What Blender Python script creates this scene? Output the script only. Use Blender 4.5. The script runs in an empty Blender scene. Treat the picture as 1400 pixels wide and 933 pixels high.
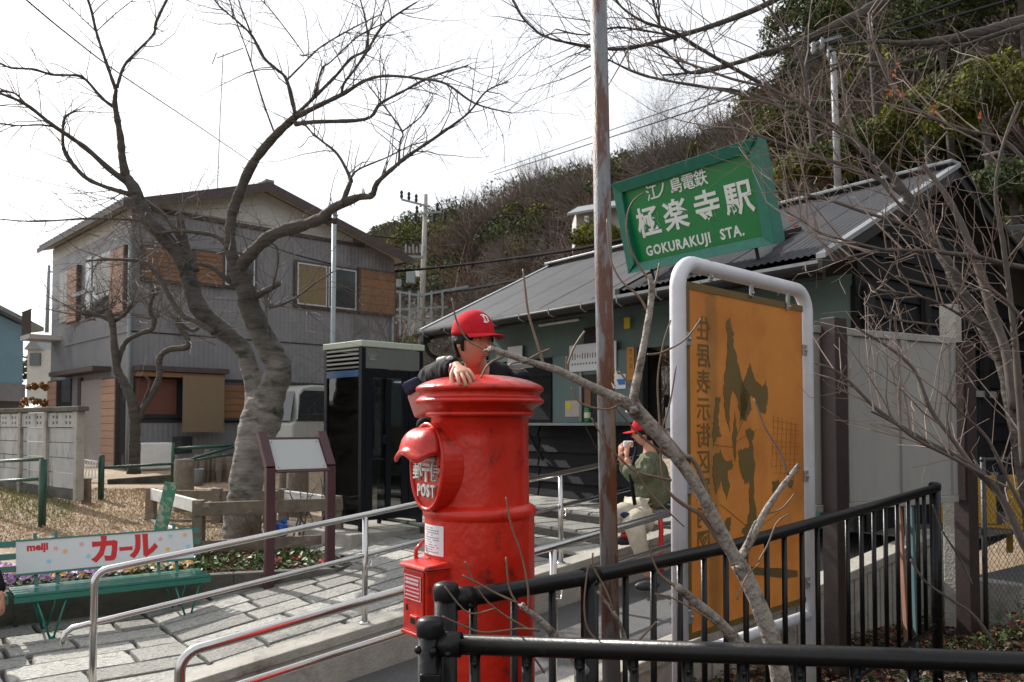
import bpy, math, random
import numpy as np
from mathutils import Vector, Matrix, Euler
R=random.Random(7)
rad=math.radians
SC=bpy.context.scene
COL=SC.collection
# ---------------- camera ----------------
F=1135.0; PITCH=rad(2.0); ZC=1.8
SHIFT=113.5-F*math.tan(PITCH)
cam=bpy.data.cameras.new('camera'); camo=bpy.data.objects.new('camera',cam); COL.objects.link(camo)
camo.location=(0,0,ZC); camo.rotation_euler=(rad(90)+PITCH,0,0)
cam.sensor_width=36; cam.lens=F/1400*36; cam.shift_y=SHIFT/1400; cam.clip_start=0.05; cam.clip_end=3000
cam.dof.use_dof=True; cam.dof.focus_distance=3.3; cam.dof.aperture_fstop=8.0
SC.camera=camo
# ---------------- light ----------------
SUNV=Vector((-0.71,0.705,0)).normalized(); EL=rad(37)
w=bpy.data.worlds.new('World'); SC.world=w; w.use_nodes=True
nt=w.node_tree; nt.nodes.clear()
o_=nt.nodes.new('ShaderNodeOutputWorld'); b_=nt.nodes.new('ShaderNodeBackground')
sk=nt.nodes.new('ShaderNodeTexSky'); sk.sky_type='NISHITA'; sk.sun_disc=False
sk.sun_elevation=EL; sk.sun_rotation=math.atan2(SUNV.x,SUNV.y); sk.dust_density=1.6; sk.air_density=1.2; sk.ozone_density=0.6
hs=nt.nodes.new('ShaderNodeHueSaturation'); hs.inputs['Saturation'].default_value=0.22; hs.inputs['Value'].default_value=1.15
nt.links.new(sk.outputs[0],hs.inputs['Color']); mxw=nt.nodes.new('ShaderNodeMix'); mxw.data_type='RGBA'; mxw.inputs[0].default_value=.5; mxw.inputs[7].default_value=(8.8,9.0,9.4,1)   # thin bright high cloud
nt.links.new(hs.outputs[0],mxw.inputs[6]); nt.links.new(mxw.outputs[2],b_.inputs[0]); nt.links.new(b_.outputs[0],o_.inputs[0])
b_.inputs[1].default_value=0.105
sun=bpy.data.lights.new('sun','SUN'); sun.energy=4.3; sun.angle=rad(0.6); sun.color=(1,0.95,0.87)
so=bpy.data.objects.new('sun',sun); COL.objects.link(so)
sd=Vector((SUNV.x*math.cos(EL),SUNV.y*math.cos(EL),math.sin(EL)))
so.rotation_euler=sd.to_track_quat('Z','Y').to_euler(); so.location=(0,0,30)
SC.view_settings.view_transform='Standard'; SC.view_settings.look='None'; SC.view_settings.exposure=0.55; SC.view_settings.gamma=1
SC.render.engine='CYCLES'
try: SC.cycles.max_bounces=6; SC.cycles.transparent_max_bounces=12
except Exception: pass
# ---------------- geometry frames ----------------
def P(px,py,Y):
    u=(px-700)/F; v=(466.5+SHIFT-py)/F
    d=Vector((u, math.cos(PITCH)-v*math.sin(PITCH), math.sin(PITCH)+v*math.cos(PITCH)))
    d*=Y/d.y
    return Vector((d.x,d.y,d.z+ZC))
def S(t,w,z=0.0):   # forecourt frame: t along the ramp, w towards the camera side; z relative to eye height
    return Vector((-1.05+.798*t+.602*w, 6.26+.602*t-.798*w, ZC+z))
TU=Vector((.798,.602,0)); TW=Vector((.602,-.798,0)); UP=Vector((0,0,1))
def TWof(x,y):
    dx=x+1.05; dy=y-6.26
    return dx*.798+dy*.602, dx*.602-dy*.798
# ---------------- mesh builder ----------------
class MB:
    def __init__(s): s.v=[]; s.f=[]; s.m=[]; s.mi=0
    def add(s,vs,fs):
        b=len(s.v); s.v+= [tuple(p) for p in vs]; s.f+=[tuple(i+b for i in f) for f in fs]; s.m+=[s.mi]*len(fs)
        return s
    def box(s,c,sz,M=None,tap=1.0):
        c=Vector(c); hx,hy,hz=sz[0]/2,sz[1]/2,sz[2]/2
        vs=[]
        for k in (-1,1):
            q=tap if k>0 else 1
            for a,b in ((-1,-1),(1,-1),(1,1),(-1,1)):
                p=Vector((a*hx*q,b*hy*q,k*hz))
                if M is not None: p=M@p
                vs.append(p+c)
        return s.add(vs,[(3,2,1,0),(4,5,6,7),(0,1,5,4),(1,2,6,5),(2,3,7,6),(3,0,4,7)])
    def obox(s,o,ax,ay,az):  # box from corner o with edge vectors
        o,ax,ay,az=map(Vector,(o,ax,ay,az))
        vs=[o,o+ax,o+ax+ay,o+ay,o+az,o+ax+az,o+ax+ay+az,o+ay+az]
        fs=[(3,2,1,0),(4,5,6,7),(0,1,5,4),(1,2,6,5),(2,3,7,6),(3,0,4,7)]
        if ax.cross(ay).dot(az)<0: fs=[tuple(reversed(f)) for f in fs]
        return s.add(vs,fs)
    def bar(s,a,b,wd,ht,up=(0,0,1)):
        a=Vector(a);b=Vector(b); d=(b-a).normalized(); u=Vector(up)
        if abs(d.dot(u))>.98: u=Vector((0,1,0)) if abs(d.y)<.9 else Vector((1,0,0))
        sd_=d.cross(u).normalized(); u2=sd_.cross(d).normalized()
        return s.obox(a-sd_*wd/2-u2*ht/2, sd_*wd, u2*ht, b-a)
    def tube(s,pts,rs,n=8,caps=True,smoothpts=0):
        pts=[Vector(p) for p in pts]
        if not hasattr(rs,'__len__'): rs=[rs]*len(pts)
        if smoothpts:
            pts,rs=crom(pts,list(rs),smoothpts)
        base=len(s.v); prev=None; m=len(pts)
        for i,p in enumerate(pts):
            d=(pts[min(i+1,m-1)]-pts[max(i-1,0)])
            if d.length<1e-9: d=Vector((0,0,1))
            d.normalize()
            if prev is None:
                a=Vector((0,0,1)) if abs(d.z)<.9 else Vector((1,0,0)); x=d.cross(a).normalized()
            else:
                x=(prev-d*prev.dot(d))
                x=x.normalized() if x.length>1e-6 else d.orthogonal().normalized()
            prev=x; y=d.cross(x)
            for k in range(n):
                an=2*math.pi*k/n
                s.v.append(tuple(p+(x*math.cos(an)+y*math.sin(an))*rs[i]))
        for i in range(m-1):
            for k in range(n):
                a=base+i*n+k; b=base+i*n+(k+1)%n
                s.f.append((a,b,b+n,a+n)); s.m.append(s.mi)
        if caps and n>2:
            s.f.append(tuple(base+k for k in reversed(range(n)))); s.m.append(s.mi)
            s.f.append(tuple(base+(m-1)*n+k for k in range(n))); s.m.append(s.mi)
        return s
    def lathe(s,prof,n=32,c=(0,0,0),ang0=0,ang1=2*math.pi):
        c=Vector(c); base=len(s.v); full=abs(ang1-ang0-2*math.pi)<1e-6
        nn=n if full else n+1
        for r,z in prof:
            for k in range(nn):
                a=ang0+(ang1-ang0)*k/n
                s.v.append((c.x+r*math.cos(a),c.y+r*math.sin(a),c.z+z))
        for i in range(len(prof)-1):
            for k in range(n):
                a=base+i*nn+k; b=base+i*nn+((k+1)%nn)
                s.f.append((a,a+nn,b+nn,b)); s.m.append(s.mi)
        return s
    def prism(s,poly,ex):   # poly list of Vectors (planar), extrude vector
        poly=[Vector(p) for p in poly]; ex=Vector(ex); n=len(poly)
        nrm=sum(((poly[i]-poly[0]).cross(poly[(i+1)%n]-poly[0]) for i in range(n)),Vector())
        if nrm.dot(ex)>0: poly=list(reversed(poly))
        vs=poly+[p+ex for p in poly]
        fs=[tuple(range(n)),tuple(reversed(range(n,2*n)))]+[(i+n,(i+1)%n+n,(i+1)%n,i) for i in range(n)]
        return s.add(vs,fs)
    def quad(s,a,b,c,d): return s.add([a,b,c,d],[(0,1,2,3)])
    def sphere(s,c,r,n=12,m=8):
        c=Vector(c); rr=(r,r,r) if not hasattr(r,'__len__') else r
        vs=[];fs=[]
        for i in range(m+1):
            th=math.pi*i/m
            for k in range(n):
                a=2*math.pi*k/n
                vs.append(c+Vector((rr[0]*math.sin(th)*math.cos(a),rr[1]*math.sin(th)*math.sin(a),rr[2]*math.cos(th))))
        for i in range(m):
            for k in range(n):
                a=i*n+k;b=i*n+(k+1)%n
                fs.append((a,a+n,b+n,b))
        return s.add(vs,fs)
    def build(s,name,mats,parent=None,smooth=False,world=True,bevel=0,kind=None):
        me=bpy.data.meshes.new(name)
        off=Vector((0,0,0))
        if parent is not None and world: off=wloc(parent)
        vs=s.v if off.length==0 else [(a-off.x,b-off.y,c-off.z) for a,b,c in s.v]
        me.from_pydata(vs,[],s.f)
        if not isinstance(mats,(list,tuple)): mats=[mats]
        for m in mats: me.materials.append(m)
        if len(mats)>1: me.polygons.foreach_set('material_index',s.m)
        if smooth: me.polygons.foreach_set('use_smooth',[True]*len(s.f))
        me.validate(); me.update()
        ob=bpy.data.objects.new(name,me); COL.objects.link(ob)
        if parent is not None: ob.parent=parent
        if bevel:
            bv=ob.modifiers.new('bevel','BEVEL'); bv.width=bevel; bv.segments=2; bv.limit_method='ANGLE'
        if kind: ob['kind']=kind
        return ob
def wloc(o):
    l=Vector((0,0,0))
    while o is not None: l+=o.location; o=o.parent
    return l
def crom(pts,rs,k):
    out=[];ro=[]
    n=len(pts)
    for i in range(n-1):
        p0=pts[max(i-1,0)];p1=pts[i];p2=pts[i+1];p3=pts[min(i+2,n-1)]
        for j in range(k):
            t=j/k; t2=t*t;t3=t2*t
            out.append(0.5*((2*p1)+(p2-p0)*t+(2*p0-5*p1+4*p2-p3)*t2+(3*p1-p0-3*p2+p3)*t3))
            ro.append(rs[i]+(rs[i+1]-rs[i])*t)
    out.append(pts[-1]);ro.append(rs[-1])
    return out,ro
def tag(o,label=None,cat=None,group=None,kind=None):
    if label: o['label']=label
    if cat: o['category']=cat
    if group: o['group']=group
    if kind: o['kind']=kind
    return o
def thing(name,loc,label,cat,group=None):
    o=bpy.data.objects.new(name,None); COL.objects.link(o); o.location=Vector(loc); o.empty_display_size=.1
    return tag(o,label,cat,group)
def basis(ax,ay,az,o):
    M=Matrix.Identity(4)
    for i in range(3):
        M[i][0]=ax[i];M[i][1]=ay[i];M[i][2]=az[i];M[i][3]=o[i]
    return M
# ---------------- materials ----------------
def col(c):
    if isinstance(c,str):
        c=c.lstrip('#'); v=[int(c[i:i+2],16)/255 for i in (0,2,4)]
        return tuple((x/12.92 if x<=.04045 else ((x+.055)/1.055)**2.4) for x in v)+(1,)
    return tuple(c)+(1,) if len(c)==3 else tuple(c)
_mc={}
def mat(name,c1,c2=None,rough=.6,metal=0,scale=8,bump=0,bscale=40,c3=None,c3scale=3,c3t=.6,stretch=(1,1,1),spec=.5,rnd=0,coat=0,detail=6,emit=None,trans=0,alpha=None,wave=None,c3soft=.06):
    m=bpy.data.materials.new(name); m.use_nodes=True; n=m.node_tree; N=n.nodes; L=n.links
    p=N['Principled BSDF']; p.inputs['Roughness'].default_value=rough; p.inputs['Metallic'].default_value=metal
    p.inputs['Specular IOR Level'].default_value=spec; p.inputs['Coat Weight'].default_value=coat
    p.inputs['Transmission Weight'].default_value=trans
    c1=col(c1); p.inputs['Base Color'].default_value=c1
    tc=N.new('ShaderNodeTexCoord'); mp=N.new('ShaderNodeMapping'); mp.inputs['Scale'].default_value=stretch
    L.new(tc.outputs['Object'],mp.inputs[0])
    out=None
    if c2 is not None:
        no=N.new('ShaderNodeTexNoise'); no.inputs['Scale'].default_value=scale; no.inputs['Detail'].default_value=detail; no.inputs['Roughness'].default_value=.62
        L.new(mp.outputs[0],no.inputs['Vector'])
        rp=N.new('ShaderNodeValToRGB'); rp.color_ramp.elements[0].position=.32; rp.color_ramp.elements[1].position=.68
        rp.color_ramp.elements[0].color=c1; rp.color_ramp.elements[1].color=col(c2)
        L.new(no.outputs[0],rp.inputs[0]); out=rp.outputs[0]
    if c3 is not None:
        n3=N.new('ShaderNodeTexNoise'); n3.inputs['Scale'].default_value=c3scale; n3.inputs['Detail'].default_value=8; n3.inputs['Roughness'].default_value=.65
        L.new(mp.outputs[0],n3.inputs['Vector'])
        r3=N.new('ShaderNodeValToRGB'); r3.color_ramp.elements[0].position=c3t-c3soft; r3.color_ramp.elements[1].position=c3t+c3soft
        L.new(n3.outputs[0],r3.inputs[0])
        mx=N.new('ShaderNodeMix'); mx.data_type='RGBA'
        L.new(r3.outputs[0],mx.inputs[0])
        if out: L.new(out,mx.inputs[6])
        else: mx.inputs[6].default_value=c1
        mx.inputs[7].default_value=col(c3); out=mx.outputs[2]
    if rnd:
        oi=N.new('ShaderNodeObjectInfo'); h=N.new('ShaderNodeHueSaturation'); mr=N.new('ShaderNodeMapRange')
        mr.inputs[3].default_value=1-rnd; mr.inputs[4].default_value=1+rnd
        L.new(oi.outputs['Random'],mr.inputs[0]); L.new(mr.outputs[0],h.inputs['Value'])
        if out: L.new(out,h.inputs['Color'])
        else: h.inputs['Color'].default_value=c1
        out=h.outputs[0]
    if out: L.new(out,p.inputs['Base Color'])
    hgt=None
    if bump:
        bn=N.new('ShaderNodeTexNoise'); bn.inputs['Scale'].default_value=bscale; bn.inputs['Detail'].default_value=6
        L.new(mp.outputs[0],bn.inputs['Vector']); hgt=bn.outputs[0]
        bp=N.new('ShaderNodeBump'); bp.inputs['Strength'].default_value=min(1,bump); bp.inputs['Distance'].default_value=.02*max(1,bump)
        L.new(hgt,bp.inputs['Height']); L.new(bp.outputs[0],p.inputs['Normal'])
    if wave:   # (axis vector dot, frequency per metre, depth)
        ax,fr,dp=wave
        dt=N.new('ShaderNodeVectorMath'); dt.operation='DOT_PRODUCT'; dt.inputs[1].default_value=ax
        L.new(tc.outputs['Object'],dt.inputs[0])
        mu=N.new('ShaderNodeMath'); mu.operation='MULTIPLY'; mu.inputs[1].default_value=fr*2*math.pi; L.new(dt.outputs['Value'],mu.inputs[0])
        sn=N.new('ShaderNodeMath'); sn.operation='SINE'; L.new(mu.outputs[0],sn.inputs[0])
        b2=N.new('ShaderNodeBump'); b2.inputs['Distance'].default_value=dp; b2.inputs['Strength'].default_value=1
        L.new(sn.outputs[0],b2.inputs['Height'])
        if bump: L.new(bp.outputs[0],b2.inputs['Normal'])
        L.new(b2.outputs[0],p.inputs['Normal'])
    if emit: p.inputs['Emission Color'].default_value=col(emit[0]); p.inputs['Emission Strength'].default_value=emit[1]
    if alpha is not None: p.inputs['Alpha'].default_value=alpha
    return m
M={}
M['asphalt']=mat('asphalt',(.085,.085,.088),(.14,.14,.14),.9,scale=60,bump=.6,bscale=180)
M['stone']=mat('paving stone',(.24,.235,.215),(.56,.55,.51),.85,scale=55,bump=1.6,bscale=28,c3=(.13,.125,.11),c3scale=22,c3t=.57,rnd=.26)
M['joint']=mat('stone joint soil',(.03,.028,.024),(.06,.055,.048),.95,scale=20,bump=.5)
M['concrete']=mat('concrete',(.27,.255,.225),(.40,.38,.34),.85,scale=5,bump=.5,bscale=50,c3=(.17,.155,.13),c3scale=2.5,c3t=.6)
M['concdark']=mat('old concrete',(.075,.07,.06),(.14,.13,.11),.9,scale=6,bump=.6,bscale=40,c3=(.055,.055,.045),c3scale=3,c3t=.52)
M['blockwall']=mat('weathered block panel',(.30,.31,.31),(.42,.43,.42),.85,scale=4,bump=.3,bscale=50,c3=(.16,.165,.16),c3scale=5,c3t=.6,stretch=(1,1,.35),rnd=.08)
M['steel']=mat('stainless steel',(.62,.61,.6),(.5,.49,.48),.24,metal=1,scale=3,bump=.02,bscale=200)
M['red']=mat('red enamel',(.66,.022,.006),(.44,.012,.005),.30,scale=4.5,bump=.28,bscale=20,c3=(.09,.010,.006),c3scale=9,c3t=.635,c3soft=.05,spec=.5,stretch=(1,1,.7))
M['red2']=mat('dull red enamel',(.38,.02,.012),(.24,.012,.01),.4,scale=8,bump=.1,bscale=50)
M['white']=mat('white paint',(.78,.78,.76),(.68,.68,.66),.5,scale=9)
M['lettering']=mat('raised white lettering',(.72,.72,.70),(.5,.5,.48),.55,scale=40)
M['paper']=mat('white paper',(.72,.73,.76),None,.7)
M['black']=mat('black painted metal',(.004,.004,.0045),(.007,.007,.007),.33,spec=.28,scale=12,bump=.06,bscale=90,c3=(.03,.03,.029),c3scale=9,c3t=.7)
M['blackplastic']=mat('black plastic cap',(.007,.007,.008),None,.4,spec=.3)
M['rust']=mat('rusty grey steel',(.13,.14,.15),(.20,.21,.22),.55,scale=10,bump=.3,bscale=45,c3=(.105,.045,.03),c3scale=3.0,c3t=.52,stretch=(3.5,3.5,.8),c3soft=.03)
M['whitepipe']=mat('chipped white pipe',(.66,.67,.72),(.56,.57,.60),.45,scale=5,bump=.1,bscale=30,c3=(.24,.10,.04),c3scale=6,c3t=.71,c3soft=.015)
M['greenframe']=mat('green sign frame',(.016,.18,.125),(.012,.14,.10),.5,scale=14,bump=.1,bscale=40)
M['greenpanel']=mat('green sign face',(.0,.20,.055),(.0,.18,.048),.35,scale=3)
M['signwhite']=mat('sign lettering',(.70,.74,.72),None,.5)
M['zinc']=mat('galvanised bracket',(.4,.41,.42),(.3,.31,.32),.45,metal=.6,scale=30)
M['brownmetal']=mat('brown painted steel',(.024,.014,.014),(.034,.020,.020),.5,scale=10,bump=.1)
M['panelwhite']=mat('aged white steel panel',(.34,.335,.315),(.27,.265,.25),.55,scale=2.5,c3=(.22,.19,.15),c3scale=2,c3t=.64,stretch=(1,1,.4),c3soft=.05)
M['darkwood']=mat('black stained board',(.010,.0105,.012),(.019,.0195,.022),.8,spec=.2,scale=8,bump=.35,bscale=30,stretch=(1,1,6),rnd=.2)
M['mint']=mat('pale green painted wall',(.115,.175,.17),(.095,.145,.14),.6,scale=3)
M['mintdark']=mat('teal painted board',(.06,.17,.16),(.05,.14,.13),.55,scale=3)
M['roof']=mat('dark roof sheet',(.030,.032,.038),(.048,.051,.060),.7,spec=.25,scale=2.2,bump=.12,bscale=6,c3=(.05,.05,.055),c3scale=1.4,c3t=.56)
M['flash']=mat('pale roof flashing',(.25,.26,.27),(.18,.19,.20),.45,metal=.2,scale=8)
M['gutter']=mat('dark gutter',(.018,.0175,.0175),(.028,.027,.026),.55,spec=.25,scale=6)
M['wood']=mat('weathered timber',(.115,.09,.065),(.20,.165,.125),.85,scale=7,bump=.5,bscale=24,stretch=(1,1,1),c3=(.30,.28,.25),c3scale=8,c3t=.66)
M['woodsunlit']=mat('timber with sunlight in its colour',(.62,.62,.6),(.5,.49,.47),.7,scale=6,c3=(.24,.2,.16),c3scale=9,c3t=.63)  # sunlit copy of the timber, its brightness put into the colour
M['greenwood']=mat('flaking green board',(.03,.16,.09),(.05,.20,.12),.7,scale=9,c3=(.30,.33,.26),c3scale=13,c3t=.55)
M['benchgreen']=mat('glossy green bench paint',(.0,.145,.105),(.0,.12,.09),.28,scale=6,bump=.05,coat=.3)
M['signboard']=mat('white bench sign',(.62,.65,.66),(.57,.60,.61),.4,scale=4)
M['redprint']=mat('red print',(.55,.01,.015),None,.5)
M['orange']=None
M['blotch']=mat('dark print seen through board',(.125,.085,.022),(.155,.10,.028),.6,scale=7)
M['line']=mat('thin print seen through board',(.17,.10,.03),None,.6)
M['siding']=mat('grey corrugated cladding',(.165,.164,.172),(.205,.203,.212),.55,scale=1.2,c3=(.12,.118,.125),c3scale=1.1,c3t=.6,wave=((.7,.7,0),9,.0028))
M['plaster']=mat('off white gable plaster',(.46,.46,.43),(.38,.38,.36),.8,scale=2)
M['eaves']=mat('brown eaves board',(.07,.052,.048),(.05,.038,.036),.6,scale=6)
M['soffit']=mat('pale soffit',(.42,.39,.33),(.34,.31,.26),.8,scale=4)
M['tile']=mat('grey roof tile',(.20,.21,.22),(.13,.14,.15),.5,scale=6,bump=.3,bscale=12)
M['slat']=mat('varnished shutter board',(.22,.105,.045),(.165,.075,.032),.55,scale=7,bump=.2,bscale=20,stretch=(1,1,5),rnd=.12)
M['slatpale']=mat('paler shutter board',(.40,.235,.16),(.34,.20,.14),.65,scale=7,bump=.2,bscale=20,stretch=(1,1,5),rnd=.1)  # lighter brown than the other shutters, used on the left face
M['bamboo']=mat('reed blind',(.21,.155,.09),(.16,.115,.07),.8,scale=30,stretch=(.4,.4,6),bump=.3)
M['glassdark']=mat('dark window glass',(.03,.035,.04),None,.08,spec=.8)
M['curtain']=mat('ochre curtain behind glass',(.22,.16,.07),(.13,.10,.05),.4,scale=9,stretch=(4,4,.3))
M['alu']=mat('aluminium frame',(.5,.51,.52),None,.4,metal=.5)
M['galv']=mat('pale blue grey pole paint',(.30,.37,.38),(.25,.31,.32),.45,scale=8)
M['bark']=mat('cherry bark',(.045,.038,.033),(.095,.082,.070),.9,scale=5,bump=1,bscale=9,stretch=(1,1,4.5),c3=(.05,.046,.036),c3scale=2.2,c3t=.6)
M['slatpale']=M['slatpale']
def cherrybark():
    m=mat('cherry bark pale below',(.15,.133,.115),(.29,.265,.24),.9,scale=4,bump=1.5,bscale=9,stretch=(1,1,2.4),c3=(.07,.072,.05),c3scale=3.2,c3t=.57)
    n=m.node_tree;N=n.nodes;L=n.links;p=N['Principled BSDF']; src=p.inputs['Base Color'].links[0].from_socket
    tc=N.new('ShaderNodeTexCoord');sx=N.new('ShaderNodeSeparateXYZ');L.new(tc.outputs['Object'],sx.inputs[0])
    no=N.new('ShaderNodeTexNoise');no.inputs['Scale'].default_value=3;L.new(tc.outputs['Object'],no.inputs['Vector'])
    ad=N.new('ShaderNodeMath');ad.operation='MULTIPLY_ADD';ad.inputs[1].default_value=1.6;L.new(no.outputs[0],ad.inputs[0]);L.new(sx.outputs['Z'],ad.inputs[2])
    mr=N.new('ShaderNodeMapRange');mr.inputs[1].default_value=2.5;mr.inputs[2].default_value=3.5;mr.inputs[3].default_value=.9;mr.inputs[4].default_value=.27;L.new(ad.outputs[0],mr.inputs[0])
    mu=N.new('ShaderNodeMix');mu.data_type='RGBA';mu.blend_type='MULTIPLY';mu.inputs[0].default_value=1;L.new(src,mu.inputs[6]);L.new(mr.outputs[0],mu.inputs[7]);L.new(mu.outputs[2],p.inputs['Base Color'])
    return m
M['cherry']=cherrybark()
M['barkpale']=mat('pale ridged trunk bark',(.13,.115,.10),(.27,.25,.225),.9,scale=3.2,bump=1.8,bscale=7,stretch=(.7,.7,5),c3=(.08,.085,.055),c3scale=2.6,c3t=.60)
M['barksmooth']=mat('mottled grey sapling bark',(.22,.185,.155),(.34,.30,.26),.7,scale=26,bump=.9,bscale=60,c3=(.10,.068,.048),c3scale=18,c3t=.57,stretch=(1,1,.8))
M['shoot']=mat('brown shoot bark',(.14,.085,.055),(.20,.135,.09),.6,scale=20)
M['twig']=mat('grey brown twig',(.07,.055,.048),(.12,.10,.085),.8,scale=6)
M['leaforange']=mat('withered orange leaf',(.5,.14,.03),(.35,.09,.02),.6,scale=20)
M['polec']=mat('concrete utility pole',(.30,.29,.27),(.38,.37,.35),.8,scale=5)
M['wire']=mat('black cable',(.01,.01,.012),None,.9,spec=.05)
M['dirt']=None
M['gutterpipe']=mat('grey green drain pipe',(.20,.23,.24),None,.5)
M['skin']=mat('skin',(.55,.27,.185),(.50,.235,.155),.5,scale=12,spec=.4)
M['lips']=mat('lips',(.42,.13,.11),None,.4)
M['hair']=mat('black hair',(.008,.006,.005),(.014,.011,.010),.55,spec=.2,scale=60,bump=.5,bscale=160)
M['capred']=mat('red cap cloth',(.56,.018,.03),(.46,.014,.025),.9,spec=.15,scale=30,bump=.1,bscale=300)
M['capunder']=mat('grey underside cloth',(.16,.13,.13),None,.8)
M['jacket']=mat('black padded jacket',(.007,.007,.009),(.013,.013,.016),.8,spec=.15,scale=9,bump=.5,bscale=12)
M['jhighlight']=mat('white sleeve highlight',(.5,.5,.5),(.3,.3,.3),.65,scale=18)  # bright highlights of the black sleeve, painted as pale colour
M['coatgreen']=mat('olive green padded coat',(.17,.18,.115),(.11,.12,.075),.85,scale=7,bump=2.2,bscale=7,spec=.2)
M['trouser']=mat('cream trousers',(.50,.45,.36),(.42,.37,.29),.8,scale=7,bump=.3,bscale=14)
M['navy']=mat('navy cloth',(.010,.014,.045),(.018,.024,.06),.75,scale=20,bump=.4,bscale=50)
M['pinkcloth']=mat('pale pink leather',(.55,.33,.27),(.50,.28,.23),.55,scale=6,bump=.1)
M['eyewhite']=mat('eye white',(.6,.58,.55),None,.3)
M['eyedark']=mat('dark iris',(.015,.01,.008),None,.2)
M['shoe']=mat('dark shoe',(.03,.03,.035),None,.6)
M['blueplastic']=mat('blue plastic',(.01,.13,.6),(.01,.09,.45),.3,scale=8,bump=.3,bscale=16)
M['yellowpaint']=mat('yellow safety paint',(.55,.30,.01),(.45,.24,.01),.5,scale=5)
M['vanwhite']=mat('white van paint',(.38,.39,.36),None,.35,coat=.4)
M['boothframe']=mat('dark blue black booth frame',(.005,.007,.011),None,.4,spec=.3)
M['boothtop']=mat('pale booth roof',(.42,.46,.38),None,.5)
M['boothgrey']=mat('grey booth header',(.13,.14,.13),None,.4)
M['blueband']=mat('blue booth band',(.01,.06,.16),None,.3)
M['maroon']=mat('maroon sign frame',(.07,.022,.028),(.05,.017,.022),.45,scale=10)
M['noticeface']=mat('grey notice board',(.44,.46,.45),(.39,.41,.40),.5,scale=30,stretch=(1,1,8))
M['bluewall']=mat('pale blue cladding',(.16,.27,.34),(.13,.23,.30),.6,scale=2)
M['greenpipe']=mat('dark green fence paint',(.008,.05,.032),(.012,.06,.04),.4,scale=10)
M['soil']=mat('planter soil',(.022,.017,.012),(.05,.036,.025),.95,scale=14,bump=1)
M['pinkpole']=mat('faded pink board',(.26,.13,.09),(.18,.09,.065),.6,scale=10)
M['tealpole']=mat('pale teal board',(.07,.13,.14),None,.5)
M['mesh']=mat('chain link wire',(.03,.03,.03),None,.5)
M['orangesign']=mat('orange sign',(.55,.22,.01),(.4,.16,.02),.5,scale=12)
M['yellowsign']=mat('yellow sign',(.62,.48,.02),None,.5)
M['lamp']=mat('lit fluorescent tube',(.8,.9,1),None,.5,emit=('#cfe6ff',2.2))
M['pinkprint']=mat('pink poster',(.45,.34,.38),(.5,.45,.3),.6,scale=6)
M['blueprint']=mat('blue print',(.02,.16,.5),None,.5)
M['bottle']=mat('green bottle',(.01,.16,.05),None,.25)
M['haironly']=M['hair']
# glass that lets the view through
def glassmat(name,tint,a):
    m=bpy.data.materials.new(name); m.use_nodes=True; n=m.node_tree; N=n.nodes; L=n.links; N.clear()
    o=N.new('ShaderNodeOutputMaterial'); mx=N.new('ShaderNodeMixShader'); tr=N.new('ShaderNodeBsdfTransparent'); gl=N.new('ShaderNodeBsdfGlossy'); fr=N.new('ShaderNodeFresnel')
    tr.inputs[0].default_value=col(tint); gl.inputs['Roughness'].default_value=.03; fr.inputs[0].default_value=1.5
    ad=N.new('ShaderNodeMath'); ad.inputs[1].default_value=a; L.new(fr.outputs[0],ad.inputs[0]); L.new(ad.outputs[0],mx.inputs[0])
    L.new(tr.outputs[0],mx.inputs[1]); L.new(gl.outputs[0],mx.inputs[2]); L.new(mx.outputs[0],o.inputs[0]); return m
M['glass']=glassmat('tinted booth glass',(.62,.66,.66),.04)
M['vanglass']=M['glassdark']
# translucent orange map board
def orangemat():
    m=mat('orange translucent board',(.56,.31,.10),(.50,.265,.08),.5,scale=1.6,c3=(.42,.20,.05),c3scale=2.2,c3t=.58,c3soft=.12)
    n=m.node_tree; N=n.nodes; L=n.links
    p=N['Principled BSDF']; o=[x for x in N if x.type=='OUTPUT_MATERIAL'][0]
    tl=N.new('ShaderNodeBsdfTranslucent'); mx=N.new('ShaderNodeMixShader'); mx.inputs[0].default_value=.45
    src=p.inputs['Base Color'].links[0].from_socket; L.new(src,tl.inputs[0])
    L.new(p.outputs[0],mx.inputs[1]); L.new(tl.outputs[0],mx.inputs[2]); L.new(mx.outputs[0],o.inputs[0]); return m
M['orange']=orangemat()
def groundmat():
    m=mat('dry earth with grass and gravel',(.20,.14,.085),(.36,.27,.18),.95,scale=1.1,bump=1,bscale=22,c3=(.40,.38,.34),c3scale=13,c3t=.60,c3soft=.04)
    return m
M['dirt']=groundmat()
def text(name,s,size,Mx,m,parent,ext=.002,bold=0,squash=1.0,align='CENTER',space=1.0,label=None,shear=0):
    cu=bpy.data.curves.new(name,'FONT'); cu.body=s; cu.size=size; cu.extrude=ext; cu.offset=bold; cu.align_x=align; cu.align_y='CENTER'; cu.space_character=space; cu.resolution_u=2; cu.shear=shear
    to=bpy.data.objects.new(name,cu); COL.objects.link(to)
    dg=bpy.context.evaluated_depsgraph_get()
    me=bpy.data.meshes.new_from_object(to.evaluated_get(dg)); me.name=name
    bpy.data.objects.remove(to); bpy.data.curves.remove(cu)
    me.materials.clear(); me.materials.append(m)
    Mx=Mx@Matrix.Diagonal((squash,1,1,1))
    me.transform(Mx)
    if Mx.to_3x3().determinant()<0: me.flip_normals()
    if parent is not None: me.transform(Matrix.Translation(-wloc(parent)))
    o=bpy.data.objects.new(name,me); COL.objects.link(o); o.parent=parent
    if label: o['label']=label
    return o
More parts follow.
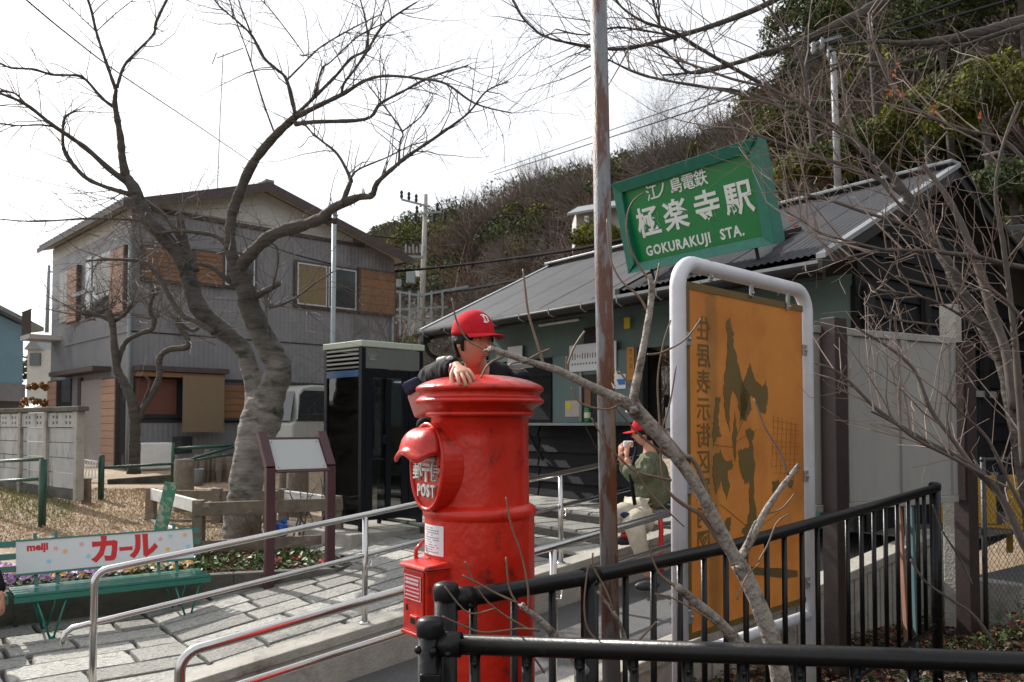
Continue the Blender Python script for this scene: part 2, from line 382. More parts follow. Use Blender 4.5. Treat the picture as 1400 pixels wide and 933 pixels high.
# ================= terrain =================
def zp(t):
    if t<-1: return -1.75
    if t<1.9: return -1.75+.148*(t+1)
    if t<2.3: return -1.32
    if t<2.85: return -1.215
    if t<3.4: return -1.11
    return -1.0
def lerp(a,b,x): return a+(b-a)*max(0,min(1,x))
def plaza(x,y):
    if y<12.5: z=lerp(-1.47,-1.2,(y-9)/3.5)
    elif y<17: z=lerp(-1.2,-.98,(y-12.5)/4.5)
    else: z=lerp(-.98,-.85,(y-17)/20)
    return z+.025*math.sin(x*1.7+y)*math.cos(y*1.3-x)
def gh(x,y):
    t,w=TWof(x,y)
    z=plaza(x,y)
    if w>-3.9 and -14<t: 
        z=lerp(z,-2.5,(w+3.9)/.8) if t<9 else lerp(-2.5,z,(t-9)/4) if w>-3.1 else z
    return z+ZC
xs=[-600,-300,-150,-80,-50,-36]+[ -28+.5*i for i in range(113)]+[36,50,80,150,300,600]
ys=[-60,-30,-12,-4]+[.5*i for i in range(0,82)]+[45,55,70,90,130,200,350,700]
b=MB(); nx=len(xs)
for y in ys:
    for x in xs: b.v.append((x,y,gh(x,y)))
for j in range(len(ys)-1):
    for i in range(nx-1):
        a=j*nx+i; b.f.append((a,a+1,a+nx+1,a+nx)); b.m.append(0)
ground=b.build('ground',M['dirt'],smooth=True,kind='structure')
# paving bed
pav=bpy.data.objects.new('paving',None); COL.objects.link(pav); pav['kind']='structure'
bed=MB(); tt=[-9,-1,1.9,1.901,2.3,2.301,2.85,2.851,3.4,3.401,9.5]
for i in range(len(tt)-1):
    for (w0,w1) in ((-4.45,-.02),):
        A=[S(tt[i],w,zp(tt[i]+.0005)-.03) for w in (w0,w1)]; B=[S(tt[i+1],w,zp(tt[i+1]-.0005)-.03) for w in (w0,w1)]
        if tt[i+1]<=1.0+1e-6 : pass
        bed.quad(A[0],A[1],B[1],B[0])
        A2=[S(tt[i],w0,-2.4),S(tt[i+1],w0,-2.4)]
        bed.quad(A2[0],A[0],B[0],A2[1])
for tb,z0,z1 in ((2.3,-1.35,-1.245),(2.85,-1.245,-1.14),(3.4,-1.14,-1.03)):
    bed.quad(S(tb-.0005,-4.45,z0),S(tb-.0005,-.02,z0),S(tb-.0005,-.02,z1),S(tb-.0005,-4.45,z1))
bed.build('joint_bed',M['joint'],pav)
# unit stones (8 variants sharing meshes)
def stone_mesh(i):
    rr=random.Random(100+i); b=MB(); j=lambda a:rr.uniform(-a,a)
    ring=[(-.5,-.5),(0,-.5),(.5,-.5),(.5,0),(.5,.5),(0,.5),(-.5,.5),(-.5,0)]
    ring=[(x*(1+j(.03)),y*(1+j(.05))) for x,y in ring]
    vs=[(x,y,-.5) for x,y in ring]+[(x*.985,y*.97,.32+j(.05)) for x,y in ring]+[(x*.962,y*.925,.5+j(.05)) for x,y in ring]+[(0,0,.52)]
    fs=[]
    for r in (0,8):
        fs+=[(r+k,r+(k+1)%8,r+8+(k+1)%8,r+8+k) for k in range(8)]
    fs+=[(16+k,16+(k+1)%8,24) for k in range(8)]
    b.add(vs,fs); me_o=b.build('paving_stone',M['stone']); me=me_o.data; bpy.data.objects.remove(me_o); return me
SM=[stone_mesh(i) for i in range(8)]
def put_stone(t0,t1,w0,w1,par,zf=zp,thick=.06,name='paving_stone'):
    g=.011; tm=(t0+t1)/2; za=zf(t0+.001); zb=zf(t1-.001)
    sl=math.atan2(zb-za,t1-t0)
    ax=(TU*math.cos(sl)+UP*math.sin(sl)); ay=-TW; az=ax.cross(ay)
    o=bpy.data.objects.new(name,SM[R.randrange(8)]); COL.objects.link(o); o.parent=par
    tilt=R.uniform(-.012,.012)
    Mx=basis(ax*(t1-t0-2*g)/math.cos(sl),ay*(w1-w0-2*g),az*thick,S(tm,(w0+w1)/2,(za+zb)/2-thick/2+R.uniform(-.003,.006)))
    o.matrix_local=Mx
rr=random.Random(5); wv=-.22
while wv>-4.4:
    wid=rr.choice([.32,.36,.40,.44]); w1=wv; w0=max(wv-wid,-4.42)
    t=-4.4+rr.uniform(-.3,.3) if w1>-2.75 else .75
    end=4.4; brk=[1.9,2.3,2.85,3.4,4.4]
    while t<end-.05:
        L_=rr.uniform(.42,.86); t2=t+L_
        for bk in brk:
            if t<bk-1e-4<t2 or abs(t2-bk)<.18 and t<bk-.1: t2=bk; break
        if abs(t2+1)<.2: t2=-1
        if t<-1<t2: t2=-1
        put_stone(t,t2,w0,w1,pav); t=t2
    wv=w0
# ================= ramp and low walls =================
def zr(t): return -1.862+.131*t if t<6.5 else -1.01
def zc(t): return -1.506+.131*t
b=MB()
for a,c in ((-8,0),(0,3),(3,6.5),(6.5,12)):
    b.quad(S(a,-.05,zr(a)),S(a,2.05,zr(a)),S(c,2.05,zr(c)),S(c,-.05,zr(c)))
b.build('ramp',M['asphalt'],kind='structure')
def rampwall(w0,w1,t0,t1,label,bot,ribs=0):
    o=thing('low_wall',S((t0+t1)/2,(w0+w1)/2,-2),label,'wall')
    b=MB()
    def beam(wa,wb,za,zb,t0=t0,t1=t1):
        vs=[S(t0,wa,za(t0)),S(t0,wb,za(t0)),S(t0,wb,zb(t0)),S(t0,wa,zb(t0)),S(t1,wa,za(t1)),S(t1,wb,za(t1)),S(t1,wb,zb(t1)),S(t1,wa,zb(t1))]
        b.add(vs,[(0,1,2,3),(7,6,5,4),(0,4,5,1),(1,5,6,2),(2,6,7,3),(3,7,4,0)])
    beam(w0,w1,lambda t:zc(t)-.07,zc)
    b.build('coping',M['concrete'],o,bevel=.008)
    b=MB(); beam(w0+.02,w1-.02,lambda t:bot,lambda t:zc(t)-.072)
    b.build('wall_body',M['concrete'],o)
    if ribs:
        t=t0+.1
        while t<t1:
            b=MB(); b.obox(S(t,w1-.02,bot),TU*.16,TW*.012,UP*(zc(t)-.08-bot)); b.build('rib',M['concrete'],o); t+=.185
    return o
rampwall(-.22,.0,-4.5,4.45,'low sloping concrete wall with a pale coping between stone paving and asphalt ramp',-2.35)
rampwall(1.92,2.12,-3.2,4.45,'ribbed concrete ramp wall behind the black railing under the white panel fence',-2.2,ribs=1)
# ================= steel handrails =================
def handrail(w,ztop,zmid,t0,t1,posts,label,hook=True):
    o=thing('handrail',S(t0,w,zc(t0)),label,'handrail','stainless handrails on both sides of the ramp')
    r=.0225; a=S(t0,w,ztop(t0))
    dv=(S(1,w,ztop(1))-S(0,w,ztop(0))).normalized()
    pts=[a-UP*.5+UP*0]
    c=.075
    pts=[S(t0,w,zc(t0)),a-UP*.30,a-UP*c]
    for k in range(1,6):
        an=k/6*math.pi/2
        pts.append(a-UP*c*(1-math.sin(an))+dv*c*(1-math.cos(an)))
    pts.append(a+dv*c); pts.append(S(t1,w,ztop(t1)))
    MB().tube(pts,r,14).build('top_rail',M['steel'],o,smooth=True)
    ml=S(t0-.12,w,zmid(t0-.12)); dm=(S(1,w,zmid(1))-S(0,w,zmid(0))).normalized()
    off=TW*.0
    pm=[ml-UP*.09-dm*.045,ml-UP*.055-dm*.05,ml-UP*.02-dm*.035,ml,ml+dm*.04,S(t1,w,zmid(t1))]
    MB().tube(pm,.0185,12).build('middle_rail',M['steel'],o,smooth=True)
    for tp in posts:
        MB().tube([S(tp,w,zc(tp)),S(tp,w,ztop(tp)-.015)],.0225,12).build('post',M['steel'],o,smooth=True)
        MB().lathe([(.001,.012),(.036,.01),(.042,0)],16,S(tp,w,zc(tp)+.001)).build('base_plate',M['steel'],o,smooth=True)
        q=S(tp,w,zmid(tp)-.03)
        MB().tube([q+TW*.02-UP*.05,q+TU*.04+TW*.02-UP*.06,q+TU*.055+TW*.01-UP*.02,q+TU*.055],.006,6).build('hook',M['steel'],o,smooth=True)
    return o
handrail(-.11,lambda t:-.69+.125*t,lambda t:-.995+.13*t,-1.87,4.4,(0,1.95,3.9),'stainless handrail on the far wall beside the stone paving, in front of the bench')
handrail(2.0,lambda t:-.706+.131*t,lambda t:-.915+.131*t,-1.93,4.2,(.1,2.05,4.0),'stainless handrail on the near wall, passing closest behind the red post box')
# ================= near ground =================
b=MB(); n=40
for j in range(n+1):
    for i in range(n+1):
        t=-12+20*i/n; w=2.1+13*j/n
        z=-1.66+.03*math.sin(t*3+w*2)+.02*math.sin(w*5-t)
        b.v.append(tuple(S(t,w,z)))
for j in range(n):
    for i in range(n):
        a=j*(n+1)+i; b.f.append((a,a+n+1,a+n+2,a+1)); b.m.append(0)
b.build('planting_bed',M['soil'],smooth=True,kind='structure')
b=MB(); b.quad(S(4.3,2.3,-1.3),S(4.3,14,-1.3),S(14,14,-1.3),S(14,2.3,-1.3)); b.quad(S(4.3,2.3,-1.7),S(4.3,14,-1.7),S(4.3,14,-1.3),S(4.3,2.3,-1.3))
b.build('road',M['asphalt'],kind='structure')
o=MB().obox(S(4.16,2.3,-1.72),TU*.14,TW*8,UP*.46).build('kerb',M['concrete'],bevel=.01); tag(o,kind='structure')
# station yard floor
b=MB(); b.quad(S(4.4,-6,-1.02),S(4.4,2.2,-1.02),S(9,2.2,-1.02),S(9,-6,-1.02)); b.build('station_forecourt',M['concdark'],kind='structure')
# leaf litter on the planting bed
b=MB(); rr=random.Random(11); 
mats=[mat('litter brown',(.075,.042,.026),(.13,.075,.045),.9,scale=30,spec=.15),mat('litter pale',(.20,.15,.10),None,.9,spec=.15),mat('ivy leaf',(.025,.045,.016),(.045,.075,.025),.8,scale=20,spec=.15),mat('litter red',(.11,.035,.02),None,.9,spec=.15)]
def leafquad(b,p,s,rr,flat=.5):
    n_=Vector((rr.gauss(0,flat),rr.gauss(0,flat),1)).normalized(); a=n_.orthogonal().normalized(); a=Matrix.Rotation(rr.uniform(0,6.3),3,n_)@a; c=n_.cross(a)
    b.add([p-a*s,p-c*s*.55,p+a*s,p+c*s*.55+n_*s*.2],[(0,1,2,3)])
for k in range(9000):
    t=rr.uniform(-.5,4.3); w=2.14+abs(rr.gauss(0,1.3)); 
    b.mi=rr.choice([0,0,0,1,2,3]); leafquad(b,S(t,w,-1.63+rr.uniform(0,.05)),rr.uniform(.015,.035),rr)
b.build('leaf_litter',mats,kind='stuff')
# ivy hedge at the far right corner
b=MB()
for k in range(9000):
    t=rr.uniform(2.6,4.4); w=rr.uniform(2.6,6.2)
    h=.42*math.sin((t-2.6)/1.8*math.pi)**.6*(.6+.4*math.sin(w*2.3+1))
    if w<3.1: h*=max(.15,(w-2.5))
    b.mi=rr.choice([2,2,2,0,1,3]); leafquad(b,S(t,w,-1.64+h*rr.uniform(.2,1)**.5),rr.uniform(.012,.03),rr,1.2)
o=b.build('ivy_ground_cover',mats,kind='stuff')
# ================= black fences =================
PB=[(612,821,2.45),(700,807,2.64),(805,789,2.9),(870,775,3.1),(1000,747,3.56),(1100,719,4.02),(1190,694,4.55),(1278,668,5.29)]
PBv=[P(*p) for p in PB]
def onB(px):
    for i in range(len(PB)-1):
        if PB[i][0]<=px<=PB[i+1][0]+.01:
            a=PB[i];c=PB[i+1]
            # perspective-correct interpolation
            k=(px-a[0])/(c[0]-a[0]); iz=lerp(1/a[2],1/c[2],k); Y=1/iz
            return P(px,lerp(a[1],c[1],k),Y)
def fpost(parent,p,r,top,bottom,cap=True):
    MB().tube([Vector((p.x,p.y,bottom)),Vector((p.x,p.y,top))],r,16).build('post',M['black'],parent,smooth=True)
    if cap: MB().lathe([(r*1.08,-.03),(r*1.12,-.025),(r*1.14,0),(r*1.02,.014),(r*.6,.02),(0.0005,.022)],18,(p.x,p.y,top)).build('post_cap',M['blackplastic'],parent,smooth=True)
fB=thing('black_railing',PBv[0],'black tubular railing running away to the right in front of the orange map board','railing')
MB().tube(PBv,.0275,14).build('top_rail',M['black'],fB,smooth=True)
lo=[p-UP*.86 for p in PBv]; MB().tube(lo,.018,10).build('bottom_rail',M['black'],fB,smooth=True)
for px in (647,703,755,855,893,929,962,992,1019,1048,1072,1096,1117,1158,1177,1194,1210,1226,1241,1254,1263):
    p=onB(px); MB().tube([p-UP*.86,p],.0125,10).build('baluster',M['black'],fB,smooth=True)
fpost(fB,PBv[0]+Vector((-.005,0,0)),.034,PBv[0].z+.033,ZC-1.7)
p=onB(806); fpost(fB,p,.031,p.z+.005,ZC-1.7,False)
MB().lathe([(.0001,.036),(.022,.034),(.032,.024),(.034,0)],16,(p.x,p.y,p.z)).build('post_cap',M['blackplastic'],fB,smooth=True)
p=PBv[-1]; fpost(fB,p,.033,p.z+.02,ZC-1.7)
def collar(parent,a,b,r,L=.05):
    d=(b-a).normalized(); MB().tube([a,a+d*L],r,16).build('bracket',M['blackplastic'],parent,smooth=True)
    for s in (-1,1):
        q=a+d*L*.5-UP*(r*.55)+d.cross(UP)*r*.85*s
        MB().sphere(q,.0085,8,6).build('bolt',M['blackplastic'],parent,smooth=True)
collar(fB,PBv[0]+(PBv[1]-PBv[0]).normalized()*.03,PBv[1],.034,.06)
p=onB(806); q=onB(830); d=(q-p).normalized(); collar(fB,p-d*.035,q,.032,.07)
for px in (672,):
    p=onB(px)
def knuckle(parent,p,r):
    MB().sphere(p,r,12,8).build('pivot_bolt',M['blackplastic'],parent,smooth=True)
p=PBv[0]+(PBv[1]-PBv[0]).normalized()*.075
knuckle(fB,p+Vector((-.0,-.02,-.022)),.0135)
fA=thing('black_railing',P(588,880,2.3),'black tubular railing nearest to the camera, crossing the bottom right of the photo','railing')
A0=P(588,880,2.3); A1=P(1400,906,2.12); dA=(A1-A0).normalized(); A2=A0+dA*3.4
MB().tube([A0,A2],.0275,16).build('top_rail',M['black'],fA,smooth=True)
MB().tube([A0-UP*.85,A2-UP*.85],.018,10).build('bottom_rail',M['black'],fA,smooth=True)
fpost(fA,A0,.034,A0.z+.052,ZC-1.7)
for k in range(22):
    p=A0+dA*(.125+.142*k); MB().tube([p-UP*.85,p-UP*.02],.015,10).build('baluster',M['black'],fA,smooth=True)
    MB().sphere(p-UP*.047+Vector((0,-.016,0)),.008,8,6).build('bolt',M['blackplastic'],fA,smooth=True)
collar(fA,A0+dA*.028,A2,.0345,.058)
knuckle(fA,A0+Vector((.012,-.034,-.012)),.0115); knuckle(fA,A0+Vector((.052,-.03,-.02)),.0115); knuckle(fA,A0+Vector((-.03,-.02,-.012)),.0115)
MB().box(A0+Vector((.005,-.034,-.115)),(.058,.012,.085)).build('plate',M['blackplastic'],fA,bevel=.004)
# ================= rusty pole =================
pb=P(838,960,4.3); pb.z=ZC-1.75; pt=P(815,-160,4.3)
rp=thing('steel_pole',pb,'tall leaning grey steel pole with brown rust, in front of the station','pole')
MB().tube([pb,(pb+pt)/2,pt],[.0475,.046,.044],20).build('pole_shaft',M['rust'],rp,smooth=True)
# ================= map board =================
L0=P(928,600,3.67); L0.z=ZC; R0=P(1104,600,4.54); R0.z=ZC
du=(R0-L0); W_=du.length; du.normalize(); nb=Vector((du.y,-du.x,0)).normalized()   # nb towards camera
mb_=thing('map_board',L0+du*W_/2-UP*1.7,'orange map board seen from behind in a chipped white pipe frame','sign board')
zt=.725; c=.12; rp_=.0365
pts=[L0-UP*1.75, L0+UP*(zt-c)]
for k in range(1,7):
    an=k/7*math.pi/2; pts.append(L0+UP*(zt-c+c*math.sin(an))+du*c*(1-math.cos(an)))
pts+= [L0+UP*zt+du*c, L0+UP*zt+du*(W_-c)]
for k in range(1,7):
    an=k/7*math.pi/2; pts.append(L0+UP*(zt-c+c*math.cos(an))+du*(W_-c+c*math.sin(an)))
pts+=[R0+UP*(zt-c),R0-UP*1.75]
MB().tube(pts,rp_,20).build('pipe_frame',M['whitepipe'],mb_,smooth=True)
MB().tube([L0+du*.03-UP*1.03,R0-du*.03-UP*1.03],.028,14).build('lower_pipe',M['whitepipe'],mb_,smooth=True)
bo=L0+du*.055-UP*.955; bw=W_-.115; bh=1.59
MB().obox(bo-nb*.006,du*bw,nb*.012,UP*bh).build('board',M['orange'],mb_)
b=MB()
for (o_,a_,h_) in ((bo,du*bw,UP*.028),(bo+UP*(bh-.028),du*bw,UP*.034)): b.obox(o_+nb*.007,a_,nb*.004,h_)
b.obox(bo+nb*.007+UP*.03,du*.022,nb*.004,UP*(bh-.06)); 
b.build('board_edge',M['blotch'],mb_)
def onboard(px,py,off=.0075):
    o=cam_o; d=P(px,py,1.0)-o; n_=nb; k=((bo+nb*off)-o).dot(n_)/d.dot(n_); return o+d*k
cam_o=Vector((0,0,ZC))
blobs=[[(993,440),(998,434),(1003,455),(1002,470),(1010,500),(1015,525),(1025,540),(1028,560),(1020,575),(1012,570),(1008,545),(1001,530),(997,560),(998,590),(993,575),(989,540),(990,520),(995,480)],
[(1012,530),(1020,515),(1025,497),(1032,520),(1043,530),(1047,520),(1050,545),(1046,565),(1038,563),(1033,545),(1026,540),(1022,548),(1017,575),(1011,577)],
[(975,625),(985,615),(991,630),(1001,630),(1002,640),(994,645),(998,665),(993,683),(986,655),(979,675),(974,650)],
[(978,545),(985,543),(981,570),(983,590),(987,596),(979,598),(975,610),(974,590),(976,570)],
[(1019,590),(1026,585),(1031,595),(1028,605),(1032,640),(1030,680),(1036,715),(1037,745),(1020,740),(1014,725),(1022,715),(1025,690),(1024,660),(1018,662),(1012,640),(1009,615),(1018,614),(1025,610)],
[(1055,660),(1065,657),(1067,668),(1062,680),(1052,700),(1047,690),(1057,675)],
[(1078,655),(1084,657),(1083,668),(1078,666)],
[(1022,773),(1090,780),(1090,790),(1022,787)],
[(993,710),(999,706),(998,725),(992,735),(986,722)],
[(1004,565),(1008,590),(1005,630),(1001,600)]]
rr_b=random.Random(12)
for bl in blobs:
    jj=[]
    for i_ in range(len(bl)):
        p0=bl[i_];p1=bl[(i_+1)%len(bl)]
        for s_ in range(5): jj.append((lerp(p0[0],p1[0],s_/5)+rr_b.uniform(-1,1)*(.3+.9*(s_>0)),lerp(p0[1],p1[1],s_/5)+rr_b.uniform(-1.4,1.4)))
    pp=[onboard(*q) for q in jj]
    b=MB(); b.prism(pp,nb*.0015); b.build('printed_shape',M['blotch'],mb_)
b=MB()
rr=random.Random(3)
def mline(a,c,wd=.0022): b.bar(onboard(*a,.0085),onboard(*c,.0085),wd,.001,up=nb)
for k in range(9): mline((1056+rr.uniform(-2,2),575+k*9),(1092,581+k*8+rr.uniform(-3,3)),.0018)
for k in range(6): mline((1058+k*6,568+k*2),(1055+k*6,640+k*4),.0018)
for a,c in (((1000,610),(1013,600)),((1013,600),(1035,588)),((975,608),(1003,612)),((985,690),(1040,735)),((1040,720),(1066,700)),((1006,600),(1022,560)),((978,690),(990,740))): mline(a,c,.003)
b.build('printed_lines',M['line'],mb_)
# mirrored lettering column
chars='住居表示街区案内図'; 
for i,ch in enumerate(chars):
    y=452+i*36.5
    ctr=onboard(962,y,.0085)
    text('letter',ch,.118,basis(-du,UP,nb,ctr),M['blotch'],mb_,ext=.0006,bold=.0012)
for px,py in ((970,376),(1026,398),(1076,417)):
    p=onboard(px,py,.012); MB().obox(p-du*.014-UP*.03,du*.028,nb*.012,UP*.095).build('clip',M['zinc'],mb_,bevel=.003)
    MB().sphere(p+nb*.014-UP*.012,.009,8,6).build('bolt',M['zinc'],mb_,smooth=True)
for s_,zz in ((0,(.38,-.28,-.85)),(1,(.40,-.28,-.85))):
    for z in zz:
        p=(L0 if s_==0 else R0)+UP*z+du*(.055 if s_==0 else -.055)+nb*.012
        MB().obox(p-du*.02-UP*.03,du*.04,nb*.01,UP*.06).build('clip',M['zinc'],mb_,bevel=.003)
        MB().sphere(p+nb*.013,.009,8,6).build('bolt',M['zinc'],mb_,smooth=True)
# ================= white panel fence on brown posts =================
Wa=P(1135,580,5.5); Wa.z=ZC; dW=Vector((math.sin(rad(60)),math.cos(rad(60)),0)); nW=Vector((dW.y,-dW.x,0))
wf=thing('panel_fence',Wa-UP*1.6,'stained white steel panel fence between two dark brown posts','fence')
z0,z1=-.53,.60
edges=[-.14,.23,.80,1.40]
for i in range(3):
    a,c=edges[i],edges[i+1]
    MB().obox(Wa-nW*.05+dW*(a+.012)+UP*z0,dW*(c-a-.024),nW*.02,UP*(z1-z0)).build('panel',M['panelwhite'],wf,bevel=.003)
    MB().obox(Wa-nW*.045+dW*(c-.03)+UP*(z0+.002),dW*.05,nW*.035,UP*(z1-z0-.004)).build('panel_rib',M['panelwhite'],wf,bevel=.004)
MB().obox(Wa-nW*.06+dW*edges[0]+UP*(z1+.001),dW*1.57,nW*.05,UP*.05).build('top_rail',M['panelwhite'],wf,bevel=.004)
MB().obox(Wa-nW*.06+dW*edges[0]+UP*(z0-.051),dW*1.57,nW*.05,UP*.05).build('bottom_rail',M['panelwhite'],wf,bevel=.004)
MB().obox(Wa-nW*.02-dW*.065-UP*1.68,dW*.12,nW*.12,UP*(1.68+.70)).build('post',M['brownmetal'],wf,bevel=.006)
MB().obox(Wa-nW*.06+dW*1.44-UP*1.68,dW*.12,nW*.12,UP*(1.68+.62)).build('post',M['brownmetal'],wf,bevel=.006)
# concrete post, chain link fence
cp=P(1303,640,6.6); cp.z=ZC-1.65
o=tag(MB().box((0,0,1.3),(.13,.11,2.6),Matrix.Rotation(rad(-50),3,'Z')).build('concrete_post',M['concrete'],None,bevel=.01),'square white concrete post with one sunlit face beside the brown post','post'); o.location=cp
cl=thing('chain_link_fence',P(1285,800,6.4),'dark chain link fence at the right edge beside the leafy bank','fence')
b=MB(); c0=Wa+dW*1.62+nW*0.05; Lc=2.6; zb,ztp=-1.6,-.62+.35; cs=.058
nn=int(Lc/cs); mm=int((ztp-zb)/cs)
for i in range(-mm,nn+1):
    for sg in (1,-1):
        pts=[]
        for k in range(mm+1):
            s_=(i+k)*cs if sg>0 else (nn-(i+k))*cs
            if 0<=s_<=Lc: pts.append(c0+dW*s_+UP*(zb+k*cs)+nW*(.004 if (k+i)%2 else -.004))
        if len(pts)>1: b.tube(pts,.0018,3,caps=False)
b.build('wire_mesh',M['mesh'],cl,kind='stuff')
MB().tube([c0+UP*ztp,c0+dW*Lc+UP*ztp],.016,8).build('top_rail',M['mesh'],cl,smooth=True)
for s_ in (.02,1.5): MB().tube([c0+dW*s_-UP*1.66,c0+dW*s_+UP*(ztp+.02)],.02,8).build('post',M['mesh'],cl,smooth=True)
# yellow barrier behind the chain link
yb=thing('road_barrier',S(7.5,3.4,-1.3),'yellow and white folding road barrier behind the chain link fence','barrier')
q0=P(1286,720,8.6); q1=P(1420,722,8.0); dq=(q1-q0); Lq=dq.length; dq.normalize(); nq=Vector((dq.y,-dq.x,0)); q0.z=ZC
for i,(a,c) in enumerate(((0,.08),(.30,.52),(.62,.84),(1.1,1.25))):
    MB().obox(q0+dq*a-UP*1.02,dq*(c-a),nq*.04,UP*.48).build('yellow_panel',M['yellowpaint'],yb,bevel=.004)
MB().obox(q0+dq*.30-UP*1.10-nq*.01,dq*(Lq-.3),nq*.06,UP*.07).build('lower_bar',M['yellowpaint'],yb)
MB().obox(q0+dq*.85-UP*1.02,dq*.24,nq*.03,UP*.5).build('white_panel',M['white'],yb)
MB().obox(q0+dq*.525-UP*.8,dq*.09,nq*.03,UP*.26).build('dark_panel',M['mesh'],yb)
for a in (.03,.6,1.2): MB().obox(q0+dq*a-nq*.03-UP*1.3,dq*.05,nq*.05,UP*.4).build('leg',M['yellowpaint'],yb)
# leaning boards behind the railing
for (x0,x1,nm,mt,lab) in ((1229,1240,'plank','pinkpole','narrow faded pink board standing behind the black railing'),(1246,1252,'plank','tealpole','narrow pale teal board standing beside the faded pink one')):
    a=P(x0,688,6.0); c=P(x1,850,6.0); c.z=ZC-1.62; k=.06 if nm and mt=='pinkpole' else .045
    o=MB().bar(c,a,.018,k).build(nm,M[mt],None,bevel=.003); tag(o,lab,'board')
# ================= green station sign =================
def SU(t,w,z): return S(t,w,z)
sw0,sw1=-.86,1.03; sH=.98; tilt=rad(17); st0=3.72; sz0=1.70
sx=TW; sy=(UP*math.cos(tilt)-TU*math.sin(tilt)); sn_=sx.cross(sy); sn_= sn_ if sn_.dot(TU)<0 else -sn_
so_=S(st0,sw0,sz0)
gs=thing('station_sign',S(st0,.08,sz0),'green station name sign with white lettering tilted forward on the roof edge','sign')
Ws=sw1-sw0
def SG(x,y,z=0): return so_+sx*x+sy*y+sn_*z
# frame: four mitred members, sloping inwards
fo=.0; fi=.115; dep=.16
def member(a,b_,c,d):
    v=[SG(*a,dep),SG(*b_,dep),SG(*c,dep*.72),SG(*d,dep*.72),SG(*a,0),SG(*b_,0),SG(*c,0),SG(*d,0)]
    MB().add(v,[(0,1,2,3),(7,6,5,4),(0,4,5,1),(1,5,6,2),(2,6,7,3),(3,7,4,0)]).build('frame',M['greenframe'],gs,bevel=.004)
member((0,sH),(Ws,sH),(Ws-fi,sH-fi),(fi,sH-fi)); member((0,0),(Ws,0),(Ws-fi,fi*.8),(fi,fi*.8))
member((0,0),(fi,fi*.8),(fi,sH-fi),(0,sH)); member((Ws,0),(Ws-fi,fi*.8),(Ws-fi,sH-fi),(Ws,sH))
MB().obox(SG(fi*.9,fi*.7,.02),sx*(Ws-1.8*fi),sy*(sH-1.7*fi),sn_*.05).build('face',M['greenpanel'],gs)
MB().obox(SG(.01,.01,-.03),sx*(Ws-.02),sy*(sH-.02),sn_*.028).build('back_panel',M['greenframe'],gs)
# lettering (x to the reader's right is -w seen from the front? the reader stands on the -t side)
rx=sx if (P(700,400,1)-cam_o).cross(sx).z<0 else -sx
def stext(s,cx,cy,size,bold,squash=1,space=1): 
    return text('lettering',s,size,basis(rx,sy,rx.cross(sy),SG(cx,cy,.0745)),M['signwhite'],gs,ext=.003,bold=bold,squash=squash,space=space)
for ch,x in zip('江ノ島電鉄',(.50,.63,.83,.99,1.15)): stext(ch,x,.765,.17,.0015)
for ch,x in zip('極楽寺駅',(.37,.75,1.16,1.54)): stext(ch,x,.47,.33,.0065)
stext('GOKURAKUJI',.69,.185,.145,.004,.92,1.12); stext('STA.',1.39,.185,.145,.004,.92,1.12)
for x in (.14,1.5):
    MB().bar(SG(x,.05,-.01),S(3.0+1.55,sw0+x,1.42+1.05*.49+.06),.05,.07).build('brace',M['gutter'],gs)
    MB().bar(SG(x+.1,.02,.04),SG(x+.1,-.12,.04),.02,.03).build('bracket',M['gutter'],gs)
# ================= station building =================
st=thing('station_building',S(4.5,-1.5,-1.0),'wooden station building with dark metal gable roof and ticket windows','building')
EV=1.42; EO=1.02; RID=(2.66,5.98); eT=3.5
wl,wr=-5.15,1.56; slope=(RID[0]-EV)/(RID[1]-eT)
def roofz(t): return EV+slope*(t-eT) if t<RID[1] else RID[0]-slope*(t-RID[1])
def corrug(w0,w1,t0,t1,lift,name,pitch=.076,amp=.009):
    b=MB(); n=int((w1-w0)/pitch*4); 
    for i in range(n+1):
        w=w0+(w1-w0)*i/n; d=amp*math.sin(w/pitch*2*math.pi)
        for t in (t0,t1): b.v.append(tuple(S(t,w,roofz(t)+lift+d)))
    for i in range(n): b.f.append((2*i,2*i+1,2*i+3,2*i+2)); b.m.append(0)
    return b.build(name,M['roof'],st,smooth=True)
split=-.98
NS=9
for i in range(NS):
    a=wl+(split-wl)*i/NS; c=wl+(split-wl)*(i+1)/NS
    corrug(a,c+.03,eT,RID[1],.0+.004*(i%2),'roof_sheet',amp=.0035)
    corrug(a,c+.03,RID[1],8.6,.0+.004*(i%2),'roof_sheet',amp=.0035)
for i in range(4):
    a=split+.05+(wr-split-.05)*i/4; c=split+.05+(wr-split-.05)*(i+1)/4
    corrug(a,c+.03,eT,RID[1],.05+.004*(i%2),'roof_sheet')
    corrug(a,c+.03,RID[1],8.6,.05+.004*(i%2),'roof_sheet')
MB().obox(S(eT,split-.02,roofz(eT)-.0),S(RID[1],0,roofz(RID[1]))-S(eT,0,roofz(eT)),TW*.07,UP*.075).build('roof_step',M['gutter'],st)
# soffit boards
MB().add([S(eT+.02,wl,EV-.03),S(eT+.02,wr,EV-.03),S(RID[1],wr,RID[0]-.05),S(RID[1],wl,RID[0]-.05),S(8.6,wr,roofz(8.6)-.04),S(8.6,wl,roofz(8.6)-.04)],[(0,1,2,3),(3,2,4,5)]).build('soffit',M['gutter'],st)
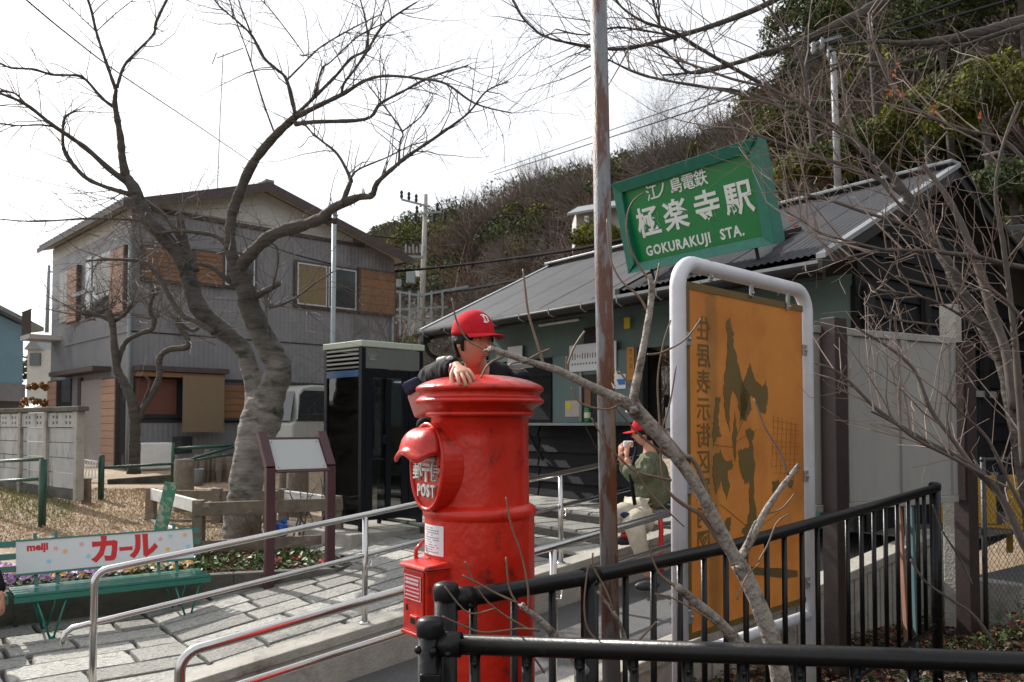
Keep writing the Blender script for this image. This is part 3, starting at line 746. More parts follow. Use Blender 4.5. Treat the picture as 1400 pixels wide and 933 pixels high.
# verge flashings
for w,l in ((wl,.0),(wr,.045)):
    for t0_,t1_ in ((eT-.03,RID[1]),(RID[1],8.6)):
        a=S(t0_,w,roofz(t0_)+l); c=S(t1_,w,roofz(t1_)+l)
        MB().obox(a-TW*.045-UP*.02,c-a,TW*.09,UP*.045).build('verge_flashing',M['flash'] if t0_<4 else M['gutter'],st)
        MB().obox(a-TW*.03-UP*.14,c-a,TW*.045,UP*.118).build('verge_board',M['gutter'],st)
MB().obox(S(RID[1]-.1,wl,RID[0]+.015),TU*.2,TW*(split-wl),UP*.04).build('ridge_cap',M['flash'],st,bevel=.01)
MB().obox(S(RID[1]-.1,split,RID[0]+.065),TU*.2,TW*(wr-split),UP*.04).build('ridge_cap',M['flash'],st,bevel=.01)
# eave edge and gutter
MB().obox(S(eT-.01,wl,EV-.025),TU*.02,TW*(wr-wl),UP*.03).build('eave_flashing',M['flash'],st)
gb=MB(); prof=[(math.cos(a),math.sin(a)) for a in [math.pi+math.pi*k/8 for k in range(9)]]
for i,(cx,cz) in enumerate(prof):
    for w in (wl-.05,wr+.02): gb.v.append(tuple(S(eT-.06+.065*cx,w,EV-.05+.07*cz)))
for i in range(8): gb.f.append((2*i,2*i+1,2*i+3,2*i+2)); gb.m.append(0)
g=gb.build('gutter',M['gutter'],st,smooth=True); sm=g.modifiers.new('solid','SOLIDIFY'); sm.thickness=.006
for k in range(12):
    w=wl+.25+k*.58; p=S(eT-.06,w,EV-.05)
    MB().tube([p-TU*.075+UP*.02,p-TU*.07-UP*.05,p-UP*.085,p+TU*.07-UP*.05,p+TU*.1+UP*.03],.008,5).build('gutter_strap',M['zinc'],st)
MB().obox(S(eT+.03,wl+.02,EV-.16),TU*.04,TW*(wr-wl-.04),UP*.115).build('fascia',M['gutter'],st)
# down pipe at left end
p=S(eT-.06,wl+.18,EV-.12)
MB().tube([p,p-UP*.14,p-UP*.26+TU*.08,p-UP*.42+TU*.45,p-UP*.52+TU*.85,p-UP*.62+TU*.93,p-UP*2.35+TU*.93],.035,10).build('down_pipe',M['gutter'],st,smooth=True)
MB().box(S(eT-.06,wl+.18,EV-.16),(.12,.12,.12),Matrix.Rotation(rad(37),3,'Z')).build('gutter_box',M['gutter'],st,bevel=.01)
# front wall, plane t=4.45 ; helper from pixel
tF=4.45
def onF(px,py,off=0):
    d=P(px,py,1.0)-cam_o; n_=TU; k=(S(tF-off,0,0)-cam_o).dot(n_)/d.dot(n_); p=cam_o+d*k
    t,w=TWof(p.x,p.y); return w,p.z-ZC
fl=-1.02
def fbox(name,w0,w1,z0,z1,m,th=.03,off=0,bevel=0,par=None):
    return MB().obox(S(tF-off,w0,z0),TU*-th,TW*(w1-w0),UP*(z1-z0)).build(name,m,par or st,bevel=bevel)
def frect(x0,y0,x1,y1):
    a=onF(x0,(y0+y1)/2); c=onF(x1,(y0+y1)/2); xm=(x0+x1)/2
    return a[0],c[0],onF(xm,y1)[1],onF(xm,y0)[1]
WL,WR=wl+.35,wr-.3
# backing wall
w_c=onF(797,560)[0]
fbox('upper_wall_panel',WL,WR,.93,1.45,M['mint'],.05,-.06)
shelf=-.0
# boards of lower dark siding: from WL to door
wdoor=onF(884,560)[0]
MB().obox(S(tF+.06,WL,fl),TU*.04,TW*(wdoor-WL),UP*2.0).build('backing_wall',M['darkwood'],st)
for seg in ((WL,onF(735,600)[0]),(onF(737,600)[0],wdoor)):
    z=fl+.02; 
    top=-.03 if seg[0]>WL+.1 else .9
    while z<top-.05:
        zt_=min(z+.205,top)
        v=MB().add([S(tF+.055,seg[0],z),S(tF-.012,seg[0],z),S(tF+.035,seg[0],zt_),S(tF+.055,seg[0],zt_),S(tF+.055,seg[1],z),S(tF-.012,seg[1],z),S(tF+.035,seg[1],zt_),S(tF+.055,seg[1],zt_)],[(0,1,2,3),(7,6,5,4),(0,4,5,1),(1,5,6,2),(2,6,7,3),(3,7,4,0)])
        v.build('siding_board',M['darkwood'],st); z+=.205
# counter shelf
sh=frect(733,574,838,579)
MB().obox(S(tF,sh[0],-.02),TU*-.42,TW*(sh[1]-sh[0]+.3),UP*.035).build('counter_shelf',M['flash'],st,bevel=.004)
for w in (sh[0]+.18,sh[1]-.1):
    MB().bar(S(tF-.36,w,-.03),S(tF-.02,w,-.5),.025,.04).build('shelf_brace',M['gutter'],st)
# teal notice window left
a=frect(664,446,734,590); fbox('notice_window',a[0],a[1],.02,.90,M['mintdark'],.03,.02)
fbox('window_head',a[0]-.02,a[1]+.02,.80,.86,M['flash'],.04,.05)
a=frect(698,474,718,512); fbox('notice_sheet',a[0],a[1],a[2]+.02,a[3],M['paper'],.004,.053)
a=frect(694,490,714,500)
# dark door strip at 720-758 with boards
a=frect(724,446,759,575); fbox('dark_door',a[0],a[1],.02,.92,M['darkwood'],.04,.02)
for k in range(4): fbox('door_board',a[0]+.01,a[1]-.01,.06+k*.2,.06+k*.2+.18,M['darkwood'],.012,.062)
# pale counter window bay
a=frect(759,446,885,575); fbox('pale_wall_panel',a[0],a[1],.02,.93,M['mint'],.03,.02)
d=frect(803,448,824,485); fbox('dark_opening',d[0],d[1],d[2],d[3],M['gutter'],.012,.052)
d=frect(801,512,838,572); fbox('ticket_window',d[0],d[1],.03,d[3],M['gutter'],.012,.052); 
fbox('ticket_window_frame',d[0]-.05,d[0],.03,d[3]+.04,M['flash'],.03,.052,bevel=.003)
fbox('ticket_window_strip',d[0]+.05,d[0]+.17,.04,.5,M['slat'],.006,.066)  # plain brown upright strip set in the ticket window
# notices
d=frect(784,470,848,507); sg=fbox('timetable_sheet',d[0],d[1],d[2],d[3],M['paper'],.01,.066)
tt_=MB(); rr=random.Random(2)
for i in range(16):
    x=d[0]+.06+i*(d[1]-d[0]-.1)/16; h=rr.uniform(.03,.09)
    tt_.obox(S(tF-.0765,x,d[2]+.2-h/2),TU*-.001,TW*.014,UP*h)
for i in range(14):
    x=d[0]+.05+i*(d[1]-d[0]-.1)/14
    tt_.mi=1; tt_.obox(S(tF-.0765,x,d[2]+.085),TU*-.001,TW*.026,UP*.026); tt_.mi=0
tt_.build('printed_columns',[M['gutter'],M['greenframe']],st,kind='stuff')
d=frect(777,548,796,570); fbox('poster',d[0],d[1],d[2],d[3],M['pinkprint'],.004,.056); fbox('poster_patch',d[0]+.02,d[0]+.12,d[3]-.12,d[3]-.02,M['yellowsign'],.003,.061)
d=frect(846,512,860,532); fbox('poster',d[0],d[1],d[2],d[3],M['paper'],.004,.056); fbox('poster_patch',d[0]+.01,d[1]-.01,d[2]+.05,d[2]+.12,M['blueprint'],.003,.061)
d=frect(858,435,866,450); fbox('yellow_plate',d[0],d[1],d[2],d[3],M['yellowsign'],.01,.056)
d=frect(862,475,872,520); fbox('orange_plate',d[0],d[1],d[2],d[3],M['orangesign'],.01,.056)
for ch,k in (('き',0),('っ',1),('ぷ',2)): text('letter',ch,.075,basis(TW,UP,TW.cross(UP),S(tF-.0665,(d[0]+d[1])/2,d[3]-.06-k*.09)),M['gutter'],st,ext=.0005)
# fluorescent lamp on bracket
d=frect(747,440,801,449); z_=d[3]-.02
b=MB().obox(S(tF-.06,d[0],z_+.03),TU*-.09,TW*(d[1]-d[0]),UP*.05); b.build('lamp_housing',M['gutter'],st,bevel=.005)
MB().tube([S(tF-.13,d[0],z_+.0),S(tF-.13,d[1],z_+.0)],.02,10).build('lamp_tube',M['white'],st,smooth=True)
# entrance bay 885-1000: dark interior with boards
dd=frect(886,432,1010,690); de=dd[0]
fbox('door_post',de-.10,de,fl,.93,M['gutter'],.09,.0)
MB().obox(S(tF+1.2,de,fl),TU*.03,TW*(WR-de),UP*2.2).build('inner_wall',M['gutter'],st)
MB().obox(S(tF+.03,de,.98),TU*1.15,TW*(WR-de),UP*.03).build('porch_ceiling',M['mint'],st)
x0=onF(893,500)[0]
fbox('notice_board',x0,x0+1.4,-.05,.35,M['blackplastic'],.02,-.2)
fbox('notice_sheet',x0+.03,x0+.26,-.05,.20,M['noticeface'],.004,-.178)
fbox('notice_sheet',x0-.02,x0+.42,-.42,-.09,M['noticeface'],.004,-.178)
b=MB(); b.bar(S(tF+.17,x0+.02,-.18),S(tF+.17,x0+.16,-.27),.004,.03,up=TU); b.bar(S(tF+.17,x0+.16,-.27),S(tF+.17,x0+.4,-.24),.004,.03,up=TU); b.build('route_line',M['mintdark'],st)
MB().obox(S(tF+.4,x0+.1,.70),TU*.05,TW*.85,UP*.018).build('lit_tube',M['lamp'],st)
fbox('green_post',WR-.42,WR-.30,fl,.93,M['greenframe'],.09,.02,bevel=.004)
fbox('blue_edge_strip',WR-1.1,WR-.42,.26,.29,M['blueprint'],.02,.02)
# right gable wall of dark boards
g0=tF-.02; z=fl
MB().obox(S(g0,WR,fl),TU*3.9,TW*.05,UP*2.35).build('gable_backing',M['darkwood'],st)
while z<2.3:
    ta=g0-.02; 
    if z>1.25: ta=max(g0,eT+(z+.2-EV)/slope*1.0+.12)
    tb=8.3 if z<1.3 else 2*RID[1]-ta
    if tb-ta>.2:
        MB().add([S(ta,WR+.05,z),S(ta,WR+.085,z),S(ta,WR+.06,z+.2),S(ta,WR+.05,z+.2),S(tb,WR+.05,z),S(tb,WR+.085,z),S(tb,WR+.06,z+.2),S(tb,WR+.05,z+.2)],[(0,1,2,3),(7,6,5,4),(0,4,5,1),(1,5,6,2),(2,6,7,3),(3,7,4,0)]).build('siding_board',M['darkwood'],st)
    z+=.205
for t in (4.5,5.6,6.9): MB().obox(S(t,WR+.09,fl),TU*.12,TW*.05,UP*2.35).build('wall_post',M['gutter'],st)
# windows in gable wall pale frame and porch canopy
MB().obox(S(5.0,WR+.09,.30),TU*2.2,TW*.05,UP*.07).build('window_frame',M['panelwhite'],st)
MB().obox(S(5.05,WR+.085,-.55),TU*2.1,TW*.02,UP*.84).build('window',M['glassdark'],st)
MB().obox(S(5.0,WR+.09,-.6),TU*2.2,TW*.05,UP*.05).build('window_frame',M['panelwhite'],st)
# left gable end
MB().obox(S(g0,WL-.03,fl),TU*3.9,TW*.05,UP*2.35).build('gable_backing',M['darkwood'],st)
MB().add([S(g0,WR+.04,1.3),S(2*RID[1]-g0,WR+.04,1.3),S(RID[1],WR+.04,2.5),S(g0,WR,1.3),S(2*RID[1]-g0,WR,1.3),S(RID[1],WR,2.5)],[(0,1,2),(5,4,3)]).build('gable_triangle',M['darkwood'],st)
# vent pipe, bottle on shelf
MB().lathe([(.03,0),(.045,.02),(.045,.04),(.001,.05)],12,S(RID[1],.2,RID[0]+.1)).build('ridge_vent',M['flash'],st,smooth=True)
bt=MB().lathe([(.0001,0),(.04,0),(.042,.02),(.042,.17),(.036,.19),(.02,.2),(.02,.22),(.0001,.22)],16).build('bottle',M['bottle'],None,smooth=True); wb=onF(818,560)[0]; bt.location=S(tF-.3,wb+.12,.017)
tag(bt,'green bottle with a cream label standing on the station counter shelf','bottle')
MB().lathe([(.0425,.06),(.0425,.13)],16).build('paper_label',mat('cream label',(.6,.6,.4)),bt,smooth=True,world=False)
# second roof piece behind right (neighbouring shed)
sh_=thing('shed',S(8.5,3.4,-1.2),'dark shed with a grey sheet roof behind the right gable of the station','shed')
MB().obox(S(8.2,1.9,-1.3),TU*3,TW*5,UP*2.9).build('wall',M['darkwood'],sh_)
MB().add([S(7.6,1.3,2.35),S(7.6,7.2,1.6),S(11.5,7.2,2.3),S(11.5,1.3,3.05),S(7.6,1.3,2.29),S(7.6,7.2,1.54),S(11.5,7.2,2.24),S(11.5,1.3,2.99)],[(0,1,2,3),(7,6,5,4),(0,4,5,1),(1,5,6,2),(2,6,7,3),(3,7,4,0)]).build('roof',M['roof'],sh_)
# ================= grey house =================
HC=P(176,600,18.0); HC.z=ZC-.97
g_=Vector((.727,.687,0)).normalized(); l_=Vector((-g_.y,g_.x,0)); ng=-l_; nl=-g_
ho=thing('house',HC,'two storey grey corrugated house with wooden shutter boxes behind the big bare tree','house')
HW=6.95; HL=6.1; ZE=4.40; 
def onG(px,py,off=0):
    d=P(px,py,1.0)-cam_o; o=HC+ng*off; k=(o-cam_o).dot(l_)/d.dot(l_); p=cam_o+d*k-HC; return p.dot(g_),p.z+HC.z-ZC
def onL(px,py):
    d=P(px,py,1.0)-cam_o; k=(HC-cam_o).dot(g_)/d.dot(g_); p=cam_o+d*k-HC; return p.dot(l_),p.z+HC.z-ZC
def HG(s,z,off=0): return Vector((HC.x,HC.y,ZC+z))+g_*s+ng*off
def HLf(s,z,off=0): return Vector((HC.x,HC.y,ZC+z))+l_*s+nl*off
zb_=-1.1
RIZ=5.92; 
# body
MB().obox(HG(0,zb_),g_*HW,l_*HL,UP*(ZE-zb_)).build('wall',M['siding'],ho)
# gable: asymmetric, ridge left of the middle
zt1=onG(300,300)[1]
RS,RIZ,OG=3.0,5.74,.45; LE=(-.31,4.70); RE=(7.2,4.50)
def rz(s): return LE[1]+(RIZ-LE[1])*(s-LE[0])/(RS-LE[0]) if s<RS else RE[1]+(RIZ-RE[1])*(RE[0]-s)/(RE[0]-RS)
MB().prism([HG(0,zb_+3.5,.004),HG(HW,zb_+3.5,.004),HG(HW,rz(HW)-.05,.004),HG(HW,rz(HW)-.05,.004)+g_*-.01,HG(RS,RIZ-.05,.004),HG(0,rz(0)-.05,.004)],ng*-.2).build('gable_wall',M['siding'],ho)
MB().prism([HG(.02,zt1,.03),HG(5.6,zt1-.02,.03),HG(5.6,rz(5.6)-.06,.03),HG(RS,RIZ-.06,.03),HG(.02,rz(.02)-.06,.03)],ng*-.05).build('gable_plaster',M['plaster'],ho)
MB().obox(HG(-.02,zt1-.1,.0),g_*(HW-.9),ng*.05,UP*.09).build('trim_board',M['eaves'],ho)
MB().prism([HG(0,ZE,-.02),HG(HW,ZE,-.02),HG(HW,rz(HW)-.06,-.02),HG(RS,RIZ-.06,-.02),HG(0,rz(0)-.06,-.02)],l_*HL).build('attic',M['plaster'],ho)
def roofslab(e,ze,sgn):
    a=HG(e,ze,OG); b_=HG(RS,RIZ,OG); L2=l_*(HL+OG+.2)
    dv=(b_-a); MB().obox(a,dv,L2,UP*.07).build('roof',M['tile'],ho)
    MB().obox(a-UP*.16,dv,ng*.03,UP*.22).build('bargeboard',M['eaves'],ho)
    MB().add([a+UP*-.025,b_+UP*-.025,b_+L2-UP*.025,a+L2-UP*.025],[(3,2,1,0)]).build('soffit',M['soffit'],ho)
    MB().obox(a-UP*.07,L2,g_*(-.03 if sgn<0 else .03),UP*.12).build('eave_board',M['eaves'],ho)
    if sgn<0:
        nrow=26
        for k in range(nrow):
            q=a+L2*(k/nrow); MB().obox(q+UP*.072-g_*.02,L2/nrow*.55,dv*.12,UP*.04).build('roof_tile',M['tile'],ho)
roofslab(LE[0],LE[1],-1); roofslab(RE[0],RE[1],1)
MB().obox(HG(RS-.12,RIZ+.03,OG+.02),g_*.24,l_*(HL+OG+.2),UP*.10).build('ridge_tiles',M['tile'],ho,bevel=.03)
LAST=[None]
def gbox(name,px0,py0,px1,py1,m,th=.05,off=0.0,par=ho,bevel=0):
    a=onG(px0,(py0+py1)/2); c=onG(px1,(py0+py1)/2); xm=(px0+px1)/2
    z1=onG(xm,py0)[1]; z0=onG(xm,py1)[1]
    LAST[0]=MB().obox(HG(a[0],z0,off),g_*(c[0]-a[0]),ng*th,UP*(z1-z0)).build(name,m,par,bevel=bevel); return a[0],c[0],z0,z1
def shutterG(px0,py0,px1,py1,n,m,off=.0):
    a=gbox('shutter_box',px0,py0,px1,py1,M['eaves'],.12,off)
    s0,s1,z0,z1=a; h=(z1-z0-.1)/n; bx_=LAST[0]
    for k in range(n):
        MB().obox(HG(s0+.06,z0+.05+k*h+.006,off+.12),g_*(s1-s0-.12),ng*.015,UP*(h-.012)).build('board',m,bx_)
def window(px0,py0,px1,py1,left,right):
    s0,s1,z0,z1=gbox('window_frame',px0,py0,px1,py1,M['eaves'],.08)
    mdl=(s0+s1)/2; f=.06; wf_=LAST[0]
    for (a,c,m) in ((s0+f,mdl-.02,left),(mdl+.02,s1-f,right)):
        p=MB().obox(HG(a,z0+f,.081),g_*(c-a),ng*.01,UP*(z1-z0-2*f)).build('pane',m,wf_)
        b=MB()
        for q0,q1,w_,h_ in ((a,z0+f,c-a,.035),(a,z1-f-.035,c-a,.035),(a,z0+f+.036,.03,z1-z0-2*f-.073),(c-.03,z0+f+.036,.03,z1-z0-2*f-.073)):
            b.obox(HG(q0,q1,.092),g_*w_,ng*.015,UP*h_)
        b.build('sash',M['alu'],wf_)
window(401,362,487,424,M['curtain'],M['glassdark'])
shutterG(487,370,538,431,5,M['slat'])
window(302,346,349,396,M['glassdark'],M['glassdark'])
shutterG(262,344,304,392,7,M['slat'])
shutterG(192,340,262,388,7,M['slat'])
# ground floor on gable side
gbox('awning',182,503,305,510,M['eaves'],.35)
gbox('awning_board',184,511,300,517,M['slat'],.3)
gbox('dark_recess',182,517,345,578,M['glassdark'],.02)
gbox('red_brown_board',184,518,240,567,mat('red brown shutter panel',(.13,.04,.025),(.10,.035,.022),.6,scale=5),.06)
shutterG(297,524,345,575,5,M['slat'])
gbox('dark_recess',345,520,385,576,M['eaves'],.03)
gbox('drain_band',182,567,345,572,M['gutter'],.07)
b_l=tag(MB().obox(HG(onG(241,540)[0],onG(270,591)[1],.36),g_*(onG(297,540)[0]-onG(241,540)[0]),ng*.025,UP*(onG(270,516)[1]-onG(270,591)[1])).build('reed_blind',M['bamboo'],None),'brown reed blind hanging before the ground floor window of the grey house','blind')
b_l['category']='blind'
gbox('dark_recess',236,597,262,620,M['glassdark'],.02)
gbox('trim_line',350,466,520,468,M['gutter'],.03) if False else None
for k in (1,2):
    z=onG(400,470)[1] if k==1 else onG(400,540)[1]
    MB().obox(HG(0,z,0),g_*HW,ng*.012,UP*.03).build('cladding_joint',M['gutter'],ho)
# corner downpipe
MB().tube([HG(-.06,ZE-.2,.1),HG(-.06,zb_,.1)],.045,10).build('drain_pipe',M['gutterpipe'],ho,smooth=True)
MB().tube([HG(HW-.1,4.0,.08),HG(HW-.1,zb_,.08)],.035,8).build('drain_pipe',M['gutterpipe'],ho,smooth=True)
# dark bar window low right
s0,s1,z0,z1=gbox('lower_window',397,524,446,575,M['glassdark'],.04)
for k in range(9): MB().obox(HG(s0+(s1-s0)*k/9,z0,.05),g_*.03,ng*.02,UP*(z1-z0)).build('window_bar',M['eaves'],ho)
# ---- left face
def lbox(name,px0,py0,px1,py1,m,th=.05,off=0.0):
    a=onL(px0,(py0+py1)/2)[0]; c=onL(px1,(py0+py1)/2)[0]; xm=(px0+px1)/2
    z1=onL(xm,py0)[1]; z0=onL(xm,py1)[1]
    MB().obox(HLf(c,z0,off),l_*(a-c),nl*th,UP*(z1-z0)).build(name,m,ho); return c,a,z0,z1
def lshut(px0,py0,px1,py1,n,m,off=.0):
    s0,s1,z0,z1=lbox('shutter_box',px0,py0,px1,py1,M['eaves'],.1,off); h=(z1-z0-.06)/n
    for k in range(n): MB().obox(HLf(s0+.04,z0+.03+k*h+.005,off+.1),l_*(s1-s0-.08),nl*.014,UP*(h-.01)).build('board',m,ho)
lshut(156,340,176,430,8,M['slatpale'])
lbox('window',119,350,156,430,M['glassdark'],.04); lbox('window_sash',122,352,128,428,M['alu'],.02,.04)
lbox('curtain_panel',133,352,154,400,M['panelwhite'],.02,.045)
lshut(97,366,111,442,8,M['slatpale']); lbox('curtain_panel',84,372,97,440,M['panelwhite'],.04)
lbox('balcony_rail',122,400,152,405,M['flash'],.05,.35)
zz=onL(100,470)[1]
s0,z0=onL(78,476); s1,_=onL(176,453)
MB().obox(HLf(0,onL(175,454)[1],.0),l_*4.8,nl*.03,UP*.04).build('trim_line',M['flash'],ho)
lshut(70,521,83,590,8,M['slatpale']); lbox('dark_door',83,519,98,600,M['glassdark'],.04)
lbox('awning',90,506,152,512,M['eaves'],.4)
lbox('frosted_door',113,520,143,640,mat('pale door blind',(.30,.27,.25),(.24,.22,.2),.7,scale=20),.05)
lbox('door_frame',109,517,113,640,M['eaves'],.07)
lshut(144,517,164,642,12,M['slatpale']); lbox('dark_gap',164,530,172,640,M['glassdark'],.03)
# small projecting balcony at left end
s0,z0=onL(66,470)
MB().obox(HLf(5.15,z0,.0),l_*.9,nl*.75,UP*.12).build('balcony_floor',M['plaster'],ho)
for k in range(8):
    MB().tube([HLf(5.2+k*.11,z0+.12,.72),HLf(5.2+k*.11,z0+.75,.72)],.018,6).build('balcony_bar',M['eaves'],ho)
MB().tube([HLf(5.15,z0+.75,.72),HLf(6.05,z0+.75,.72)],.022,6).build('balcony_rail',M['eaves'],ho)
# TV antenna mast beside and air conditioner, ladder-like rack
ac=P(172,640,17.2); ac.z=ZC-1.0
a_=thing('air_conditioner',P(205,636,17.0)*1,'white air conditioner unit against the ground floor wall behind the pollarded tree','air conditioner')
a_.location=Vector((P(205,636,17.6).x,17.6,ZC-.95)); 
MB().box(a_.location+UP*.28,(.8,.3,.55),Matrix.Rotation(rad(43),3,'Z')).build('casing',M['white'],a_,bevel=.02)
MB().lathe([(.0,.001),(.2,.001),(.2,.0)],20).build('fan_grille',M['alu'],a_,world=False) if False else None
# ================= blue house at left edge, block wall =================
bh_=thing('house',P(5,560,24)*1,'pale blue clad house cut off by the left edge of the photo','house'); bh_.location=Vector((P(5,560,24).x,24,ZC-1.0))
c=P(30,560,24); c.z=ZC-1.1; dl=Vector((-.55,-.83,0)).normalized(); dr=Vector((-.83,.55,0)).normalized()
zt_=P(27,447,24).z
MB().obox(c+UP*1.8,dl*5,dr*5,UP*(zt_-c.z-1.8)).build('upper_wall',M['bluewall'],bh_)
MB().obox(c,dl*5,dr*5,UP*1.8).build('lower_wall',M['eaves'],bh_)
MB().obox(c+UP*1.75-dl*.05-dr*.03,dl*5.2,dr*-.04,UP*.5).build('grey_band',M['siding'],bh_)
apex=c+dl*2.5+UP*(zt_-c.z+1.0)
MB().prism([c+UP*(zt_-c.z),c+dl*5+UP*(zt_-c.z),apex],dr*5).build('gable_wall',M['bluewall'],bh_)
q=c-dl*.4-dr*.35+UP*(zt_-c.z-.12); MB().obox(q,(apex-dr*.35+UP*.1)-q,dr*5.7,UP*.12).build('roof',M['tile'],bh_)
q2=c+dl*5.4-dr*.35+UP*(zt_-c.z-.12); MB().obox(q2,(apex-dr*.35+UP*.1)-q2,dr*5.7,UP*.12).build('roof',M['tile'],bh_)
MB().obox(c+dl*.0+dr*-.012+UP*.2,dl*2,dr*-.02,UP*1.2).build('dark_opening',M['glassdark'],bh_)
# block wall
B1=P(106,680,12.4); B1.z=ZC-1.14; db=Vector((-.757,.653,0)); nbw=Vector((-db.y,db.x,0)); nbw= nbw if nbw.y<0 else -nbw
bwl=thing('block_wall',B1,'weathered concrete panel wall with flower shaped cut-outs along its top at the left edge','wall')
H_=1.36
def wx(px): 
    d=P(px,620,1)-cam_o; k=(B1-cam_o).dot(nbw)/d.dot(nbw); return (cam_o+d*k-B1).dot(db)
posts=[0,wx(65),wx(29.5),wx(-2),wx(-30)]
for i,s in enumerate(posts):
    MB().obox(B1+db*(s-.05)+nbw*.05,db*.1,nbw*-.12,UP*(H_-.03)).build('post',M['concrete'] if i else M['concrete'],bwl,bevel=.008)
MB().obox(B1-db*.14+nbw*.07+UP*(H_-.028),db*(posts[-1]+.2),nbw*-.16,UP*.075).build('coping',M['concdark'],bwl,bevel=.01)
rows=5; ph=(H_-.2)/rows
for i in range(len(posts)-1):
    a,c_=posts[i]+.052,posts[i+1]-.052
    for r in range(rows):
        z0=.16+r*ph
        if r<rows-1:
            MB().obox(B1+db*a+UP*(z0+.004)+nbw*.0,db*(c_-a),nbw*-.045,UP*(ph-.012)).build('panel',M['blockwall'],bwl,bevel=.004)
        else:
            # openwork panel: grid with diamond petals left open
            NX,NZ=30,10; b=MB(); W2=c_-a
            def hole(i_,k_):
                for cx in (.27,.73):
                    for ox,oz in ((-1,1),(1,1),(-1,-1),(1,-1)):
                        x=(i_+.5)/NX-cx-ox*.065; z=(k_+.5)/NZ-.5-oz*.2
                        if abs(x)/.05+abs(z)/.16<1: return True
                return False
            g2={}
            for i_ in range(NX+1):
                for k_ in range(NZ+1):
                    g2[i_,k_]=len(b.v); b.v.append(tuple(B1+db*(a+W2*i_/NX)+UP*(z0+.004+(ph-.01)*k_/NZ)))
            for i_ in range(NX):
                for k_ in range(NZ):
                    if not hole(i_,k_): b.f.append((g2[i_,k_],g2[i_+1,k_],g2[i_+1,k_+1],g2[i_,k_+1])); b.m.append(0)
            o=b.build('openwork_panel',M['blockwall'],bwl); so2=o.modifiers.new('solid','SOLIDIFY'); so2.thickness=.045; so2.offset=0
MB().obox(B1+nbw*.01,db*(posts[-1]),nbw*-.05,UP*.155).build('base_course',M['concdark'],bwl)
# teal rail behind the wall (tiny)
# green pipe fence stubs
gf=thing('pipe_fence',P(60,684,11.0),'low dark green pipe fence in the dry grass in front of the block wall','fence')
def gz(x,y): return gh(x,y)
def gpost(par,px,ytop,ybot,Y,wpx,name='post'):
    p=P(px,ybot,Y); t_=P(px,ytop,Y); MB().tube([Vector((p.x,p.y,gz(p.x,p.y)-.05)),Vector((p.x,p.y,t_.z))],wpx/2*Y/F,10).build(name,M['greenpipe'],par,smooth=True); return p,t_
gpost(gf,58,628,684,10.8,10)
for y0,y1 in ((632,628),(659,655)):
    a=P(-40,y0+1,12.2); c_=P(58,y1,10.8); MB().tube([a,c_],.022,8).build('rail',M['greenpipe'],gf,smooth=True)
gf2=thing('pipe_fence',P(137,676,13.0),'dark green post and long thin rail fence below the pollarded tree','fence')
gpost(gf2,138,622,675,13.0,8)
a=P(138,640,13.0)
MB().tube([P(138,640,13.0),P(240,634,14.2),P(330,608,14.6)],.025,6).build('rail',M['greenpipe'],gf2,smooth=True)
gpost(gf2,236,606,650,14.2,5)
MB().tube([P(236,614,14.2),P(322,609,14.6)],.03,6).build('rail',M['greenpipe'],gf2,smooth=True)
MB().tube([P(236,634,14.2),P(322,621,14.6)],.02,6).build('rail',M['greenpipe'],gf2,smooth=True)
tag(MB().box((0,0,.2),(.11,.11,.4),tap=.95).build('stake',M['wood'],None,bevel=.01),'short grey stake at the foot of the block wall end','stake').location=Vector((P(118,678,12.7).x,12.7,gh(P(118,678,12.7).x,12.7)-.02))
# rack with slats beside the door
rk=thing('drying_rack',P(122,655,15.5),'white slatted rack leaning by the door at the end of the block wall','rack')
for k in range(5): MB().bar(P(116+k*3.6,632,15.5),P(112+k*4.5,654,15.4),.02,.02).build('slat',M['white'],rk)
MB().bar(P(113,629,15.5),P(133,632,15.4),.03,.03).build('rail',M['white'],rk); MB().bar(P(113,653,15.4),P(126,655,15.3),.03,.03).build('rail',M['white'],rk)
# timber edging in the dirt
o=MB().bar(P(148,660,15)-UP*.02,P(330,646,15.6)-UP*.02,.15,.16).build('timber_edging',M['concdark'],None); tag(o,'long dark timber edging lying across the dry earth behind the fenced tree','edging')
# log palisade row behind
rr=random.Random(9)
px=240
while px<318:
    Y=15.3+rr.uniform(-.15,.15); h=rr.uniform(.42,.62); p=P(px,640,Y); g0_=gh(p.x,Y)
    o=MB().lathe([(.05,0),(.055,h-.02),(.04,h),(.0001,h)],8).build('log_stake',M['wood'],None,smooth=True); o.location=(p.x,Y,g0_)
    tag(o,'thin upright log in the dark row of stakes before the grey house wall','stake','log stakes in a row'); px+=rr.uniform(6,9)
# junk bucket things near tree
o=tag(MB().lathe([(.0001,0),(.09,0),(.11,.28),(.115,.3),(.10,.3),(.09,.03),(.0001,.02)],16).build('bucket',M['gutterpipe'],None,smooth=True),'pale bucket among the stakes below the grey house','bucket'); q=P(270,640,14.9); o.location=(q.x,14.9,gh(q.x,14.9))
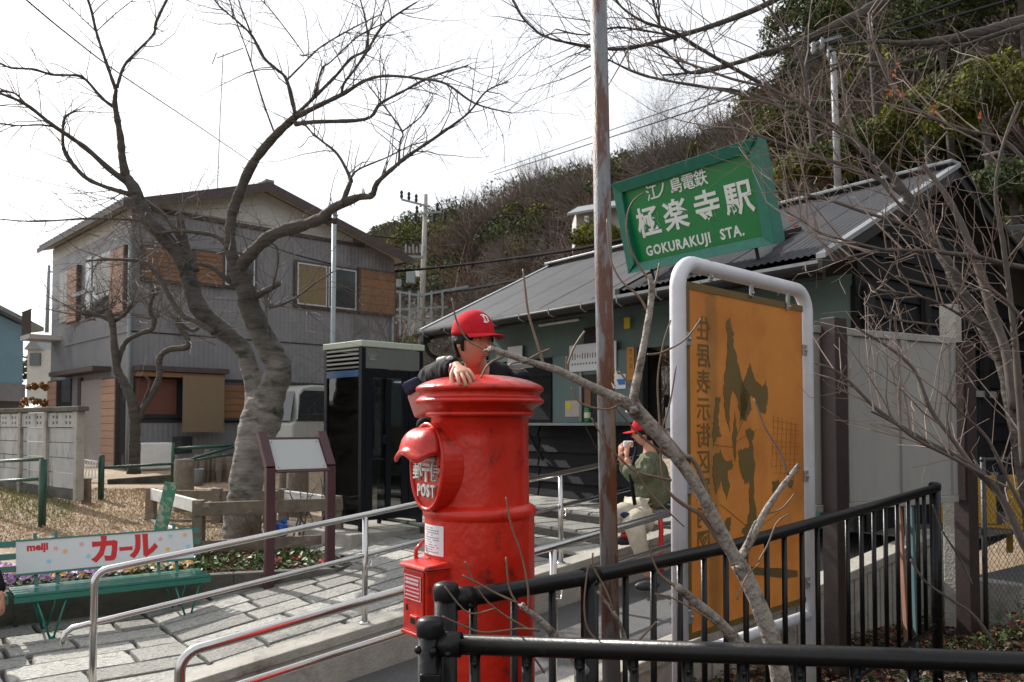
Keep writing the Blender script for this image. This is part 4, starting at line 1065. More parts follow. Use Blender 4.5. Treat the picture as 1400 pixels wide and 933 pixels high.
# ================= planter =================
zpl=-1.45
pl=thing('planter_wall',S(-1,-2.7,-1.7),'low dark concrete planter wall behind the green bench','planter')
path=[(-7.5,-2.78),(-1.35,-2.78),(-.2,-2.48),(.72,-2.14),(.98,-2.3),(1.2,-3.0),(1.32,-3.7)]
for i in range(len(path)-1):
    a=S(*path[i]);c_=S(*path[i+1]); d=(c_-a).normalized(); nn=Vector((d.y,-d.x,0)); 
    nn=nn if nn.dot(TW+TU*.2)>0 else -nn
    MB().add([a+UP*-2.3,c_+UP*-2.3,c_-nn*.12-UP*2.3,a-nn*.12-UP*2.3,a+UP*zpl,c_+UP*zpl,c_-nn*.12+UP*zpl,a-nn*.12+UP*zpl],[(3,2,1,0),(4,5,6,7),(0,1,5,4),(1,2,6,5),(2,3,7,6),(3,0,4,7)]).build('wall_block',M['concdark'],pl,bevel=.01)
b=MB(); pth=[S(t,w-.08,zpl-.05) for t,w in path]; back=[S(t,-4.6,zpl-.03) for t,w in path]
for i in range(len(path)-1): b.quad(pth[i],pth[i+1],back[i+1],back[i])
b.build('planter_soil',M['soil'],pl)
def inplanter(rr,t0,t1,wd):
    t=rr.uniform(t0,t1); 
    for i in range(len(path)-1):
        if path[i][0]<=t<=path[i+1][0]:
            k=(t-path[i][0])/(path[i+1][0]-path[i][0]); w0=path[i][1]+(path[i+1][1]-path[i][1])*k; break
    else: w0=-3
    return t,w0-.12-rr.uniform(0,wd)
# pansies
fm=[mat('pansy leaf',(.05,.12,.025),(.09,.17,.04),.5,scale=30),mat('lilac petal',(.42,.20,.46),(.55,.36,.6),.6,scale=40),mat('yellow petal',(.75,.38,.02),None,.6),mat('white petal',(.7,.7,.66),None,.6),mat('dark violet petal',(.10,.02,.14),None,.6),mat('red petal',(.5,.02,.03),None,.6)]
def flower(b,p,s,mi,rr):
    nrm=Vector((rr.gauss(.0,.5),-.7+rr.gauss(0,.3),.8)).normalized(); a=nrm.orthogonal().normalized(); c=nrm.cross(a)
    b.mi=mi
    for k in range(5):
        an=k*1.2566+rr.uniform(-.1,.1); d=a*math.cos(an)+c*math.sin(an); e=a*math.cos(an+1.57)+c*math.sin(an+1.57)
        b.add([p,p+d*s*.6+e*s*.42+nrm*.002,p+d*s,p+d*s*.6-e*s*.42],[(0,1,2,3)])
    b.mi=4 if mi==1 else 2
    b.add([p+nrm*.004+a*s*.22,p+nrm*.004+c*s*.22,p+nrm*.004-a*s*.22,p+nrm*.004-c*s*.22],[(0,1,2,3)])
b=MB(); rr=random.Random(21)
for k in range(2600):
    t,w=inplanter(rr,-5.5,.9,.95); b.mi=0; leafquad(b,S(t,w,zpl-.04+rr.uniform(0,.12)),rr.uniform(.02,.04),rr,1.0)
for k in range(2300):
    t,w=inplanter(rr,-4.5,-.5,.6)
    x=(t+3.2)/1.6
    mi=1 if t<-1.3+rr.gauss(0,.18) else (2 if rr.random()<.4 else 3)
    if rr.random()<.07: mi=2
    if t>-1.3 and rr.random()<.35: continue
    flower(b,S(t,w,zpl+rr.uniform(.05,.17)),rr.uniform(.022,.034),mi,rr)
for k in range(14):
    t,w=inplanter(rr,.2,.8,.5); flower(b,S(t,w,zpl+.05),.02,5,rr)
b.build('pansies',fm,kind='stuff')
b=MB()
for k in range(2500):
    t,w=inplanter(rr,-1.2,1.1,1.6); b.mi=rr.choice([0,0,1,3,2]); leafquad(b,S(t,w,zpl-.03+rr.uniform(0,.04)),rr.uniform(.02,.04),rr,.6)
b.build('dead_leaves',mats,kind='stuff')
# ================= bench =================
def bench(t0,L_,label,print_):
    o=thing('bench',S(t0+L_/2,-2.25,-1.75),label,'bench','green advertising benches beside the planter')
    w0=-2.12; zs=-1.75+.355
    e0,e1=t0-.0,t0+L_
    for k in range(4):
        MB().obox(S(e0,w0-.10*k,zs),TU*(e1-e0),TW*-.088,UP*.028).build('seat_slat',M['benchgreen'],o,bevel=.006)
    MB().obox(S(e0,w0-.002,zs-.045),TU*(e1-e0),TW*-.02,UP*.044).build('seat_rail',M['benchgreen'],o)
    MB().obox(S(e0,w0-.36,zs-.045),TU*(e1-e0),TW*-.02,UP*.044).build('seat_rail',M['benchgreen'],o)
    for tc_ in (e0+.27,e1-.2):
        for wv,s in ((w0-.02,1),(w0-.36,-1)):
            foot=S(tc_,wv+.03*s,-1.75)
            for dt in (-.11,.11):
                MB().tube([S(tc_+dt,wv,zs-.04),foot+TU*dt*.12],.0095,8).build('leg',M['benchgreen'],o,smooth=True)
            MB().box(foot+UP*.006,(.05,.05,.012),Matrix.Rotation(rad(37),3,'Z')).build('foot_plate',M['benchgreen'],o)
    # back uprights
    for tc_ in (e0+.20,e0+.36,e1-.36,e1-.2):
        MB().bar(S(tc_,w0-.34,zs-.02),S(tc_,w0-.50,zs+.45),.028,.012).build('upright',M['benchgreen'],o)
    bt=(UP*.42-TW*.12).normalized(); nn=TU.cross(bt); nn=nn if nn.dot(TW)>0 else -nn
    for k in range(3):
        q=S(e0-.02,w0-.385,zs+.13)+bt*(.02+k*.105)
        MB().obox(q,TU*(e1-e0+.04),bt*.05,nn*.015).build('back_slat',M['benchgreen'],o)
    q=S(e0+.05,w0-.365,zs+.13)+nn*.004; Lb=e1-e0-.1; hb=.275
    MB().obox(q,TU*Lb,bt*hb,nn*.012).build('sign_board',M['signboard'],o,bevel=.002)
    b=MB(); b.obox(q-bt*.016,TU*Lb,bt*.018,nn*.02); b.build('edge_strip',M['benchgreen'],o); b=MB(); b.obox(q+bt*hb,TU*Lb,bt*.012,nn*.02); b.build('edge_strip',M['benchgreen'],o)
    rx=TU
    def bt_(s,x,y,size,m,bold,sq=1,name='lettering',shear=0): return text(name,s,size,basis(rx,bt,rx.cross(bt),q+TU*x+bt*y+nn*.0135),m,o,ext=.0008,bold=bold,squash=sq,shear=shear)
    if print_:
        bt_('meiji',.16,.215,.085,M['redprint'],.004)
        bt_('カ',.69,.135,.25,M['redprint'],.013); bt_('ー',.86,.13,.11,M['redprint'],.012); bt_('ル',1.01,.14,.24,M['redprint'],.013)
        rr=random.Random(4)
        fc=[mat('pink print',(.7,.32,.36)),mat('pale blue print',(.25,.55,.7)),mat('orange print',(.75,.40,.12))]
        for x,y,c in ((.30,.19,0),(.245,.085,1),(.37,.16,2),(.55,.10,1),(1.16,.20,0),(1.22,.10,2),(1.25,.22,1),(1.38,.22,2),(1.40,.11,1),(1.31,.07,0),(.50,.21,0)):
            if x>Lb-.03: continue
            ctr=q+TU*x+bt*y+nn*.0125; pts=[]
            for k in range(20):
                an=k/20*2*math.pi; r_=.026*(.72+.28*math.cos(5*an)); pts.append(ctr+TU*r_*math.cos(an)+bt*r_*math.sin(an))
            MB().prism(pts,nn*.0008).build('printed_flower',fc[c],o)
    else: bt_('カール',Lb-.5,.14,.19,M['redprint'],.012)
    return o
bench(-2.08,1.55,'green bench with white and red advertising back board, behind the start of the handrail',True)
bench(-3.70,1.58,'second green bench, mostly outside the left edge of the photo',False)
# person seated at the left edge: only sleeve and hand are seen (built with the figures)
# ================= info board =================
ib=thing('notice_stand',S(.28,-2.08,-1.6),'maroon framed stand with a slanted grey notice board in front of the big tree','sign board')
a0=P(366,790,8.15); a1=P(449,780,8.55)
a0.z=ZC;a1.z=ZC; di=(a1-a0).normalized(); ni=Vector((di.y,-di.x,0))
zl=P(366,675,8.15).z-ZC
for p in (a0,a1):
    MB().obox(p-di*.045-UP*1.68,di*.09,ni*.06,UP*(1.68-.43)).build('leg',M['maroon'],ib,bevel=.004)
    top=p-UP*.43; 
    MB().bar(top+ni*.03,p-ni*.20+UP*(-.09),.09,.07,up=ni).build('side_arm',M['maroon'],ib,bevel=.004)
e=(-ni*.26+UP*.36); e.normalize(); q=a0-UP*.47+ni*.06+di*.05; Lw=(a1-a0).length-.1
MB().obox(q,di*Lw,e*.40,ni*-.03).build('notice_back',M['maroon'],ib)
nf=di.cross(e); nf=nf if nf.dot(ni)>0 else -nf
MB().obox(q+e*.02+nf*.002,di*Lw,e*.36,nf*.008).build('notice_face',M['noticeface'],ib)
MB().obox(q-e*.012+nf*.0,di*(Lw+.02)-di*.0,e*.03,nf*.016).build('lower_strip',M['maroon'],ib)
MB().obox(q+e*.385,di*Lw,e*.02,nf*.014).build('upper_strip',M['maroon'],ib)
for x in (.03,Lw-.03):
    for y in (.05,.35): MB().sphere(q+di*x+e*y+nf*.011,.006,6,4).build('screw',M['maroon'],ib)
# ================= timber fence round the tree =================
def lvl(px,py,z=-.92): # point at relative height z
    Y=-z*F/(py-580); return P(px,py,Y)
fz=-.92
A_=lvl(272,690.5);Bc=lvl(462,684);C_=lvl(388,674);D_=lvl(207,673)
A_.z=Bc.z=C_.z=D_.z=ZC+fz
tf=thing('timber_fence',(A_+Bc)/2-UP*.55,'low weathered timber rail fence enclosing the foot of the big tree','fence')
def rail(a,b_,z,h,m,nm='rail'): MB().bar(a-UP*z,b_-UP*z,.05,h).build(nm,m,tf,bevel=.006)
dAB=(Bc-A_).normalized(); nAB=Vector((dAB.y,-dAB.x,0))
mid=A_+(Bc-A_)*.5
rail(A_+nAB*.06-dAB*.05,mid+nAB*.06,.04,.15,M['wood']); rail(mid+nAB*.063,Bc+nAB*.06+dAB*.05,.04,.15,M['wood'])
rail(A_+nAB*.06-dAB*.05,Bc+nAB*.06+dAB*.05,.47,.15,M['wood'])
rail(D_,A_,.02,.15,M['woodsunlit']); rail(D_,A_,.42,.13,M['woodsunlit'])
rail(D_,C_,.04,.14,M['wood']); rail(D_,C_,.42,.13,M['wood'])
rail(C_,Bc,.03,.14,M['woodsunlit']); rail(C_,Bc,.42,.13,M['woodsunlit'])
for p in (A_,Bc,C_,D_,mid,(C_+D_)/2):
    MB().obox(p-Vector((.06,.06,.64)),(.12,0,0),(0,.12,0),(0,0,.70)).build('post',M['wood'],tf,bevel=.012)
# leaning green board
p0=P(219,727,9.55); p1=P(234,660,9.6); p0.z-=.0
o=MB().bar(p0,p1,.02,.15,up=(1,.0,.2)).build('green_board',M['greenwood'],None,bevel=.004); tag(o,'flaking green plank leaning against the pale sunlit rail left of the big tree','plank')
# stumps
def stump(px,Y,ytop,r,label):
    p=P(px,700,Y); z0=gh(p.x,Y)-.05; zt_=P(px,ytop,Y).z; h=zt_-z0
    o=MB().lathe([(r*1.05,0),(r,h*.5),(r*.98,h-.02),(r*.9,h),(.0001,h+.005)],14).build('log_post',M['wood'],None,smooth=True); o.location=(p.x,Y,z0); tag(o,label,'post')
stump(251,12.0,628,.14,'thick upright log standing behind the left rail of the timber fence')
stump(407,11.6,636,.15,'thick dark log standing behind the notice stand')
stump(386,11.2,640,.05,'slim pale upright log beside the thick dark one behind the notice stand')
# blue bundle
bb=thing('plastic_bundle',P(383,735,9.9),'crumpled blue plastic bag tied to the fence by the notice stand','bag'); cb=P(383,727,9.85)
def blob(c,r,seed,n=16,m=10,amp=.18,fr=3):
    b=MB().sphere((0,0,0),1,n,m); rr=random.Random(seed); ph=[rr.uniform(0,6) for _ in range(6)]
    b.v=[tuple(Vector(c)+Vector((x*r[0],y*r[1],z*r[2]))*(1+amp*math.sin(fr*x+ph[0])*math.sin(fr*y+ph[1])+amp*math.sin(fr*1.7*z+ph[2]+2*x))) for x,y,z in b.v]; return b
blob(cb,(.085,.07,.10),3,amp=.22,fr=5).build('bag_body',M['blueplastic'],bb,smooth=True); blob(cb+Vector((.05,0,.12)),(.04,.03,.035),4).build('bag_knot',M['blueplastic'],bb,smooth=True)
# ================= phone booth =================
BC=P(493,725,9.7); BC.z=ZC-1.25
e1=Vector((.707,.707,0)); e2=Vector((-.707,.707,0))
pb_=thing('phone_booth',BC+(e1+e2)*.4,'black framed glass telephone booth with pale flat roof','phone booth')
w1,w2,hh=.92,.80,2.24
def bb_(name,a,b_,z0,x,y,z,m,bev=.0,par=pb_): return MB().obox(BC+e1*a+e2*b_+UP*z0,e1*x,e2*y,UP*z).build(name,m,par,bevel=bev)
MB().obox(BC-e1*.22-e2*.12-UP*.5,e1*1.5,e2*1.15,UP*.495).build('plinth',M['concrete'],pb_,bevel=.015)
pw=.06
for a in (0,w1-pw):
    for c_ in (0,w2-pw): bb_('corner_post',a,c_,0,pw,pw,hh-.08,M['boothframe'],.004)
bb_('roof',-.015,-.015,hh-.079,w1+.03,w2+.03,.075,M['boothtop'],.01)
# header on door face (e1 axis, at e2=0) and vents on left face (e2 axis at e1=0)
bb_('header_panel',pw,.0,hh-.33,w1-2*pw,.03,.24,M['boothgrey'])
bb_('header_panel',pw,w2-.03,hh-.33,w1-2*pw,.03,.24,M['boothframe'])
text('emblem','☎',.10,basis(e1,UP,e1.cross(UP),BC+e1*.15-e2*.002+UP*(hh-.19)),M['panelwhite'],pb_,ext=.002)
for k in range(5): MB().obox(BC-e1*.004+e2*pw+UP*(hh-.12-k*.052),e2*(w2-2*pw),e1*.03,UP*.022).build('vent_louvre',M['panelwhite'] if k<4 else M['boothgrey'],pb_)
bb_('blue_band',-.002,pw,hh-.43,.02,w2-2*pw,.08,M['blueband'])
for (a,c_,x,y) in ((.02,pw,.008,w2-2*pw),(w1-.028,pw,.008,w2-2*pw)):
    bb_('glass_side',a,c_,.35,x,y,hh-.33-.45,M['glass'])
    bb_('lower_rail',a-.01,c_,.30,.03,y,.05,M['boothframe']); bb_('kick_rail',a-.01,c_,.06,.03,y,.05,M['boothframe'])
bb_('glass_back',pw,w2-.028,.35,w1-2*pw,.008,hh-.33-.35,M['glass'])
bb_('glass_lower_side',.02,pw,.11,.008,w2-2*pw,.19,M['glass'])
# door leaf with stiles
bb_('door_stile',pw+.005,.0,.12,.10,.035,hh-.46,M['boothframe'],.004)
bb_('door_stile',.60,.0,.12,.09,.035,hh-.46,M['boothframe'],.004)
bb_('door_rail',pw+.105,.0,hh-.44,.43,.035,.1,M['boothframe']); bb_('door_rail',pw+.105,.0,.12,.43,.035,.1,M['boothframe'])
bb_('door_mullion',.36,-.003,.22,.07,.035,hh-.67,M['boothframe'])
bb_('door_glass',pw+.105,.012,.22,.20,.008,hh-.67,M['glass']); bb_('door_glass',.43,.012,.22,.17,.008,hh-.67,M['glass'])
bb_('side_panel',.70,.0,.12,.16,.035,hh-.46,M['boothframe']); 
bb_('door_handle',.30,-.03,1.02,.05,.03,.10,M['boothframe'],.008)
# telephone, shelf and books
bb_('shelf',.25,.45,.78,.45,.28,.03,M['boothgrey']); bb_('telephone',.32,.52,.92,.25,.2,.42,mat('telephone green grey',(.10,.14,.12),None,.4),.02)
bb_('handset',.25,.5,1.0,.06,.08,.24,M['blackplastic'],.02)
bb_('poster',.03,.35,1.02,.004,.14,.24,M['paper'])
rr=random.Random(8)
for k in range(6): bb_('directory',.30+k*.055,.40,.50,.045,.22,.27,mat('directory cover',(rr.uniform(.05,.3),rr.uniform(.05,.25),rr.uniform(.05,.3))))
bb_('directory_shelf',.25,.38,.47,.45,.28,.025,M['boothgrey']); bb_('stand_leg',.30,.5,0,.04,.04,.47,M['boothframe']); bb_('stand_leg',.62,.5,0,.04,.04,.47,M['boothframe'])
# ================= white van behind booth =================
vn=thing('van',P(430,640,15),'white van parked behind the phone booth, its cab window showing','van')
V0=P(400,600,17.0); V0.z=ZC-1.08; vd=Vector((.62,.785,0)).normalized(); vn_=Vector((vd.y,-vd.x,0)); vb=-vn_
def vbx(name,a,c_,z,x,y,h,m,bev=.0): return MB().obox(V0+vd*a+vb*c_+UP*z,vd*x,vb*y,UP*h).build(name,m,vn,bevel=bev)
prof=[(0,.35),(0,1.1),(.12,1.15),(.14,1.72),(.22,1.85),(.5,1.9),(3.6,1.9),(3.7,1.8),(3.7,.35)]
MB().prism([V0+vd*x+UP*z for x,z in prof],vb*1.55).build('body',M['vanwhite'],vn,bevel=.04)
MB().prism([V0+vd*x+UP*z-vb*.012 for x,z in [(.06,1.14),(.13,1.18),(.17,1.68),(.27,1.78),(1.05,1.78),(1.05,1.14)]],vb*.02).build('side_window',M['vanglass'],vn)
MB().prism([V0+vd*x+UP*z-vb*.012 for x,z in [(1.15,1.14),(1.15,1.78),(2.2,1.78),(2.2,1.14)]],vb*.02).build('side_window',M['vanglass'],vn)
MB().add([V0+vd*(-.004)+UP*1.15+vb*.08,V0+vd*(-.004)+UP*1.15+vb*1.47,V0+vd*.13+UP*1.76+vb*1.42,V0+vd*.13+UP*1.76+vb*.13],[(3,2,1,0)]).build('windscreen',M['vanglass'],vn)
for a in (.65,3.0):
    for c_ in (-.01,1.4):
        q=V0+vd*a+vb*c_+UP*.3; wz=MB().tube([q,q+vb*.18],.30,20).build('wheel',M['blackplastic'],vn,smooth=False)
        MB().tube([q-vb*.01,q+vb*.02],.17,16).build('rim',M['alu'],vn)
random.seed(3)
# ================= red post box =================
kk=3.1/F
BX=P(656,580,3.1); BX.z=ZC
px=thing('post_box',Vector((BX.x,BX.y,ZC-1.66)),'old round red cast iron post box with domed cap, the boy leaning on it','post box')
def bl(prof,name,m,n=64,smooth=True):
    pr=[(r*kk,(580-y)*kk) for r,y in prof]; pr=list(reversed(pr)); return MB().lathe([(r,z) for r,z in pr],n,BX).build(name,m,px,smooth=smooth)
def sm_prof(pts,k=3):
    v,_=crom([Vector((a,b_,0)) for a,b_ in pts],[0]*len(pts),k); return [(max(p.x,.02),p.y) for p in v]
bl(sm_prof([(0.05,513),(22,513.6),(45,516),(66,520.5),(80,526),(86,530),(87.5,533),(86,536),(83,537.5),(82.5,543),(84,545),(87,547.5),(87.5,550.5),(85,553),(79,556),(73,560),(70,563)]),'cap',M['red'])
bl(sm_prof([(70,562.5),(73,564),(74,566.5),(73,569),(69,571)]),'neck_ring',M['red'])
bl([(69,570),(66.5,572),(66.3,600),(66.8,650),(67.5,688)],'upper_body',M['red'])
bl(sm_prof([(67.5,687),(71,688.5),(75.5,692),(77,697),(76.5,702),(74.5,706)]),'middle_ring',M['red'])
bl([(74.5,705.5),(74.6,760),(75,1010)],'lower_body',M['red'])
bl(sm_prof([(75,1008),(80,1011),(88,1018),(90,1026),(90,1060),(92,1190)]),'base',M['red2'])
nP=-TU; sP=TW   # plate normal and the reader's right
PC=BX+nP*.228+UP*((580-636)*kk)
def ellipse(c,rx,rz,off,n=40): return [c+sP*rx*math.cos(2*math.pi*i/n)+UP*rz*math.sin(2*math.pi*i/n)+nP*off for i in range(n)]
pw_,ph_=.112,.158
MB().prism(ellipse(PC,pw_,ph_,-.085),nP*.085).build('oval_plate',M['red'],px,bevel=.004)
pts=ellipse(PC,pw_-.006,ph_-.006,.001)+[]; pts.append(pts[0]); pts.append(pts[1])
MB().tube(pts,.0085,10,caps=False).build('plate_rim',M['red'],px,smooth=True)
pts=[PC+sP*(pw_-.028)*math.cos(a)+UP*((ph_-.028)*math.sin(a))+nP*.002 for a in [math.pi*k/16 for k in range(17)]]
MB().tube(pts,.006,8).build('arch_rib',M['red'],px,smooth=True)
# hood
b=MB(); NU,NV=28,14
for j in range(NV+1):
    v=j/NV
    for i in range(NU+1):
        u=-1+2*i/NU
        lat=.094*math.sin(u*math.pi/2)*(.42+.58*math.sin(v*math.pi/2)**.8)*(1+.12*max(0,v-.8)*5*.5)
        out=.076*math.sin(v*math.pi/2)**.9*math.sqrt(max(0,1-.97*u*u))+ (.02*(v-.85)/.15 if v>.85 else 0)*math.sqrt(max(0,1-.9*u*u))
        z=.132-.088*(1-math.cos(v*math.pi/2))**1.0
        if v>.6: z+=((v-.6)/.4)**1.5*(.013*math.cos(u*math.pi*2)-.008)
        b.v.append(tuple(PC+sP*lat+nP*(out+.003)+UP*(z)))
for j in range(NV):
    for i in range(NU):
        a=j*(NU+1)+i; b.f.append((a,a+1,a+NU+2,a+NU+1)); b.m.append(0)
hood_lip=[Vector(b.v[NV*(NU+1)+i]) for i in range(NU+1)]
hd=b.build('hood',M['red'],px,smooth=True); s_=hd.modifiers.new('solid','SOLIDIFY'); s_.thickness=.009
MB().tube(hood_lip,.0055,8).build('hood_lip',M['red'],px,smooth=True)
MB().obox(PC-sP*.062+UP*.036+nP*.0005,sP*.124,UP*.016,nP*.003).build('mail_slot',M['blackplastic'],px)
MB().obox(PC-sP*.03+UP*.022+nP*.0005,sP*.085,UP*.008,nP*.006).build('slot_bar',M['lettering'],px)
bpl=basis(sP,UP,sP.cross(UP),Vector((0,0,0)))
def ptext(s,x,z,size,bold,sq=1): 
    Mx=basis(sP,UP,sP.cross(UP),PC+sP*x+UP*z+nP*.003); return text('raised_letter',s,size,Mx,M['lettering'],px,ext=.004,bold=bold,squash=sq)
ptext('郵',-.059,-.020,.070,.0012,.9); ptext('便',.059,-.020,.070,.0012,.9)
for z,wd in ((.003,.050),(-.014,.050)): MB().obox(PC-sP*.026+UP*z+nP*.0005,sP*.052,UP*.010,nP*.006).build('postal_mark_bar',M['lettering'],px)
MB().obox(PC-sP*.006+UP*-.053+nP*.0005,sP*.012,UP*.0385,nP*.006).build('postal_mark_stem',M['lettering'],px)
for ch,x in zip('POST',(-.048,-.016,.016,.047)): ptext(ch,x,-.086,.060,.0018,.72)
# sticker: curved patch
def patch(name,a0,a1,z0,z1,r,m,n=10,th=.0015):
    b=MB()
    for i in range(n+1):
        a=lerp(a0,a1,i/n)
        for z in (z0,z1): b.v.append((BX.x+math.sin(a)*r,BX.y-math.cos(a)*r,BX.z+z))
    for i in range(n): b.f.append((2*i,2*i+2,2*i+3,2*i+1)); b.m.append(0)
    return b.build(name,m,px,smooth=True)
z0_,z1_=(580-751)*kk,(580-712)*kk
patch('paper_sticker',rad(-74),rad(-36),z0_,z1_,.2052,M['paper'])
b=MB(); rr=random.Random(6)
for k in range(11):
    z=z1_-.012-k*.0085; a=rad(-70); e=rad(-42 if k%3 else -52)
    for i in range(8):
        aa=lerp(a,e,i/8); ab=lerp(a,e,(i+.8)/8)
        if rr.random()<.2: continue
        b.quad(*[(BX.x+math.sin(q)*.2057,BX.y-math.cos(q)*.2057,BX.z+zz) for q,zz in ((aa,z),(ab,z),(ab,z+.0035),(aa,z+.0035))])
b.build('sticker_text',mat('faint grey print',(.25,.26,.3)),px,kind='stuff')
# collection box
CB=BX+nP*.158+UP*((580-806)*kk)
def cbx(name,x0,x1,z0,z1,o0,o1,m,bev=.003): return MB().obox(CB+sP*x0+UP*z0+nP*o0,sP*(x1-x0),UP*(z1-z0),nP*(o1-o0)).build(name,m,px,bevel=bev)
cbx('collection_box',-.078,.078,-.115,.112,.0,.118,M['red'],.006)
MB().add([CB+sP*x+UP*z+nP*o for x,z,o in ((-.09,.112,-.0),(.09,.112,-.0),(.09,.112,.135),(-.09,.112,.135),(-.085,.140,-.0),(.085,.140,-.0),(.086,.124,.13),(-.086,.124,.13))],[(3,2,1,0),(4,5,6,7),(0,1,5,4),(1,2,6,5),(2,3,7,6),(3,0,4,7)]).build('collection_box_lid',M['red'],px,bevel=.004)
cbx('box_door',-.068,.068,-.108,.105,.1185,.126,M['red'],.003)
cbx('instruction_plate',-.052,.055,.005,.085,.1265,.129,mat('crimson enamel plate',(.55,.01,.035),None,.35),.001)
b=MB(); 
for (x,z,w_,h_) in ((-.052,.003,.107,.002),(-.052,.085,.107,.002),(-.054,.003,.002,.084),(.055,.003,.002,.084)): b.obox(CB+sP*x+UP*z+nP*.1292,sP*w_,UP*h_,nP*.0008)
for k,h in enumerate((.008,.008,.004,.004,.004)):
    x=-.045
    while x<.042:
        w_=rr.uniform(.004,.008); b.obox(CB+sP*x+UP*(.069-k*.0135)+nP*.1292,sP*w_,UP*h,nP*.0006); x+=w_+.002
b.build('plate_print',M['lettering'],px,kind='stuff')
cbx('keyhole_slot',-.046,-.038,-.040,-.018,.1262,.1285,M['blackplastic'],0); cbx('latch',-.005,.045,-.082,-.048,.1262,.138,M['red'],.003); cbx('latch_recess',.004,.036,-.075,-.055,.1382,.139,M['blackplastic'],0)
cbx('door_ledge',-.072,.072,-.122,-.109,.118,.134,M['red'],.003)
MB().tube([BX+nP*.20-sP*.075+UP*(-.43),BX+nP*.225-sP*.08+UP*(-.455),BX+nP*.225-sP*.08+UP*(-.485),BX+nP*.20-sP*.075+UP*(-.505)],.008,8).build('handle',M['red'],px,smooth=True)
# ================= figures =================
def skinned(joints,edges,level=2,root=0):
    me=bpy.data.meshes.new('sk'); me.from_pydata([tuple(j[0]) for j in joints],edges,[]); ob=bpy.data.objects.new('sk',me); COL.objects.link(ob)
    sk_=ob.modifiers.new('s','SKIN'); sk_.use_smooth_shade=True; ob.modifiers.new('ss','SUBSURF').levels=level
    for i,j in enumerate(joints):
        r=j[1]; me.skin_vertices[0].data[i].radius=(r,r) if not hasattr(r,'__len__') else r
        me.skin_vertices[0].data[i].use_root=(i==root)
    dg=bpy.context.evaluated_depsgraph_get(); m2=bpy.data.meshes.new_from_object(ob.evaluated_get(dg))
    vs=[tuple(v.co) for v in m2.vertices]; fs=[tuple(p.vertices) for p in m2.polygons]
    bpy.data.objects.remove(ob); bpy.data.meshes.remove(me); bpy.data.meshes.remove(m2)
    return vs,fs
def chain(pts,rs,level=2): 
    return skinned([(p,r) for p,r in zip(pts,rs)],[(i,i+1) for i in range(len(pts)-1)],level)
def headmesh(c,f,up,s):
    """head with brow, nose, lips, chin; f = facing direction"""
    f=f.normalized(); r_=f.cross(up).normalized(); u=r_.cross(f)
    vs=[];fs=[];n,m=40,30
    for i in range(m+1):
        th=math.pi*i/m
        for k in range(n):
            ph=2*math.pi*k/n
            x=math.sin(th)*math.sin(ph); y=math.sin(th)*math.cos(ph); z=math.cos(th)
            X=x*.76; Y=y*.92; Z=z*1.12
            if z<0: X*=(1+.28*z); Y*=(1+.10*z) if y>0 else (1+.35*z)
            if y>0:
                g=lambda cx,cz,sx,sz:math.exp(-((x-cx)/sx)**2-((z-cz)/sz)**2)
                Y+=.20*g(0,-.18,.13,.16)+.07*g(0,.05,.10,.22)   # nose
                Y+=.05*g(0,.28,.5,.10)                          # brow
                Y-=.07*g(.33,.08,.17,.12)+.07*g(-.33,.08,.17,.12)
                Y+=.065*g(0,-.50,.22,.055)+.06*g(0,-.62,.20,.06)-.02*g(0,-.56,.24,.02)
                Y+=.07*g(0,-.86,.25,.16)
                Y+=.04*g(.4,-.25,.2,.22)+.04*g(-.4,-.25,.2,.22)
            vs.append(tuple(c+(r_*X+f*Y+u*Z)*s))
    for i in range(m):
        for k in range(n):
            a=i*n+k;b_=i*n+(k+1)%n; fs.append((a,b_,b_+n,a+n))
    return vs,fs,(r_,f,u)
def ear(b,c,fr,s,side):
    r_,f,u=fr
    for k in range(1):
        b.add(*ellip(c+(r_*side*.76-f*.02-u*.12)*s,[(r_*side+f*-.5).normalized()*s*.06,f*s*.13,u*s*.23]))
def ellip(c,ax,n=12,m=8):
    vs=[];fs=[]
    for i in range(m+1):
        th=math.pi*i/m
        for k in range(n):
            ph=2*math.pi*k/n; vs.append(tuple(c+ax[0]*(math.sin(th)*math.cos(ph))+ax[1]*(math.sin(th)*math.sin(ph))+ax[2]*math.cos(th)))
    for i in range(m):
        for k in range(n):
            a=i*n+k;b_=i*n+(k+1)%n; fs.append((a,a+n,b_+n,b_))
    return vs,fs
def face(par,c,fr,s):
    r_,f,u=fr
    for sd in (-1,1):
        MB().add(*ellip(c+(r_*sd*.30+f*.745+u*.06)*s,[r_*s*.12,f*s*.085,u*s*.045])).build('eye',M['eyewhite'],par,smooth=True)
        MB().add(*ellip(c+(r_*sd*.29+f*.80+u*.06)*s,[r_*s*.048,f*s*.042,u*s*.042])).build('iris',M['eyedark'],par,smooth=True)
        b=MB(); b.tube([c+(r_*sd*x+f*y+u*z)*s for x,y,z in ((.17,.83,.115),(.30,.845,.135),(.43,.75,.10))],.012*s,5); b.build('eyelid',M['hair'],par,smooth=True)
        b=MB(); b.tube([c+(r_*sd*x+f*y+u*z)*s for x,y,z in ((.13,.89,.26),(.30,.88,.31),(.48,.74,.27))],[.010*s,.018*s,.007*s],5); b.build('eyebrow',M['hair'],par,smooth=True)
    b=MB(); b.add(*ellip(c+(f*.905-u*.555)*s,[r_*s*.20,f*s*.05,u*s*.035])); b.add(*ellip(c+(f*.89-u*.63)*s,[r_*s*.17,f*s*.055,u*s*.04])); b.build('lips',M['lips'],par,smooth=True)
    for sd in (-1,1):
        MB().add(*ellip(c+(r_*sd*.06+f*1.02-u*.30)*s,[r_*s*.025,f*s*.03,u*s*.015])).build('nostril',M['lips'],par)
